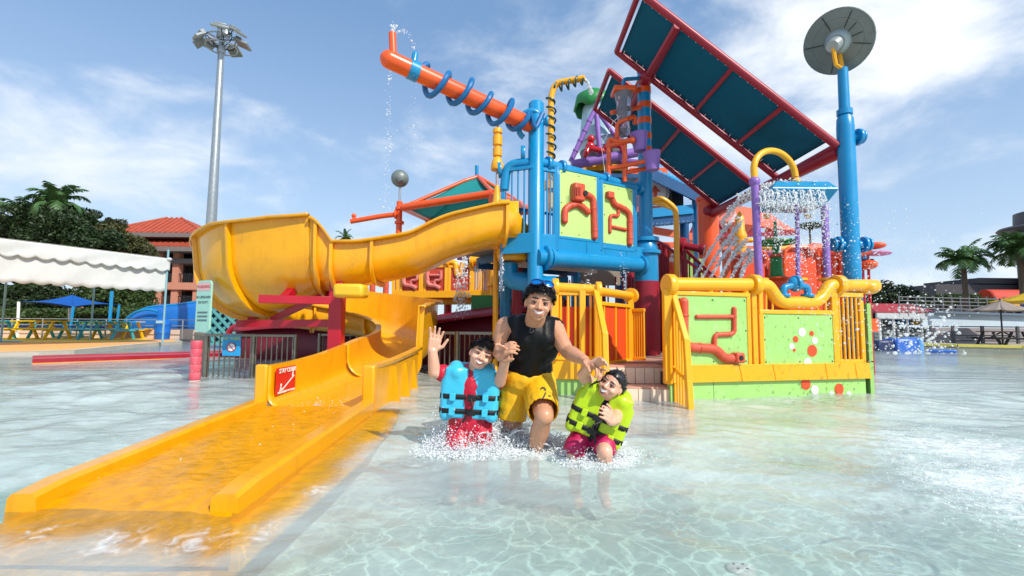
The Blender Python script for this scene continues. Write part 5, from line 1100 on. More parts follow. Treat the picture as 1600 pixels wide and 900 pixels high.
def bucket():
    Y = 12.5; c = V(943, 200, Y); t = thing('tipping_bucket', (c.x, Y, c.z-.8), 'giant pale blue tipping bucket with green lid in a purple frame', 'tipping bucket')
    z = lambda py: V(940, py, Y).z; ax = Vector((-.05, 0, 1))
    b0 = V(940, 237, Y); h = z(168)-z(237)
    MB().lathe(b0, ax, [(0, .02), (0, .58), (.18, .60), (.20, .64), (.24, .64), (.26, .59), (h, .44)], 28).build('bucket', PALEB, t)
    MB().lathe(b0-Vector((0, 0, .30)), ax, [(0, .40), (.02, .5), (.3, .56)], 24).build('bucket_base', M('grey_bucket', (96, 92, 98), .5, .1, 3), t)
    l0 = V(927, 172, Y); n = 24; m = MB()
    vs = [l0+Vector((0, 0, .52))]; rr = [(.40, .20), (.33, .48), (.0, .56)]
    for z_, r_ in ((.50, .22), (.36, .44), (.05, .52)):
        for k in range(n): q = 2*math.pi*k/n; vs.append(l0+Vector((r_*math.cos(q), r_*math.sin(q), z_-(.12 if k % 4 < 2 and z_ < .2 else 0))))
    fs = [(0, 1+k, 1+(k+1) % n) for k in range(n)] + [(1+i*n+k, 1+i*n+(k+1) % n, 1+(i+1)*n+(k+1) % n, 1+(i+1)*n+k) for i in range(2) for k in range(n)]
    m.add(vs, fs); m.build('lid', GREEN, t, smooth=50, solid=.03)
    top = V(931, 168, Y-.7)
    for a in (V(892, 252, Y-.7), V(938, 246, Y-.7), V(975, 232, Y-.7)):
        rod('frame_leg', a, top, .065, PUR, t, 12)
    for k in range(1, 5): MB().lathe(V(892, 252, Y-.7).lerp(top, k/5.5), top-V(892, 252, Y-.7), [(0, .08), (.04, .08)], 10).build('leg_ring', PUR, t)
    rod('frame_beam', V(893, 258, Y-.75), V(1005, 236, Y-.75), .12, PUR, t, 14); rod('frame_beam', V(1000, 255, Y-.2), V(925, 250, Y+.6), .1, PUR, t, 12)
    for px, py, s in ((922, 238, 1), (966, 232, -1)):
        q = V(px, py, Y-.85); k = MB(); k.ball(q+Vector((0, 0, .14)), (.12, .1, .13)); k.ball(q+Vector((s*.02, 0, .34)), .1); k.caps(q+Vector((s*.05, 0, .1)), q+Vector((s*.3, -.05, .02)), .07); k.caps(q+Vector((-s*.05, 0, .1)), q+Vector((-s*.12, -.05, -.08)), .07); k.build('red_figure', M('glossy_red', (196, 16, 30), .2, .1, 4, coat=.5), t)
    MB().box(V(940, 270, Y), (1.2, .9, .16)).build('platform', YEL, t); m = MB().box(V(935, 285, Y), (1.8, 1.2, .10)); m.build('platform', DBLUE, t)
    for px in (912, 968): p = V(px, 300, Y); rod('support', (p.x, Y, -.4), (p.x, Y, V(px, 262, Y).z), .14, DBLUE, t)
bucket()
def coil_pipe():
    Y = 10.8; t = thing('coiled_pipe', V(862, 300, Y), 'tall yellow swan-neck pipe wound with green hose', 'spray pipe')
    a, b = V(861, 276, Y), V(861, 150, Y); pts = bendpipe([V(860, 330, Y), b, V(868, 130, Y), V(914, 122, Y-.2)], .4, 8); MB().tube(pts, .072, 12).build('pipe', YEL, t); flange_ = MB(); flange(flange_, V(861, 290, Y), (0, 0, 1), .16, .2); flange_.build('pipe_foot', YEL, t)
    g = coil(a, b, .10, 9, .02, 12)+coil(V(869, 137, Y), V(912, 125, Y-.2), .10, 4, .02, 12); MB().tube(g, .022, 6).build('hose', M('hose_green', (16, 76, 76), .4, .1, 4), t)
coil_pipe()
def bobbin():
    Y = 8.6; t = thing('yellow_bobbin', V(776, 320, Y), 'yellow stacked-bobbin ornament on a thin pole by the slide entry', 'ornament'); x = V(777, 250, Y).x; z = lambda py: V(776, py, Y).z
    pr = []; 
    MB().lathe((x, Y, 0), (0, 0, 1), [(z(266), .02), (z(266), .11), (z(264), .12), (z(256), .11), (z(248), .075), (z(246), .06), (z(244), .085), (z(232), .085), (z(231), .06), (z(228), .06), (z(227), .09), (z(213), .09), (z(212), .06), (z(209), .06), (z(208), .09), (z(202), .085), (z(200), .05)], 18).build('bobbin', YEL, t)
    rod('tip', (x, Y, z(200)), (x, Y, z(194)), .02, DKMET, t); rod('stick', (x, Y, z(292)), (x, Y, z(266)), .025, M('pale_steel', (170, 160, 170), .4, .1, 4), t); MB().lathe((x, Y, 0), (0, 0, 1), [(z(318), .09), (z(314), .08), (z(300), .055), (z(290), .04)], 14).build('cone', YEL, t)
    rod('stand', (x, Y, .0), (x, Y, z(317)), .05, YEL, t)
bobbin()
def back_house():
    Y = 14.; t = thing('play_house', V(1060, 300, Y), 'orange play house with blue corrugated roof and round white emblem', 'play house')
    z = lambda py, px=1040: V(px, py, Y).z; x = lambda px: V(px, 300, Y).x
    w = MB().box(((x(985)+x(1043))/2, Y+.9, (z(262)+z(331))/2), (x(1043)-x(985), 1.8, z(262)-z(331))).build('wall', ORG, t)
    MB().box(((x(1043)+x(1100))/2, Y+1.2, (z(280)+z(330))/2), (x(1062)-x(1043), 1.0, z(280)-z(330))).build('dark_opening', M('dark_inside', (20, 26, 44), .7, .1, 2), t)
    A, B = V(1010, 262, Y-.4), V(1096, 303, Y-.4); A2, B2 = V(1030, 250, Y+2.5), V(1112, 298, Y+2.5); n = 22
    rows = [[A.lerp(B, i/60)+(A2-A).lerp(B2-B, i/60)*k/4+Vector((0, 0, .05*math.sin(i*1.5))) for i in range(61)] for k in range(5)]
    MB().sheet(rows).build('roof', BLUE, t, smooth=60, solid=.05); MB().bar(A-Vector((0, .06, .16)), B-Vector((0, .06, .16)), .08, .3).build('fascia', DBLUE, t)
    MB().bar(V(1012, 334, Y-.3), V(1082, 327, Y-.3), .12, .26).build('eave_beam', BLUE, t); rows = [[V(1010+72*i/30, 352-6*i/30, Y-.3)+Vector((0, 1.4*k/3, .16*k+.04*math.sin(i*2.2))) for i in range(31)] for k in range(4)]; MB().sheet(rows).build('lower_roof', DBLUE, t, smooth=60, solid=.05); MB().bar(V(1012, 345, Y-.2), V(1082, 338, Y-.2), .2, .36).build('eave_beam', DBLUE, t)
    p = V(1092, 330, Y-.2); MB().lathe((p.x, p.y, 0), (0, 0, 1), [(-.3, .19), (z(312), .19), (z(312), .27), (z(308), .27), (z(308), .2), (z(304), .2)], 18).build('post', BLUE, t)
    c = V(1023, 301, Y-.01); MB().lathe(c, (0, -1, 0), [(0, .42), (.03, .42)], 32).build('emblem', WHITE, w); MB().tube([c+Vector((.36*math.cos(q), -.04, .36*math.sin(q))) for q in np.linspace(0, 6.28, 33)[:-1]], .012, 5, True).build('emblem_ring', M('grey_print', (120, 116, 116), .5), w)
    k = MB(); k.bar(c+Vector((0, -.045, -.14)), c+Vector((0, -.045, .04)), .12, .02); k.prism([c+Vector((-.16, -.04, .02)), c+Vector((.16, -.04, .02)), c+Vector((0, -.04, .2))], (0, -.02, 0)); k.build('emblem_arrow', TERRA, w)
    for px in (1000, 1070): p = V(px, 400, Y+.5); rod('post', (p.x, Y+.5, -.4), (p.x, Y+.5, z(330)), .14, DBLUE, t)
back_house()
def yellow_arch():
    Y = 9.6; t = thing('yellow_arch', V(1040, 440, Y), 'bent yellow arch pole beside the blue tower foot', 'arch'); MB().tube(bendpipe([V(1014, 322, Y), V(1016, 316, Y), V(1034, 309, Y), V(1055, 325, Y), V(1057, 345, Y), V(1058, 450, Y), Vector((V(1058, 450, Y).x, Y, .3))], .4, 6), .055, 10).build('pole', YEL, t); MB().lathe((V(1058, 450, Y).x, Y, .36), (0, 0, 1), [(0, .12), (.04, .12)], 14).build('foot', YEL, t)
    MB().bar(V(1016, 312, Y), V(1052, 324, Y), .04, .12).build('rib', YEL, t)
yellow_arch()
def red_stair():
    t = thing('red_staircase', V(1080, 440, 10), 'crimson railed staircase behind the yellow pipe', 'staircase'); Y = 10.
    a, b = V(1066, 383, Y), V(1098, 390, Y-.2); m = MB(); m.cyl(a, b, .075); flange(m, a, b-a, .16, .12); flange(m, b, b-a, .12, .08); m.build('top_pipe', DRED, t)
    for i, (p, q) in enumerate((((1030, 378), (1120, 440)), ((1066, 386), (1135, 450)))):
        A, B = V(*p, Y+.2*i), V(*q, Y-.6+.2*i); r = MB().bar(A, B, .06).build('sloping_rail', DRED, t)
        for k in range(9): f = (k+.5)/9; c = A.lerp(B, f); rod('bar', (c.x, c.y, .36), c, .016, DRED, r, 6)
    for px in (1030, 1040, 1068): p = V(px, 440, Y+.1); rod('post', (p.x, Y+.1, .0), (p.x, Y+.1, V(px, 380, Y).z), .07, DRED, t)
    for k in range(6): p = V(1060+11*k, 420+8*k, Y); MB().box((p.x, Y+.3, p.z-.25), (.3, .9, .05)).build('tread', DRED, t)
    for px, py, w, h, mt in ((1078, 412, .18, .9, LIME), (1096, 425, .12, .6, LIME), (1034, 440, .25, .6, ORG), (1043, 418, .12, .5, ORG)): MB().box(V(px, py, Y+.8), (w, .05, h)).build('infill_board', mt, t)
    o = thing('orange_figure', V(1041, 400, 11), 'orange and white striped buoy figure behind the red stair', 'ornament'); c = V(1040, 410, 11)
    MB().lathe(c-Vector((0, 0, .3)), (0, 0, 1), [(0, .05), (.0, .18), (.2, .26), (.35, .24), (.5, .14), (.52, .18), (.6, .18), (.62, .12), (.7, .10), (.75, .03)], 16).build('body', ORG, o); MB().lathe(c, (0, 0, 1), [(-.02, .26), (.08, .262)], 16).build('band', WHITE, o); MB().ball(c+Vector((.1, -.22, .12)), .06).build('eye', WHITE, o); MB().ball(c+Vector((.11, -.27, .12)), .025).build('pupil', BLACK, o)
red_stair()
def orange_tanks():
    t = thing('orange_climber', V(1230, 440, 8.4), 'big rounded orange play panels behind the water tray', 'play panel'); Y = 8.5
    for x0, x1, y0 in ((1160, 1196, 392), (1226, 1276, 387)):
        a, b = V(x0, 470, Y), V(x1, y0, Y); w = b.x-a.x; pts = []; r = .16
        pts = [Vector((a.x, Y, .3)), Vector((b.x, Y, .3))] + [Vector((b.x-r+r*math.cos(q), Y, b.z-r+r*math.sin(q))) for q in np.linspace(0, math.pi/2, 7)] + [Vector((a.x+r-r*math.sin(q), Y, b.z-r+r*math.cos(q))) for q in np.linspace(0, math.pi/2, 7)]
        MB().prism(pts, (0, .35, 0)).build('rounded_panel', BRICK, t, smooth=30, bevel=.05)
        MB().tube([p+Vector((0, -.04, 0)) for p in pts[2:]]+[Vector((a.x, Y-.04, .3))], .03, 8).build('panel_rim', ORG, t)
    for px in (1276, 1300, 1313): 
        p = V(px, 420, Y+.3); rod('post', (p.x, Y+.3, .3), (p.x, Y+.3, V(px, 392, Y).z), .07, BRICK, t)
    rod('top_bar', V(1270, 400, Y+.2), V(1330, 402, Y+.2), .05, BRICK, t)
    for k in range(9): p = V(1278+6.5*k, 420, Y+.9); rod('railing_bar', (p.x, p.y, .4), (p.x, p.y, V(1300, 408, Y+.9).z), .022, ORG if k % 3 else DRED, t, 8)
    rod('railing_top', V(1272, 408, Y+.9), V(1338, 409, Y+.9), .045, ORG, t); rod('railing_mid', V(1272, 428, Y+.9), V(1338, 428, Y+.9), .03, DRED, t)
    for px, rr in ((1206, .22), (1306, .26)): p = V(px, 430, Y+1.5); MB().lathe((p.x, p.y, .3), (0, 0, 1), [(0, rr), (.1, rr+.02), (.16, rr), (.75, rr), (.8, rr+.02), (.86, rr), (V(px, 404, Y+1.5).z-.3, rr*.92), (V(px, 402, Y+1.5).z-.3, rr*.4)], 20).build('drum', ORG if px > 1250 else TERRA, t)
    pipe('elbow_pipe', [V(1196, 440, Y+.6), V(1196, 404, Y+.6), V(1224, 404, Y+.6)], .05, TERRA, t, .15); pipe('elbow_pipe', [V(1282, 396, Y+.5), V(1318, 396, Y+.5), V(1322, 436, Y+.5)], .055, ORG, t, .15)
    MB().tube([V(1262, 392, Y)+Vector((0.03*i*4, 0, .05*abs(math.sin(i*1.2)))) for i in range(10)], .10, 8).build('scallop_trim', BRICK, t)
    MB().box(V(1312, 430, Y+.8), (.5, .06, .9)).build('amber_panel', M('amber_board', (190, 130, 20), .5, .1, 3), t)
    g = thing('green_valve', V(1212, 440, 7.8), 'green hand-wheel valve on a thick green stem', 'valve wheel'); Y = 7.8; c = V(1212, 379, Y)
    MB().tube([c+Vector((.29*math.cos(q), .29*math.sin(q), 0)) for q in np.linspace(0, 6.283, 33)[:-1]], .024, 8, True).build('wheel', GREEN, g)
    for k in range(4): q = math.pi*k/4+.3; rod('spoke', c-Vector((.28*math.cos(q), .28*math.sin(q), 0)), c+Vector((.28*math.cos(q), .28*math.sin(q), 0)), .016, GREEN, g)
    x = c.x; z = lambda py: V(1212, py, Y).z
    MB().lathe((x, Y, 0), (0, 0, 1), [(z(436), .14), (z(432), .14), (z(430), .10), (z(402), .085), (z(398), .06), (z(384), .055), (z(376), .03), (z(345), .022)], 16).build('stem', GREEN, g); MB().lathe((x, Y, 0), (0, 0, 1), [(.3, .16), (z(440), .16), (z(436), .2), (z(434), .2)], 18).build('pedestal', BRICK, g); MB().lathe((x, Y, 0), (0, 0, 1), [(z(402), .1), (z(398), .1)], 16).build('collar', BRICK, g)
    h = thing('yellow_hydrant', V(1162, 420, 9.6), 'yellow hydrant-like spout on an orange stand in the spray', 'spout'); Y = 9.6; x = V(1157, 390, Y).x; z = lambda py: V(1157, py, Y).z
    MB().lathe((x, Y, 0), (0, 0, 1), [(z(398), .12), (z(392), .12), (z(380), .1), (z(372), .13), (z(368), .13), (z(360), .09), (z(340), .085), (z(334), .04), (z(330), .01)], 16).build('body', YEL, h); MB().caps((x-.05, Y, z(376)), (x+.2, Y-.05, z(376)), .05).build('spout', YEL, h); MB().lathe((x, Y, 0), (0, 0, 1), [(.2, .2), (z(405), .2), (z(398), .14)], 16).build('stand', ORG, h)
    for k in range(3): MB().bar(V(1136+k*4, 440, Y), V(1156, 402, Y), .09, .14).build('brace', ORG, h) if k == 0 else None
orange_tanks()
def far_canopies():
    # orange truss canopy far right of centre
    t = thing('orange_canopy', V(1180, 400, 16), 'coral-orange far canopy roof with truss behind the spray', 'canopy'); Y = 16
    CO = M('coral_paint', (232, 104, 66), .5, .1, 2)
    ridge = [V(1150, 322, Y+1), V(1196, 330, Y+1)]; eave = [V(1118, 345, Y-1), V(1243, 362, Y-1)]
    MB().add([eave[0], eave[1], ridge[1], ridge[0]], [(0, 1, 2, 3)]).build('roof_panel', CO, t, smooth=None, solid=.06); MB().add([eave[0]+Vector((0, 4, 0)), eave[1]+Vector((0, 4, 0)), ridge[1], ridge[0]], [(0, 1, 2, 3)]).build('roof_panel', CO, t, smooth=None, solid=.06)
    MB().bar(V(1092, 370, Y-1), V(1246, 364, Y-1), .12).build('truss_beam', DRED, t); MB().bar(V(1115, 388, Y-1), V(1210, 386, Y-1), .10).build('truss_beam', CO, t)
    for a, b in (((1120, 346), (1150, 386)), ((1150, 386), (1185, 350)), ((1090, 372), (1120, 346))): rod('truss_strut', V(*a, Y-1), V(*b, Y-1), .05, DRED, t)
    for px in (1136, 1205): p = V(px, 430, Y); rod('post', (p.x, Y, -.4), (p.x, Y, V(px, 352, Y).z), .15, CO, t)
    b = thing('coral_girder', V(1070, 370, 17), 'coral far girder under the play house eaves', 'beam'); MB().bar(V(1020, 360, 17), V(1130, 378, 17), .12, .25).build('girder', CO, b); MB().bar(V(1020, 382, 17), V(1130, 386, 17), .1, .2).build('girder', CO, b)
    for a, c in (((1045, 362), (1070, 384)), ((1090, 340), (1070, 384)), ((1100, 374), (1120, 386))): rod('strut', V(*a, 17), V(*c, 17), .05, DRED, b)
    # striped far slides and tubes
    s = thing('striped_flume', V(1215, 410, 14), 'far pink, lilac and amber flume bands behind the green valve', 'water slide')
    for py, mt in ((388, M('amber_board2', (224, 150, 30), .5, .1, 3)), (394, M('rose_paint', (214, 110, 120), .5, .1, 3)), (400, PUR), (406, M('rose_paint')), (430, LIME)): MB().tube(smoothpath([V(1180, py, 14), V(1212, py+1, 13.7), V(1245, py-1, 14), V(1290, py+1, 14.4)], 4), .09 if py != 430 else .3, 8).build('flume_band', mt, s)
    # teal canopy with orange frame, silver ball, arm
    t = thing('teal_canopy', V(730, 330, 15), 'teal hipped canopy with orange frame above the yellow slide', 'canopy'); Y = 15.
    c = [V(630, 324, Y-1.4), V(771, 302, Y-2.2), V(835, 330, Y+1.8), V(670, 343, Y+2.2)]; top = [V(727, 282, Y-.6), V(747, 276, Y-.4)]
    fab = MB(); 
    def patch(a, b, p, q): fab.sheet([[a.lerp(b, j/8).lerp(p.lerp(q, j/8), s/6)-Vector((0, 0, .10*math.sin(math.pi*s/6)+.12*math.sin(math.pi*j/8)*(1-s/6)*.5)) for j in range(9)] for s in range(7)])
    patch(c[0], c[1], top[0], top[1]); patch(c[1], c[2], top[1], top[1]); patch(c[2], c[3], top[1], top[0]); patch(c[3], c[0], top[0], top[0]); fab.build('fabric', TEAL, t, smooth=50, solid=.01)
    CO2 = ORG
    for a, b in zip(c, c[1:]+c[:1]): rod('frame_tube', a, b, .11, CO2, t)
    for a, b in ((c[0], top[0]), (c[1], top[1]), (top[0], top[1]), (c[2], top[1])): rod('ridge_tube', a, b, .06, CO2, t)
    for p in (c[1], c[2], c[3]): rod('post', (p.x, p.y, -.4), p, .13, ORG, t)
    rod('mast', V(745, 285, Y), V(745, 259, Y), .06, BLUE, t)
    b = thing('silver_ball_post', V(625, 350, 14), 'grey sphere on an orange post with side arm left of the teal canopy', 'ornament'); Y = 14; x = V(624, 330, Y).x
    rod('post', (x, Y, -.4), (x, Y, V(625, 315, Y).z), .09, ORG, b); rod('stick', (x, Y, V(625, 315, Y).z), (x, Y, V(625, 288, Y).z), .035, STEEL, b); cb = V(625, 279, Y); G = M('weathered_dish'); MB().ball(cb, .26, 24, 16).build('sphere', G, b); MB().lathe(cb+Vector((.05, -.22, -.08)), (.2, -.9, -.3), [(0, .11), (.08, .09), (.16, .05)], 14).build('horn', G, b)
    pipe('arm', [V(548, 346, Y), V(600, 337, Y), V(622, 335, Y)], .075, ORG, b, .3); m = MB(); m.cyl(V(553, 344, Y), V(553, 338, Y), .05); m.ball(V(553, 337, Y), .07); m.build('arm_valve', ORG, b)
    
    for q_, ax_ in ((V(619, 335, Y), (1, 0, 0)), (V(624, 348, Y), (0, 0, 1)), (V(625, 326, Y), (0, 0, 1))): flange(MB(), q_, ax_, .14, .08).build('flange', ORG, b)
far_canopies()
def far_balcony():
    Y = 12.5; t = thing('red_balcony', V(700, 470, Y), 'far yellow-railed balcony with brick-red pipe panels behind the slide', 'play platform'); fr = Fr(V(612, 460, 12.8), V(775, 460, 12.2))
    RB = M('brick_board', (190, 66, 44), .6, .12, 2.5, dirt=((214, 150, 140), .5)); PKR = M('pink_relief', (214, 120, 112), .5, .15, 4, dirt=((236, 190, 184), .6))
    for x0, x1 in ((627, 657), (664, 697), (702, 736)):
        p, _ = panel(t, fr, x0, x1, 418, 455, RB, .02, frame=YEL, fw=.07)
        if x0 < 700:
            m = MB(); P = lambda a, b: fr.at(x0+a, 418+b, .07); m.tube(bendpipe([P(4, 6), P(4, 27), P(18, 29), P(24, 33)], .1, 4), .055, 8); m.tube(bendpipe([P(8, 12), P(24, 12)], .1, 4), .035, 8); m.tube(bendpipe([P(25, 5), P(25, 20), P(15, 20), P(15, 28)], .08, 4), .04, 8); m.build('pipe_relief', PKR, p)
    pm = MB(); A, B = fr.at(620, 411), fr.at(700, 410); pm.tube(bendpipe([A, B, fr.at(712, 410), fr.at(714, 430), fr.at(721, 430), fr.at(723, 410)], .12, 5), .075, 10)
    for px in (624, 661, 700): flange(pm, fr.at(px, 411), fr.u, .11, .08)
    pm.build('top_pipe', YEL, t)
    for px in (615, 622, 660, 699, 738): MB().bar(fr.at(px, 462), fr.at(px, 408), .08).build('post', YEL, t)
    ua, ub = fr.uv(738, 430)[0], fr.uv(770, 430)[0]; railing(t, fr, ua, ub, fr.uv(750, 456)[1], fr.uv(750, 412)[1], 8, YEL, .045, .022); ua, ub = fr.uv(614, 430)[0], fr.uv(625, 430)[0]; railing(t, fr, ua, ub, fr.uv(620, 456)[1], fr.uv(620, 416)[1], 3, YEL, .04, .022)
    MB().tube(bendpipe([fr.at(736, 408, .1), fr.at(768, 404, .1), fr.at(771, 410, .1), fr.at(771, 472, .1)], .2, 5), .10, 12).build('corner_pipe', YEL, t); flange(MB(), fr.at(771, 445, .1), (0, 0, 1), .16, .08).build('flange', YEL, t); flange(MB(), fr.at(738, 408, .1), fr.u, .15, .08).build('flange', YEL, t)
    ua, va = fr.uv(614, 459); ub, _ = fr.uv(770, 459); MB().box(fr((ua+ub)/2, va-.02, .02), (ub-ua, .1, .18), fr.rot).build('edge_beam', YEL, t); MB().prism([fr(ua, va-.1, 0), fr(ub, va-.1, 0), fr(ub, va-.1, -2), fr(ua, va-.1, -2)], (0, 0, .1)).build('floor', YEL, t, smooth=None)
    MB().box(fr.at(705, 470, -.4), (1.6, .4, .2), fr.rot).build('under_beam', YEL, t, bevel=.06)
    for px in (630, 700, 765): p = fr.at(px, 470, -1); rod('leg', (p.x, p.y, -.4), (p.x, p.y, va), .11, RED, t)
    # clutter under the balcony: cream kiosk and red pickets beyond
    k = thing('kiosk', V(595, 450, 20), 'pale kiosk with brown posts seen between slide and balcony', 'kiosk'); Yk = 20; a, b = V(570, 430, Yk), V(640, 430, Yk)
    MB().box(((a.x+b.x)/2, Yk+1, .9), (b.x-a.x, 1.6, 2.0)).build('wall', CREAM, k); MB().box(((a.x+b.x)/2, Yk+.8, V(600, 428, Yk).z), (b.x-a.x+.6, 2.6, .25)).build('roof', M('dark_roof', (70, 74, 70), .7, .1, 2), k)
    for px in (582, 603): p = V(px, 450, Yk-.4); rod('post', (p.x, Yk-.4, DZ), (p.x, Yk-.4, V(px, 430, Yk).z), .12, TERRA, k)
    v = thing('blue_back_frame', V(745, 390, 15), 'far blue and lilac pipe frame glimpsed between slide and balcony', 'frame'); Yv = 15
    rod('post', V(744, 470, Yv), V(744, 376, Yv), .12, BLUE, v); rod('post', V(757, 470, Yv), V(757, 378, Yv), .1, DBLUE, v); rod('rail', V(722, 396, Yv), V(770, 384, Yv), .09, BLUE, v); rod('rail', V(715, 400, Yv), V(762, 404, Yv), .13, PUR, v); rod('rail', V(740, 398, Yv), V(772, 400, Yv), .09, M('navy_paint', (24, 50, 100), .5), v); MB().box(V(748, 402, Yv+.4), (.7, .1, .5)).build('board', DBLUE, v)
far_balcony()
def right_far():
    # stacked orange and lilac floats on red stems beyond the dish pole
    t = thing('float_column', V(1358, 440, 9.5), 'stack of orange and pink discs on thin red stems right of the dish pole', 'ornament'); Y = 9.5
    for px, py, mt, rx, rz in ((1366, 384, ORG, .20, .07), (1372, 396, M('rose_lilac', (196, 110, 160), .5, .1, 3), .24, .05), (1356, 414, ORG, .15, .1)): MB().ball(V(px, py, Y), (rx, .2, rz), 18, 10).build('disc', mt, t)
    for px in (1349, 1358): rod('stem', (V(px, 440, Y).x, Y, -.4), (V(px, 440, Y).x, Y, V(px, 388, Y).z), .026, RED, t)
    MB().ball(V(1350, 404, Y), .06).build('knob', DBLUE, t); MB().ball(V(1362, 408, Y), .05).build('knob', DBLUE, t)
    m = MB()
    for k in range(4): m.ball(V(1348+8*k, 392, Y), .05)
    w = thing('far_white_awning', V(1292, 396, 13), 'small blue and white awning sliver behind the purple posts', 'awning'); A = [V(1274, 399, 13), V(1300, 394, 13), V(1310, 388, 14), V(1284, 393, 14)]; MB().add(A, [(0, 1, 2, 3)]).build('awning_cloth', WHITE, w, smooth=None, solid=.05); MB().bar(V(1280, 402, 13), V(1310, 394, 13), .06, .12).build('awning_edge', DBLUE, w); 
    for q in (A[0], A[1]): rod('post', (q.x, q.y, .0), q, .04, DBLUE, w)
right_far()
def floor_drain():
    c = W(1157, 888, -.39); t = thing('floor_drain', (c.x, c.y, -.4), 'round white floor drain cover under the water at the bottom edge', 'drain')
    MB().lathe((c.x, c.y, -.4), (0, 0, 1), [(0, .07), (.012, .07), (.02, .058), (.02, .01)], 24).build('cover', WHITE, t)
    for k in range(4): q = math.pi/4+k*math.pi/2; MB().lathe((c.x+.035*math.cos(q), c.y+.035*math.sin(q), -.381), (0, 0, 1), [(0, .008), (.004, .007)], 8).build('screw', DKMET, t)
floor_drain()
# ================================================================ people
from mathutils.bvhtree import BVHTree
def skin_mat(name, col, wet=.36):
    m = M(name, col, wet, .10, 11, bump=.06, bscale=90, coat=.12, dirt=((206, 116, 92), .30)); b = m.node_tree.nodes['Principled BSDF']
    b.inputs['Subsurface Weight'].default_value = .12; b.inputs['Subsurface Radius'].default_value = (.02, .008, .004); b.inputs['Subsurface Scale'].default_value = .4; return m
def blob(name, mb, voxel, smooth, mat, parent, disp=None, hems=()):
    """one continuous surface grown over overlapping tapered forms"""
    me = mb.mesh('tmp'); o = bpy.data.objects.new('tmp', me); scene.collection.objects.link(o)
    md = o.modifiers.new('r', 'REMESH'); md.mode = 'VOXEL'; md.voxel_size = voxel
    sm = o.modifiers.new('s', 'SMOOTH'); sm.factor = .5; sm.iterations = smooth
    dg = bpy.context.evaluated_depsgraph_get(); dg.update(); me2 = bpy.data.meshes.new_from_object(o.evaluated_get(dg)); bpy.data.objects.remove(o); bpy.data.meshes.remove(me)
    me2.materials.clear(); me2.polygons.foreach_set('use_smooth', [True]*len(me2.polygons))
    if disp:
        n = len(me2.vertices); co = np.empty(n*3); me2.vertices.foreach_get('co', co); co = co.reshape(-1, 3); no = np.empty(n*3); me2.vertices.foreach_get('normal', no); no = no.reshape(-1, 3)
        co = co + no*disp(co)[:, None]; me2.vertices.foreach_set('co', co.ravel())
    if hems:      # cut clean hems where cloth ends
        bm = bmesh.new(); bm.from_mesh(me2); kill = []
        for p, d, rad in hems:
            d = d.normalized(); kill += [v for v in bm.verts if (v.co-p).dot(d) > 0 and (v.co-p).length < rad*1.6 and (v.co-p).dot(d) < rad]
        bmesh.ops.delete(bm, geom=list(set(kill)), context='VERTS'); bm.to_mesh(me2); bm.free()
    me2.update(); o2 = link(name, me2, parent, mat)
    if hems: md = o2.modifiers.new('s', 'SOLIDIFY'); md.thickness = .008; md.offset = 1
    return o2
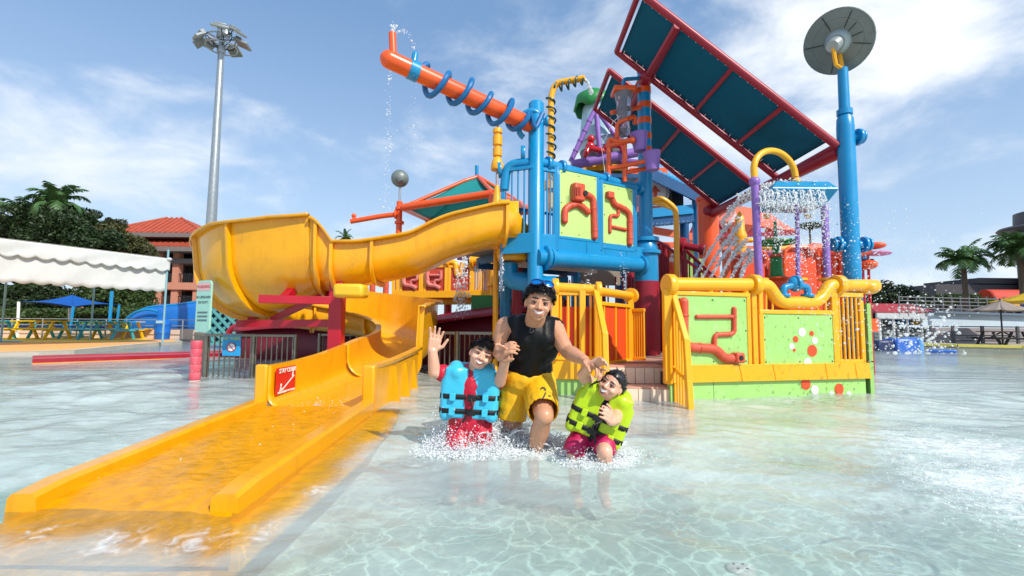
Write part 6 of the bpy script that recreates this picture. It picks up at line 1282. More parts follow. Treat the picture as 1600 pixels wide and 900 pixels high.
class Head:
    def __init__(s, px, py, Y, H, roll, yaw=0., pitch=0.):
        s.c = V(px, py, Y); s.H = H; f = (CAM-s.c).normalized(); up = Vector((0, 0, 1)); r = up.cross(f).normalized()*-1; r = f.cross(up).normalized()*-1
        # right-handed frame: x to picture right, y towards the viewer, z up
        x = Vector((0, 0, 1)).cross(f).normalized(); z = f.cross(x).normalized(); B = Matrix((x, f, z)).transposed()
        s.R = B @ Matrix.Rotation(roll, 3, 'Y') @ Matrix.Rotation(yaw, 3, 'Z') @ Matrix.Rotation(pitch, 3, 'X')
    def __call__(s, x, y, z): return s.c + s.R @ (Vector((x, y, z))*s.H)
    def skin(s, m, ch=0.):
        H = s.H; E = lambda c, r: m.ball(s(*c), tuple(q*H for q in r), 20, 14, s.R)
        E((0, -.05, .13), (.325, .395, .36)); E((0, .07, -.10), (.285+.02*ch, .30, .34)); E((0, .12, -.27), (.21+.03*ch, .21, .19)); E((0, .25, -.385+.03*ch), (.10, .085, .085))
        for q in (-1, 1):
            E((q*.165, .245, -.13), (.115+.02*ch, .115, .105)); E((q*.335, -.03, -.03), (.045, .085, .13)); E((q*.055, .385, -.125), (.045, .05, .038)); E((q*.15, .30, .085), (.11, .07, .05))
        m.caps(s(0, .33, .05), s(0, .425, -.11), .035*H, .058*H); E((0, .335, -.25), (.16, .07, .10))
    def face(s, body, smile, hairm, skinm, gap=0.):
        H = s.H; lipm = M('lip_'+skinm.name, (178, 104, 90), .45, .05, 8); tooth = M('teeth', (236, 232, 222), .3, .03, 8); dark = M('mouth_dark', (70, 20, 22), .5, .1, 8); eye = M('eye_white', (190, 178, 170), .2, .02, 5); iris = M('iris_dark', (22, 14, 12), .15, .05, 5)
        def mo(u, v):   # mouth surface: u across, v 0 top lip .. 1 bottom lip
            x = u*.155; zt = -.205+.06*u*u; zb = -.21-(.085+gap)*(1-u*u)+.055*u*u; return s(x, .425-.075*u*u-.025*v, zt+(zb-zt)*v)
        N = 14; us = [-1+2*i/N for i in range(N+1)]
        mt = MB().sheet([[mo(u, v)+s.R @ Vector((0, .004*H, 0)) for u in us] for v in (0, .5, 1)]).build('mouth', dark, body)
        MB().sheet([[mo(u*.93, v)+s.R @ Vector((0, .012*H, 0)) for u in us] for v in (.06, .3, .62 if gap else .74)]).build('teeth', tooth, mt)
        MB().tube([mo(u, 0)+s.R @ Vector((0, .008*H, .010*H)) for u in us], [.006*H+.009*H*(1-abs(u)) for u in us], 8).build('upper_lip', lipm, mt); MB().tube([mo(u, 1)+s.R @ Vector((0, .012*H, -.006*H)) for u in us], [.006*H+.013*H*(1-abs(u)) for u in us], 8).build('lower_lip', lipm, mt)
        for q in (-1, 1):
            ec = (q*.135, .325, .005); e = MB().ball(s(*ec), (.056*H, .030*H, .018*H), 14, 10, s.R).build('eye', eye, body); MB().ball(s(q*.135, .348, .004), (.034*H, .024*H, .022*H), 12, 8, s.R).build('iris', iris, e)
            lid = [s(q*.135+.085*u, .350-.05*u*u-.01*q*u, .028-.03*u*u) for u in np.linspace(-1, 1, 9)]; MB().tube(lid, [.006*H+.007*H*(1-abs(u)) for u in np.linspace(-1, 1, 9)], 6).build('eyelid', hairm, e)
            MB().tube([s(q*.135+.08*u, .348-.05*u*u, -.024+.016*u*u) for u in np.linspace(-1, 1, 9)], .0075*H, 6).build('lower_lid', lipm, e)
            MB().tube([s(q*(.145+.105*u), .372-.055*(u+.2)**2, .105+.02*(1-u*u)-.012*u) for u in np.linspace(-1, 1, 9)], [.007*H+.013*H*(1-abs(u))**.5 for u in np.linspace(-1, 1, 9)], 6).build('eyebrow', hairm, body)
            MB().ball(s(q*.035, .43, -.148), (.014*H, .014*H, .009*H), 8, 6, s.R).build('nostril', dark, body)
    def hair(s, body, mat, length=.13, n=900, front=.50, fringe=.5, back=-.7, seed=1, spike=.6, part=0., vol=.05):
        r = np.random.default_rng(seed); m = MB(); C = np.array([0, -.05, .13]); Rr = np.array([.345, .418, .388])
        thr = lambda y, x: (front*y+.10*(1-y) if y > 0 else .10*(1+y)+back*(-y)) - .12*abs(x)*(y < .3)
        nt, na = 22, 44; rows = []
        for i in range(nt+1):
            row = []
            for k in range(na+1):
                a = 2*math.pi*k/na; x0, y0 = math.cos(a), math.sin(a); lim = math.acos(max(-.95, min(.95, thr(y0, x0)))); th = lim*i/nt; d = np.array([math.sin(th)*x0, math.sin(th)*y0, math.cos(th)]); k2 = 1.02+vol*(1-(i/nt)**3)+.012*math.sin(9*a+3*th); p = C+d*Rr*k2; row.append(s(*p))
            rows.append(row)
        m.sheet(rows); 
        cap = m.build('hair', mat, body, smooth=60, solid=.02*s.H, offset=-1)
        b = MB()
        for _ in range(n):
            a = r.uniform(0, 6.283); x0, y0 = math.cos(a), math.sin(a); lim = math.acos(max(-.95, min(.95, thr(y0, x0)))); th = lim*math.sqrt(r.uniform(0, 1)); d = np.array([math.sin(th)*x0, math.sin(th)*y0, math.cos(th)])
            p = C+d*Rr*(1.01+vol*.8); t = np.array([d[0]*.2, fringe*(.4+max(0, d[1])), -.55*math.sin(th)-.1])+r.normal(size=3)*.35+d*spike*.7; t[0] += part; t /= np.linalg.norm(t); l = length*r.uniform(.5, 1.25); q = p+t*l+np.array([0, 0, -.02]); w = np.cross(d, t); w = w/(np.linalg.norm(w)+1e-6)*.020; mid = (p+q)/2+d*.015
            b.add([s(*(p-w)), s(*(p+w)), s(*(mid+w*.9)), s(*q), s(*(mid-w*.9))], [(0, 1, 2, 4), (4, 2, 3)])
        st = b.build('hair_strands', mat, cap, smooth=None); st['kind'] = 'stuff'; return cap
def hand(m, wrist, d, nrm, sc, curl=.5, thumb=1, spread=.12):
    """palm, four fingers of different lengths and a thumb from the side of the palm; nrm = way the palm faces"""
    wrist = Vector(wrist); d = Vector(d).normalized(); nrm = Vector(nrm); nrm = (nrm-d*nrm.dot(d)).normalized(); x = d.cross(nrm).normalized()
    for k in (-1, -.33, .33, 1): m.caps(wrist+x*k*.018*sc, wrist+d*.078*sc+x*k*.030*sc, .017*sc, .014*sc, 8, 3)
    for i, (o, l) in enumerate(((-1, .068), (-.33, .080), (.33, .075), (1, .058))):
        p = wrist+d*.082*sc+x*o*.031*sc; dd = (d+x*o*spread).normalized(); a = 0
        for j, fr in enumerate((.44, .32, .26)):
            a += curl*(.9 if j else .6); v = dd*math.cos(a)+nrm*math.sin(a); q = p+v*l*fr*sc*1.05; m.caps(p, q, (.0105-.001*j)*sc, (.0098-.001*j)*sc, 8, 3); p = q
    p = wrist+d*.022*sc+x*thumb*.026*sc; v = (d*.55+x*thumb*.8+nrm*.25).normalized(); q = p+v*.04*sc; m.caps(p, q, .0145*sc, .012*sc, 8, 3); v2 = (d*.85+x*thumb*(.45-.5*curl)+nrm*.5*curl).normalized(); q2 = q+v2*.034*sc; m.caps(q, q2, .012*sc, .0105*sc, 8, 3); m.caps(q2, q2+(v2+nrm*curl*.4).normalized()*.024*sc, .0105*sc, .009*sc, 8, 3)
def folds(freq, amp, seed):
    def f(co):
        r = np.random.default_rng(seed); z = np.zeros(len(co))
        for i in range(7):
            k = r.normal(size=3)*freq; z += np.abs(np.sin(co @ k + r.uniform(0, 6)))**.6-.6
        return z*amp/4
    return f
def decal(obj, body, size, mat, px, py, Y, name, stretch=1., dx=0.):
    """print lying on cloth: letter faces dropped onto the surface along the line of sight through its centre"""
    me = obj.data; mw = Matrix.Translation(ROOT[obj]) ; bv = BVHTree.FromPolygons([v.co.copy() for v in me.vertices], [tuple(p.vertices) for p in me.polygons])
    c = V(px, py, Y); f = (c-CAM).normalized(); x = f.cross(Vector((0, 0, 1))).normalized(); z = x.cross(f)
    cu = bpy.data.curves.new('txt', 'FONT'); cu.body = body; cu.size = size; cu.align_x = 'LEFT'; cu.align_y = 'CENTER'; o = bpy.data.objects.new('txt', cu); scene.collection.objects.link(o); t = bpy.data.meshes.new_from_object(o.evaluated_get(bpy.context.evaluated_depsgraph_get())); bpy.data.objects.remove(o)
    bm = bmesh.new(); bm.from_mesh(t); bmesh.ops.triangulate(bm, faces=bm.faces); bmesh.ops.subdivide_edges(bm, edges=bm.edges, cuts=2); bad = []
    for v in bm.verts:
        w = c+x*v.co.x*stretch+z*v.co.y; h = bv.ray_cast(w-f*1.0, f, 3.)
        if h[0] is None: bad.append(v)
        else: v.co = h[0]-f*.016
    bmesh.ops.delete(bm, geom=bad, context='VERTS'); bm.to_mesh(t); bm.free(); t.materials.clear(); return link(name, t, obj, mat)
HAIR = M('black_hair', (20, 16, 15), .35, .25, 20, spec=.6); BLK = M('black_jersey', (9, 9, 11), .5, .15, 10, bump=.1, bscale=50, spec=.22)
WEB = M('black_webbing', (14, 14, 15), .6, .1, 20)

def man():
    SK = skin_mat('tan_skin', (204, 148, 114)); base = W(826, 692); t = thing('person', (base.x, base.y, -.4), 'man in black sleeveless top and yellow shorts wading between two children', 'person')
    hd = Head(842, 474, 3.42, .272, math.radians(9), yaw=math.radians(-4)); m = MB(); hd.skin(m)
    neck0 = V(832, 514, 3.58); m.caps(neck0, hd(0, -.08, -.2), .078, .070)
    P = lambda *a: V(*a)
    # trunk under the clothes
    m.caps(P(806, 512, 3.62), P(862, 514, 3.62), .075); m.ball(P(831, 540, 3.64), (.19, .115, .17)); m.ball(P(827, 585, 3.72), (.155, .11, .12)); m.caps(P(832, 516, 3.6), P(827, 590, 3.72), .12)
    # arm towards the girl
    sh, el, wr = P(865, 513, 3.62), P(886, 549, 3.48), P(912, 562, 3.30); m.caps(sh, sh.lerp(el, .5), .082, .064); m.caps(sh.lerp(el, .5), el, .064, .052); m.caps(el, el.lerp(wr, .35), .052, .056); m.caps(el.lerp(wr, .35), wr, .056, .036); hand(m, wr, P(930, 572, 3.24)-wr, Vector((0, -.3, -1)), 1.25, .62, -1)
    # arm towards the boy, forearm coming forward
    sh, el, wr = P(791, 512, 3.64), P(777, 546, 3.62), P(783, 556, 3.40); m.caps(sh, sh.lerp(el, .5), .084, .068); m.caps(sh.lerp(el, .5), el, .068, .056); m.caps(el, wr, .058, .042); hand(m, wr, P(791, 546, 3.33)-wr, Vector((.9, -.2, .1)), 1.2, .75, -1)
    # legs: one thigh raised forward
    hp, kn, an = P(809, 604, 3.78), P(801, 662, 3.78), P(806, 735, 4.05); m.caps(hp, kn, .105, .078); m.caps(kn, kn.lerp(an, .35), .074, .076); m.caps(kn.lerp(an, .35), an, .074, .045); m.caps(an, an+Vector((-.02, -.22, -.05)), .05, .04)
    hp, kn = P(843, 606, 3.74), P(850, 650, 3.38); an = P(832, 716, 3.62); m.caps(hp, kn, .108, .068); m.ball(kn, .068); m.caps(kn, kn.lerp(an, .35), .060, .068); m.caps(kn.lerp(an, .35), an, .068, .044); m.caps(an, an+Vector((.0, -.22, -.06)), .05, .038)
    body = blob('body', m, .0055, 3, SK, t)
    hd.face(t, 1, HAIR, SK); hd.hair(t, HAIR, .105, 3000, .46, .35, -.55, 3, .55, vol=.07)
    s = MB(); s.caps(P(803, 508, 3.63), P(865, 511, 3.63), .080); s.ball(P(832, 538, 3.63), (.212, .135, .18)); s.ball(P(828, 574, 3.70), (.178, .128, .13)); s.caps(P(833, 525, 3.6), P(828, 575, 3.70), .145, .14)
    s.caps(P(818, 508, 3.58), P(818, 530, 3.54), .085); s.caps(P(850, 510, 3.58), P(850, 530, 3.54), .085)
    sh_ = blob('shirt', s, .008, 5, BLK, t, folds(22, .008, 4))
    PIP = M('tan_piping', (190, 150, 120), .6, .05, 8)
    bv = BVHTree.FromPolygons([v.co.copy() for v in sh_.data.vertices], [tuple(p.vertices) for p in sh_.data.polygons])
    for a, b in (((790, 493), (815, 485)), ((851, 489), (872, 496))):
        pts = []
        for k in range(9):
            w = V(a[0]+(b[0]-a[0])*k/8, a[1]+(b[1]-a[1])*k/8+1.5*math.sin(math.pi*k/8), 3.); f = (w-CAM).normalized(); h = bv.ray_cast(CAM, f, 8)
            if h[0] is not None: pts.append(h[0]-f*.003)
        if len(pts) > 3: MB().tube(pts, .005, 6).build('shoulder_seam', PIP, sh_)
    decal(sh_, 'D', .045, M('grey_print2', (96, 96, 98), .5), 827, 517, 3.5, 'chest_logo')
    q = MB(); q.ball(P(826, 590, 3.72), (.192, .145, .095)); q.caps(P(806, 598, 3.76), P(799, 652, 3.76), .120, .108); q.caps(P(842, 600, 3.73), P(848, 638, 3.44), .126, .108); q.caps(P(815, 592, 3.72), P(838, 592, 3.72), .13)
    sho = blob('shorts', q, .008, 5, M('yellow_shorts', (238, 178, 8), .6, .05, 8, bump=.15, bscale=40), t, folds(20, .007, 9), hems=[(P(799, 655, 3.76), P(799, 655, 3.76)-P(806, 598, 3.76), .17), (P(849, 640, 3.40), P(848, 640, 3.42)-P(842, 600, 3.73), .18)])
    decal(sho, '24', .145, M('print_grey', (62, 66, 54), .6, .2, 20), 843, 617, 3.4, 'number_print', .8)
    # sunglasses pushed up on the hair
    g = thing('sunglasses', hd(0, .2, .45), 'blue mirrored sunglasses pushed up on the man\'s hair', 'sunglasses'); LN = M('blue_mirror', (20, 130, 210), .08, .25, 12, metal=.6); FRM = M('frame_blue', (12, 60, 120), .3, .1, 8)
    for k in (-1, 1):
        c = hd(k*.155, .14, .525); R = hd.R @ Matrix.Rotation(math.radians(38), 3, 'X') @ Matrix.Rotation(-k*.22, 3, 'Z'); MB().ball(c, (.15*hd.H, .035*hd.H, .085*hd.H), 18, 10, R).build('lens', LN, g)
        MB().tube([c+R @ Vector((.14*hd.H*math.cos(a), .006, .09*hd.H*math.sin(a))) for a in np.linspace(0, 6.283, 25)[:-1]], .0055, 6, True).build('lens_rim', FRM, g); MB().tube(smoothpath([hd(k*.28, .08, .50), hd(k*.38, -.06, .36), hd(k*.38, -.2, .24)], 5), .005, 6).build('temple', FRM, g)
    MB().tube([hd(-.04, .165, .54), hd(0, .17, .55), hd(.04, .165, .54)], .005, 6).build('bridge', FRM, g)
man()

def vest(t, o, up, fwd, sc, mat, label, flip=1):
    up = Vector(up).normalized(); fwd = Vector(fwd); fwd = (fwd-up*fwd.dot(up)).normalized(); u = fwd.cross(up).normalized()*-1; u = up.cross(fwd)*-1
    u = fwd.cross(up); u = -u if u.x < 0 else u
    P = lambda a, b, c: o + (u*a + fwd*b + up*c)*sc; R = Matrix((u, fwd, up)).transposed(); m = MB()
    for k in (-1, 1):
        m.box(P(k*.098, .095, -.02), (.168*sc, .062*sc, .36*sc), R); m.caps(P(k*.10, .088, .12), P(k*.112, .03, .145), .060*sc, .060*sc); m.caps(P(k*.112, .03, .145), P(k*.112, -.08, .12), .060*sc, .060*sc); m.box(P(k*.178, .02, -.075), (.055*sc, .19*sc, .26*sc), R); m.caps(P(k*.165, .09, -.18), P(k*.17, .07, .07), .045*sc); m.caps(P(k*.075, .095, .06), P(k*.115, .07, .16), .038*sc)
    m.box(P(0, -.10, .0), (.33*sc, .06*sc, .36*sc), R); v = blob('life_vest', m, .0095, 22, mat, t); v['label'] = label
    bv = BVHTree.FromPolygons([w.co.copy() for w in v.data.vertices], [tuple(p.vertices) for p in v.data.polygons])
    for h, nm in ((-.045, 1), (-.145, 1)):
        ring = []
        for k in range(40):
            a = 2*math.pi*k/40; d = (u*math.cos(a)+fwd*math.sin(a)); hit = bv.ray_cast(P(0, 0, h)+d*sc*1.0, -d, 2); p = hit[0] if hit[0] is not None else P(.19*math.cos(a), .14*math.sin(a), h)
            r_ = (p-P(0, 0, h)).length; p = P(0, 0, h)+d*max(r_, .125*sc)+d*.002; ring.append(p)
        MB().sheet([[p+up*z*sc for p in ring+ring[:1]] for z in (-.017, 0, .017)]).build('strap', WEB, v, smooth=60, solid=.006)
        c = P(.02*flip, .155, h); MB().box(c, (.062*sc, .02*sc, .044*sc), R).build('buckle', BLACK, v, bevel=.004)
        for k in (-1, 1): MB().box(P(k*.115, .146, h), (.042*sc, .016*sc, .055*sc), R).build('strap_keeper', mat, v, bevel=.004)
    MB().tube(smoothpath([P(.015, .16, -.05), P(.03*flip, .185, -.10), P(.0, .17, -.15), P(-.03*flip, .185, -.21)], 5), .008*sc, 6).build('strap_tail', WEB, v)
    MB().bar(P(0, .118, -.20), P(0, .115, .06), .018*sc, .012*sc, up=fwd).build('zip', WEB, v)
    return v
def boy():
    SK = skin_mat('fair_skin', (228, 174, 146)); base = W(735, 695); t = thing('person', (base.x, base.y, -.4), 'boy in crimson shirt and sky-blue life vest waving on the left', 'person'); P = lambda *a: V(*a)
    hd = Head(752, 554, 3.56, .236, math.radians(23), yaw=math.radians(-6)); m = MB(); hd.skin(m, 1); m.caps(P(739, 592, 3.66), hd(0, -.08, -.22), .062, .058)
    m.caps(P(715, 598, 3.68), P(762, 600, 3.68), .055); m.caps(P(738, 600, 3.68), P(733, 660, 3.68), .12)
    sh, el, wr = P(708, 588, 3.64), P(679, 581, 3.58), P(676, 549, 3.54); m.caps(sh, el, .056, .046); m.caps(el, wr, .047, .034); hand(m, wr, P(680, 530, 3.53)-wr, Vector((.1, -1, .1)), 1.12, .16, 1, .22)
    sh, el, wr = P(766, 596, 3.64), P(781, 596, 3.56), P(789, 566, 3.42); m.caps(sh, el, .056, .045); m.caps(el, wr, .046, .034); hand(m, wr, P(788, 543, 3.36)-wr, Vector((-.5, -.8, 0)), 1.05, .35, 1)
    for a, b, c in ((P(722, 655, 3.68), P(714, 704, 3.55), P(712, 760, 3.7)), (P(748, 655, 3.68), P(751, 706, 3.62), P(752, 770, 3.8))): m.caps(a, b, .085, .066); m.caps(b, c, .066, .045); m.caps(c, c+Vector((0, -.15, -.03)), .04, .035)
    body = blob('body', m, .005, 3, SK, t); hd.face(t, 1, HAIR, SK, .03); hd.hair(t, HAIR, .15, 2600, .46, .9, -.6, 5, .0, vol=.05)
    RS = M('crimson_jersey', (190, 14, 50), .5, .1, 9, bump=.1, bscale=40); s = MB(); s.caps(P(714, 592, 3.66), P(764, 595, 3.66), .068); s.caps(P(738, 598, 3.67), P(733, 655, 3.68), .15); s.caps(P(708, 588, 3.64), P(692, 583, 3.61), .068, .066); s.caps(P(766, 595, 3.65), P(776, 597, 3.60), .066, .064); s.caps(P(740, 588, 3.66), P(741, 582, 3.64), .075, .066); blob('shirt', s, .008, 4, RS, t, folds(24, .006, 2))
    q = MB(); q.ball(P(734, 660, 3.68), (.16, .12, .08)); q.caps(P(722, 660, 3.68), P(714, 700, 3.57), .10, .095); q.caps(P(748, 660, 3.68), P(751, 702, 3.63), .10, .095); blob('shorts', q, .008, 4, RS, t, folds(24, .006, 7))
    vest(t, P(736, 607, 3.66), P(739, 580, 3.66)-P(735, 650, 3.66), (0, -1, 0), 1.03, M('sky_blue_foam', (60, 186, 222), .4, .05, 5, coat=.2), 'sky-blue foam life vest with black straps')
boy()
def girl():
    SK = skin_mat('fair_skin', (228, 174, 146)); base = W(925, 708); t = thing('person', (base.x, base.y, -.4), 'laughing small girl in lime life vest leaning on the right', 'person'); P = lambda *a: V(*a)
    hd = Head(956, 602, 3.30, .213, math.radians(33), yaw=math.radians(22), pitch=math.radians(-6)); m = MB(); hd.skin(m, 1.2); m.caps(P(943, 628, 3.40), hd(0, -.08, -.22), .055, .050)
    m.caps(P(927, 618, 3.42), P(960, 640, 3.42), .05); m.caps(P(942, 630, 3.42), P(925, 680, 3.45), .105)
    sh, el, wr = P(928, 606, 3.40), P(911, 586, 3.34), P(920, 573, 3.24); m.caps(sh, el, .050, .042); m.caps(el, wr, .042, .032); hand(m, wr, P(938, 564, 3.20)-wr, Vector((.2, -.8, -.4)), .98, .6, 1)
    sh, el, wr = P(965, 640, 3.38), P(961, 655, 3.24), P(955, 658, 3.10); m.caps(sh, el, .050, .043); m.caps(el, wr, .042, .032); hand(m, wr, P(951, 650, 3.04)-wr, Vector((-.6, -.2, .4)), .95, .55, -1)
    for a, b, c in ((P(912, 678, 3.45), P(896, 706, 3.34), P(900, 770, 3.5)), (P(938, 682, 3.45), P(945, 706, 3.22), P(942, 770, 3.4))): m.caps(a, b, .070, .052); m.caps(b, c, .052, .038); m.caps(c, c+Vector((0, -.14, -.03)), .038, .033)
    body = blob('body', m, .005, 3, SK, t); hd.face(t, 1, HAIR, SK, .07); hd.hair(t, HAIR, .12, 2000, .50, -.9, -.95, 8, -.2, vol=.03); 
    b = MB()
    for k in range(9): q = hd(-.26-.01*k, -.05+.02*k, .1); b.tube(smoothpath([hd(-.22, -.1+.03*k, .25), hd(-.36, -.06+.04*k, -.05), hd(-.34-.02*k, -.0+.04*k, -.45), hd(-.30-.03*k, .10, -.80)], 5), .012*hd.H*1.6, 5)
    b.build('hair_lock', HAIR, t)
    q = MB(); q.ball(P(924, 678, 3.45), (.15, .11, .08)); q.caps(P(913, 680, 3.44), P(899, 700, 3.36), .090, .08); q.caps(P(938, 684, 3.43), P(944, 698, 3.30), .088, .08); blob('shorts', q, .008, 4, M('magenta_jersey', (178, 14, 78), .5, .1, 9), t, folds(24, .006, 3))
    s = MB(); s.caps(P(929, 618, 3.41), P(960, 640, 3.41), .056); s.caps(P(942, 632, 3.42), P(925, 680, 3.45), .125); blob('shirt', s, .008, 4, BLK, t)
    vest(t, P(940, 640, 3.42), P(950, 614, 3.42)-P(925, 676, 3.44), (-.15, -1, 0), .96, M('lime_foam', (182, 212, 10), .4, .05, 5, coat=.2), 'lime-yellow foam life vest with black straps', -1)
girl()
# ================================================================ splashing water
DROP = M('water_drops', (244, 248, 250), .12, .02, 5, spec=.7)
def _drop():
    nt = DROP.node_tree; o = nt.nodes['Material Output']; tr = nt.nodes.new('ShaderNodeBsdfTransparent'); ms = nt.nodes.new('ShaderNodeMixShader'); ms.inputs[0].default_value = .52
    nt.links.new(tr.outputs[0], ms.inputs[1]); nt.links.new(nt.nodes['Principled BSDF'].outputs[0], ms.inputs[2]); nt.links.new(ms.outputs[0], o.inputs[0])
_drop()
ICO = None
def droplets(name, P, R, label, stretch=None, cat='water'):
    """thousands of drops as one mass"""
    global ICO
    if ICO is None:
        bm = bmesh.new(); bmesh.ops.create_icosphere(bm, subdivisions=1, radius=1); ICO = (np.array([v.co[:] for v in bm.verts]), np.array([[v.index for v in f.verts] for f in bm.faces])); bm.free()
    vb, fb = ICO; n = len(P); P = np.asarray(P); R = np.asarray(R)
    sc = np.ones((n, 3)) if stretch is None else np.asarray(stretch)
    r2 = np.random.default_rng(n); wob = r2.uniform(.65, 1.35, (n, len(vb), 1))
    v = (P[:, None, :] + vb[None]*wob*R[:, None, None]*sc[:, None, :]).reshape(-1, 3); f = (fb[None]+np.arange(n)[:, None, None]*len(vb)).reshape(-1, 3)
    me = bpy.data.meshes.new(name); me.vertices.add(len(v)); me.vertices.foreach_set('co', v.ravel()); me.loops.add(f.size); me.loops.foreach_set('vertex_index', f.ravel()); me.polygons.add(len(f)); me.polygons.foreach_set('loop_start', np.arange(0, f.size, 3)); me.polygons.foreach_set('loop_total', np.full(len(f), 3)); me.polygons.foreach_set('use_smooth', np.ones(len(f), bool)); me.update(calc_edges=True)
    return tag(link(name, me, None, DROP), label, cat, None, 'stuff')
def splash(name, spots, label, seed):
    r = np.random.default_rng(seed); P = []; R = []
    for px, py, rad, h, n in spots:
        n = int(n*2.2); c = W(px, py); a = r.uniform(0, 6.283, n); rr = rad*np.sqrt(r.uniform(0, 1, n))*r.uniform(.5, 1.25, n); z = h*r.exponential(.33, n)*np.clip(1.2-rr/rad*.5, .2, 1.2); z = np.minimum(z, h*1.3)
        P.append(np.stack([c.x+rr*np.cos(a)*(1+z), c.y+rr*np.sin(a), z-.01], 1)); R.append(np.clip(r.lognormal(-5.75, .5, n), .0013, .009)*np.clip(1.15-z/h*.4, .5, 1.2))
    P = np.concatenate(P); R = np.concatenate(R); return droplets(name, P, R, label)
splash('splash_spray', [(722, 694, .26, .16, 2600), (752, 692, .22, .15, 2200), (795, 690, .24, .20, 2600), (838, 694, .20, .12, 1800), (900, 708, .18, .10, 1600), (940, 710, .20, .11, 1900), (690, 704, .2, .07, 600), (970, 714, .2, .06, 500), (770, 690, .2, .28, 1200), (715, 700, .22, .24, 900), (800, 700, .3, .10, 2500), (735, 702, .3, .09, 2500), (930, 716, .26, .08, 2200)], 'white splashing water around the waders\' legs', 3)
def jets():
    r = np.random.default_rng(8); P = []; R = []
    S = []
    def stream(a, b, n, spread, r0, sag=0., t0=0., t1=1.):
        a, b = np.array(a), np.array(b); t = r.uniform(t0, t1, n); p = a+(b-a)*t[:, None]; p[:, 2] -= sag*4*t*(t-1); p += r.normal(size=(n, 3))*(spread*(.3+t))[:, None]; P.append(p); R.append(r0*np.clip(r.lognormal(0, .5, n), .35, 2.6))
    Y = 6.9
    # fan of jets rising from the top pipe
    for x0, x1, y1, yy in ((1082, 1150, 335, 7.6), (1095, 1160, 345, 7.5), (1108, 1152, 372, 7.4), (1122, 1165, 375, 7.3), (1140, 1172, 390, 7.2), (1155, 1178, 395, 7.1)): stream(V(x0, 438, yy), V(x1, y1, yy), 330, .022, .0095, .04)
    # arc of water from the far jets over to the tray
    stream(V(1128, 350, 7.4), V(1190, 298, 6.9), 380, .045, .011, .12); stream(V(1190, 292, 6.7), V(1285, 300, 6.7), 520, .06, .010, .06)
    # curtain falling off the tray
    for k in range(40): x = 1186+2.6*k; stream(V(x, 297, 6.55), V(x+r.uniform(-10, 14), r.uniform(325, 450), 6.5), 80, .035, .0055)
    stream(V(1186, 318, 6.5), V(1288, 322, 6.5), 900, .05, .006)
    # loose drops flung to the right of the pole
    n = 1500; t = r.beta(1.2, 2.2, n); px = 1250+260*t+r.normal(size=n)*35; py = 300+230*r.uniform(0, 1, n)**.9+40*t; 
    q = np.array([V(a, min(b, 548), d) for a, b, d in zip(px, py, r.uniform(5.2, 7.2, n))]); q[:, 2] = np.maximum(q[:, 2], .02); P.append(q); R.append(.0048*np.clip(r.lognormal(0, .5, n), .4, 2.6))
    n = 340; px = r.normal(1440, 30, n); py = r.normal(515, 28, n); q = np.array([V(a, min(b, 552), d) for a, b, d in zip(px, py, r.uniform(5., 6.5, n))]); q[:, 2] = np.maximum(q[:, 2], .02); P.append(q); R.append(.009*np.clip(r.lognormal(0, .5, n), .4, 2.2))
    droplets('water_jets', np.concatenate(P), np.concatenate(R), 'jets and drops of water spraying around the tray and dish pole')
    P.clear(); R.clear()
    # trickle from the cannon nozzle, drips off the tower deck and the balcony waterfall
    stream(V(614, 52, 6.35), V(616, 36, 6.35), 40, .02, .008); stream(V(618, 54, 6.35), V(650, 80, 6.4), 45, .02, .007, .16); stream(V(609, 110, 6.3), V(603, 330, 6.4), 130, .035, .006); stream(V(650, 130, 6.4), V(640, 240, 6.4), 30, .08, .005)
    stream(V(925, 382, 8.0), V(915, 450, 8.0), 120, .05, .007); stream(V(970, 395, 8.2), V(975, 450, 8.2), 70, .06, .006); stream(V(727, 385, 10), V(722, 490, 10), 420, .07, .011); stream(V(715, 420, 10), V(712, 470, 10), 120, .04, .009); stream(V(786, 400, 7.5), V(783, 452, 7.5), 70, .02, .006)
    stream(V(914, 124, 10.6), V(925, 146, 11.8), 160, .02, .014, .05)
    droplets('water_drips', np.concatenate(P), np.concatenate(R), 'thin trickles and drips falling from pipes and deck edges')
    P.clear(); R.clear()
    n = 1500; a = r.uniform(0, 1, n); px = 1380+240*a; py = 690+90*a+r.normal(size=n)*38; q = np.array([W(x, max(y, 600)) for x, y in zip(px, py)]); q[:, 2] = r.exponential(.03, n); P.append(q); R.append(np.clip(r.lognormal(-5.8, .45, n), .0012, .007))
    droplets('surface_spray', np.concatenate(P), np.concatenate(R), 'fine spray skimming the water at the right edge')
    n = 900; q = np.array([[-2.35+.9*u+r.normal()*.05, 2.6+3.2*v, .0] for u, v in zip(r.uniform(.1, 1, n), r.uniform(0, 1, n)**.7)]); q[:, 2] = r.exponential(.012, n)+.005
    droplets('slide_froth', q, np.clip(r.lognormal(-5.7, .4, n), .0015, .006), 'froth bubbling down the yellow slide run-out')
jets()

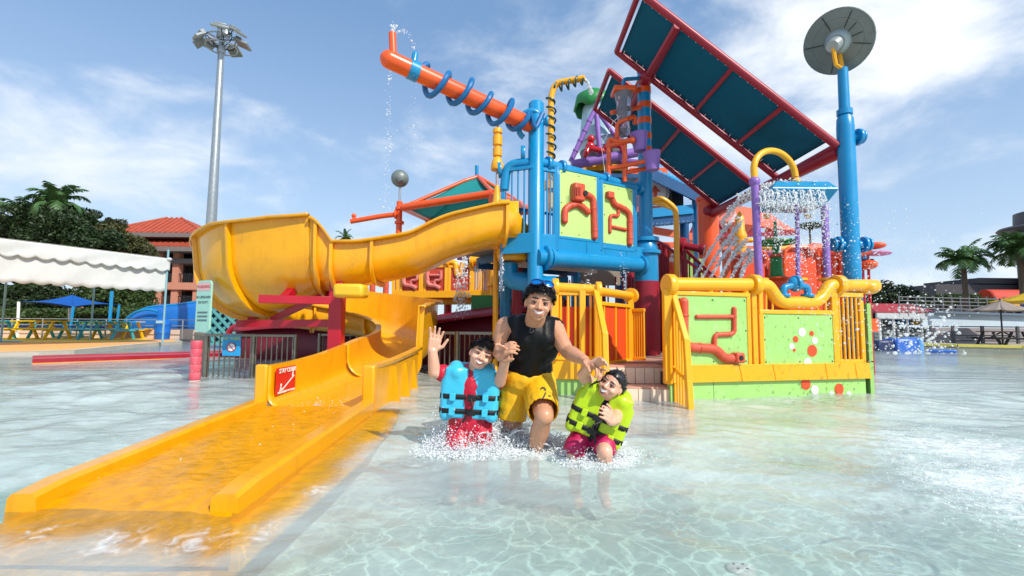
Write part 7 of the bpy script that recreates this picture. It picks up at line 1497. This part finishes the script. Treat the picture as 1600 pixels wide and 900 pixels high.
def streaks():
    """joined threads and tongues of water thrown up round the legs and off the tray"""
    r = random.Random(4); m = MB()
    for px, py, rad, h, n in ((722, 694, .20, .17, 46), (752, 694, .16, .14, 36), (800, 692, .20, .18, 46), (838, 695, .16, .12, 34), (902, 709, .15, .10, 30), (942, 711, .17, .11, 34), (775, 692, .12, .26, 26)):
        c = W(px, py)
        for _ in range(n):
            a = r.uniform(0, 6.283); d = Vector((math.cos(a), math.sin(a), 0)); p = c+d*rad*r.uniform(.3, 1); hh = h*r.uniform(.3, 1.1); o = r.uniform(.3, 1.4)*hh; sd = Vector((-d.y, d.x, 0))*r.uniform(-.5, .5)*hh
            P = [p+d*o*t+sd*t*t+Vector((0, 0, hh*(1.9*t-1.15*t*t)-.01)) for t in [i/6 for i in range(7)]]; r0 = r.uniform(.006, .015); m.tube(P, [r0*(1-.75*t)*(1+.35*math.sin(9*t+a*3)) for t in [i/6 for i in range(7)]], 6)
    tag(m.build('splash_threads', DROP, None, smooth=80), 'tongues of white water thrown up around the waders', 'water', None, 'stuff')
    m = MB()
    for x0, x1, y1, yy in ((1082, 1150, 335, 7.6), (1095, 1160, 345, 7.5), (1108, 1152, 372, 7.4), (1122, 1165, 375, 7.3), (1140, 1172, 390, 7.2), (1155, 1178, 395, 7.1)):
        a, b = V(x0, 438, yy), V(x1, y1, yy); m.tube([a.lerp(b, t)+Vector((r.uniform(-1, 1)*.012*t, 0, .16*t*(1-t)+r.uniform(-1, 1)*.012*t)) for t in [i/16 for i in range(17)]], [.012+.008*i/16+.005*math.sin(i*2.1) for i in range(17)], 7)
    for k in range(24):
        x = 1186+4.4*k+r.uniform(-3, 3); a = V(x, 298+r.uniform(-3, 8), 6.52); l = r.uniform(.05, .38); m.tube([a+Vector((r.uniform(-1, 1)*.012, -.06*t, -l*t)) for t in [i/8 for i in range(9)]], [(.010+.005*math.sin(k+i*1.7))*(1-.7*i/8) for i in range(9)], 6)
    tag(m.build('jet_threads', DROP, None, smooth=80), 'continuous threads of water in the jets and off the blue tray', 'water', None, 'stuff')
streaks()
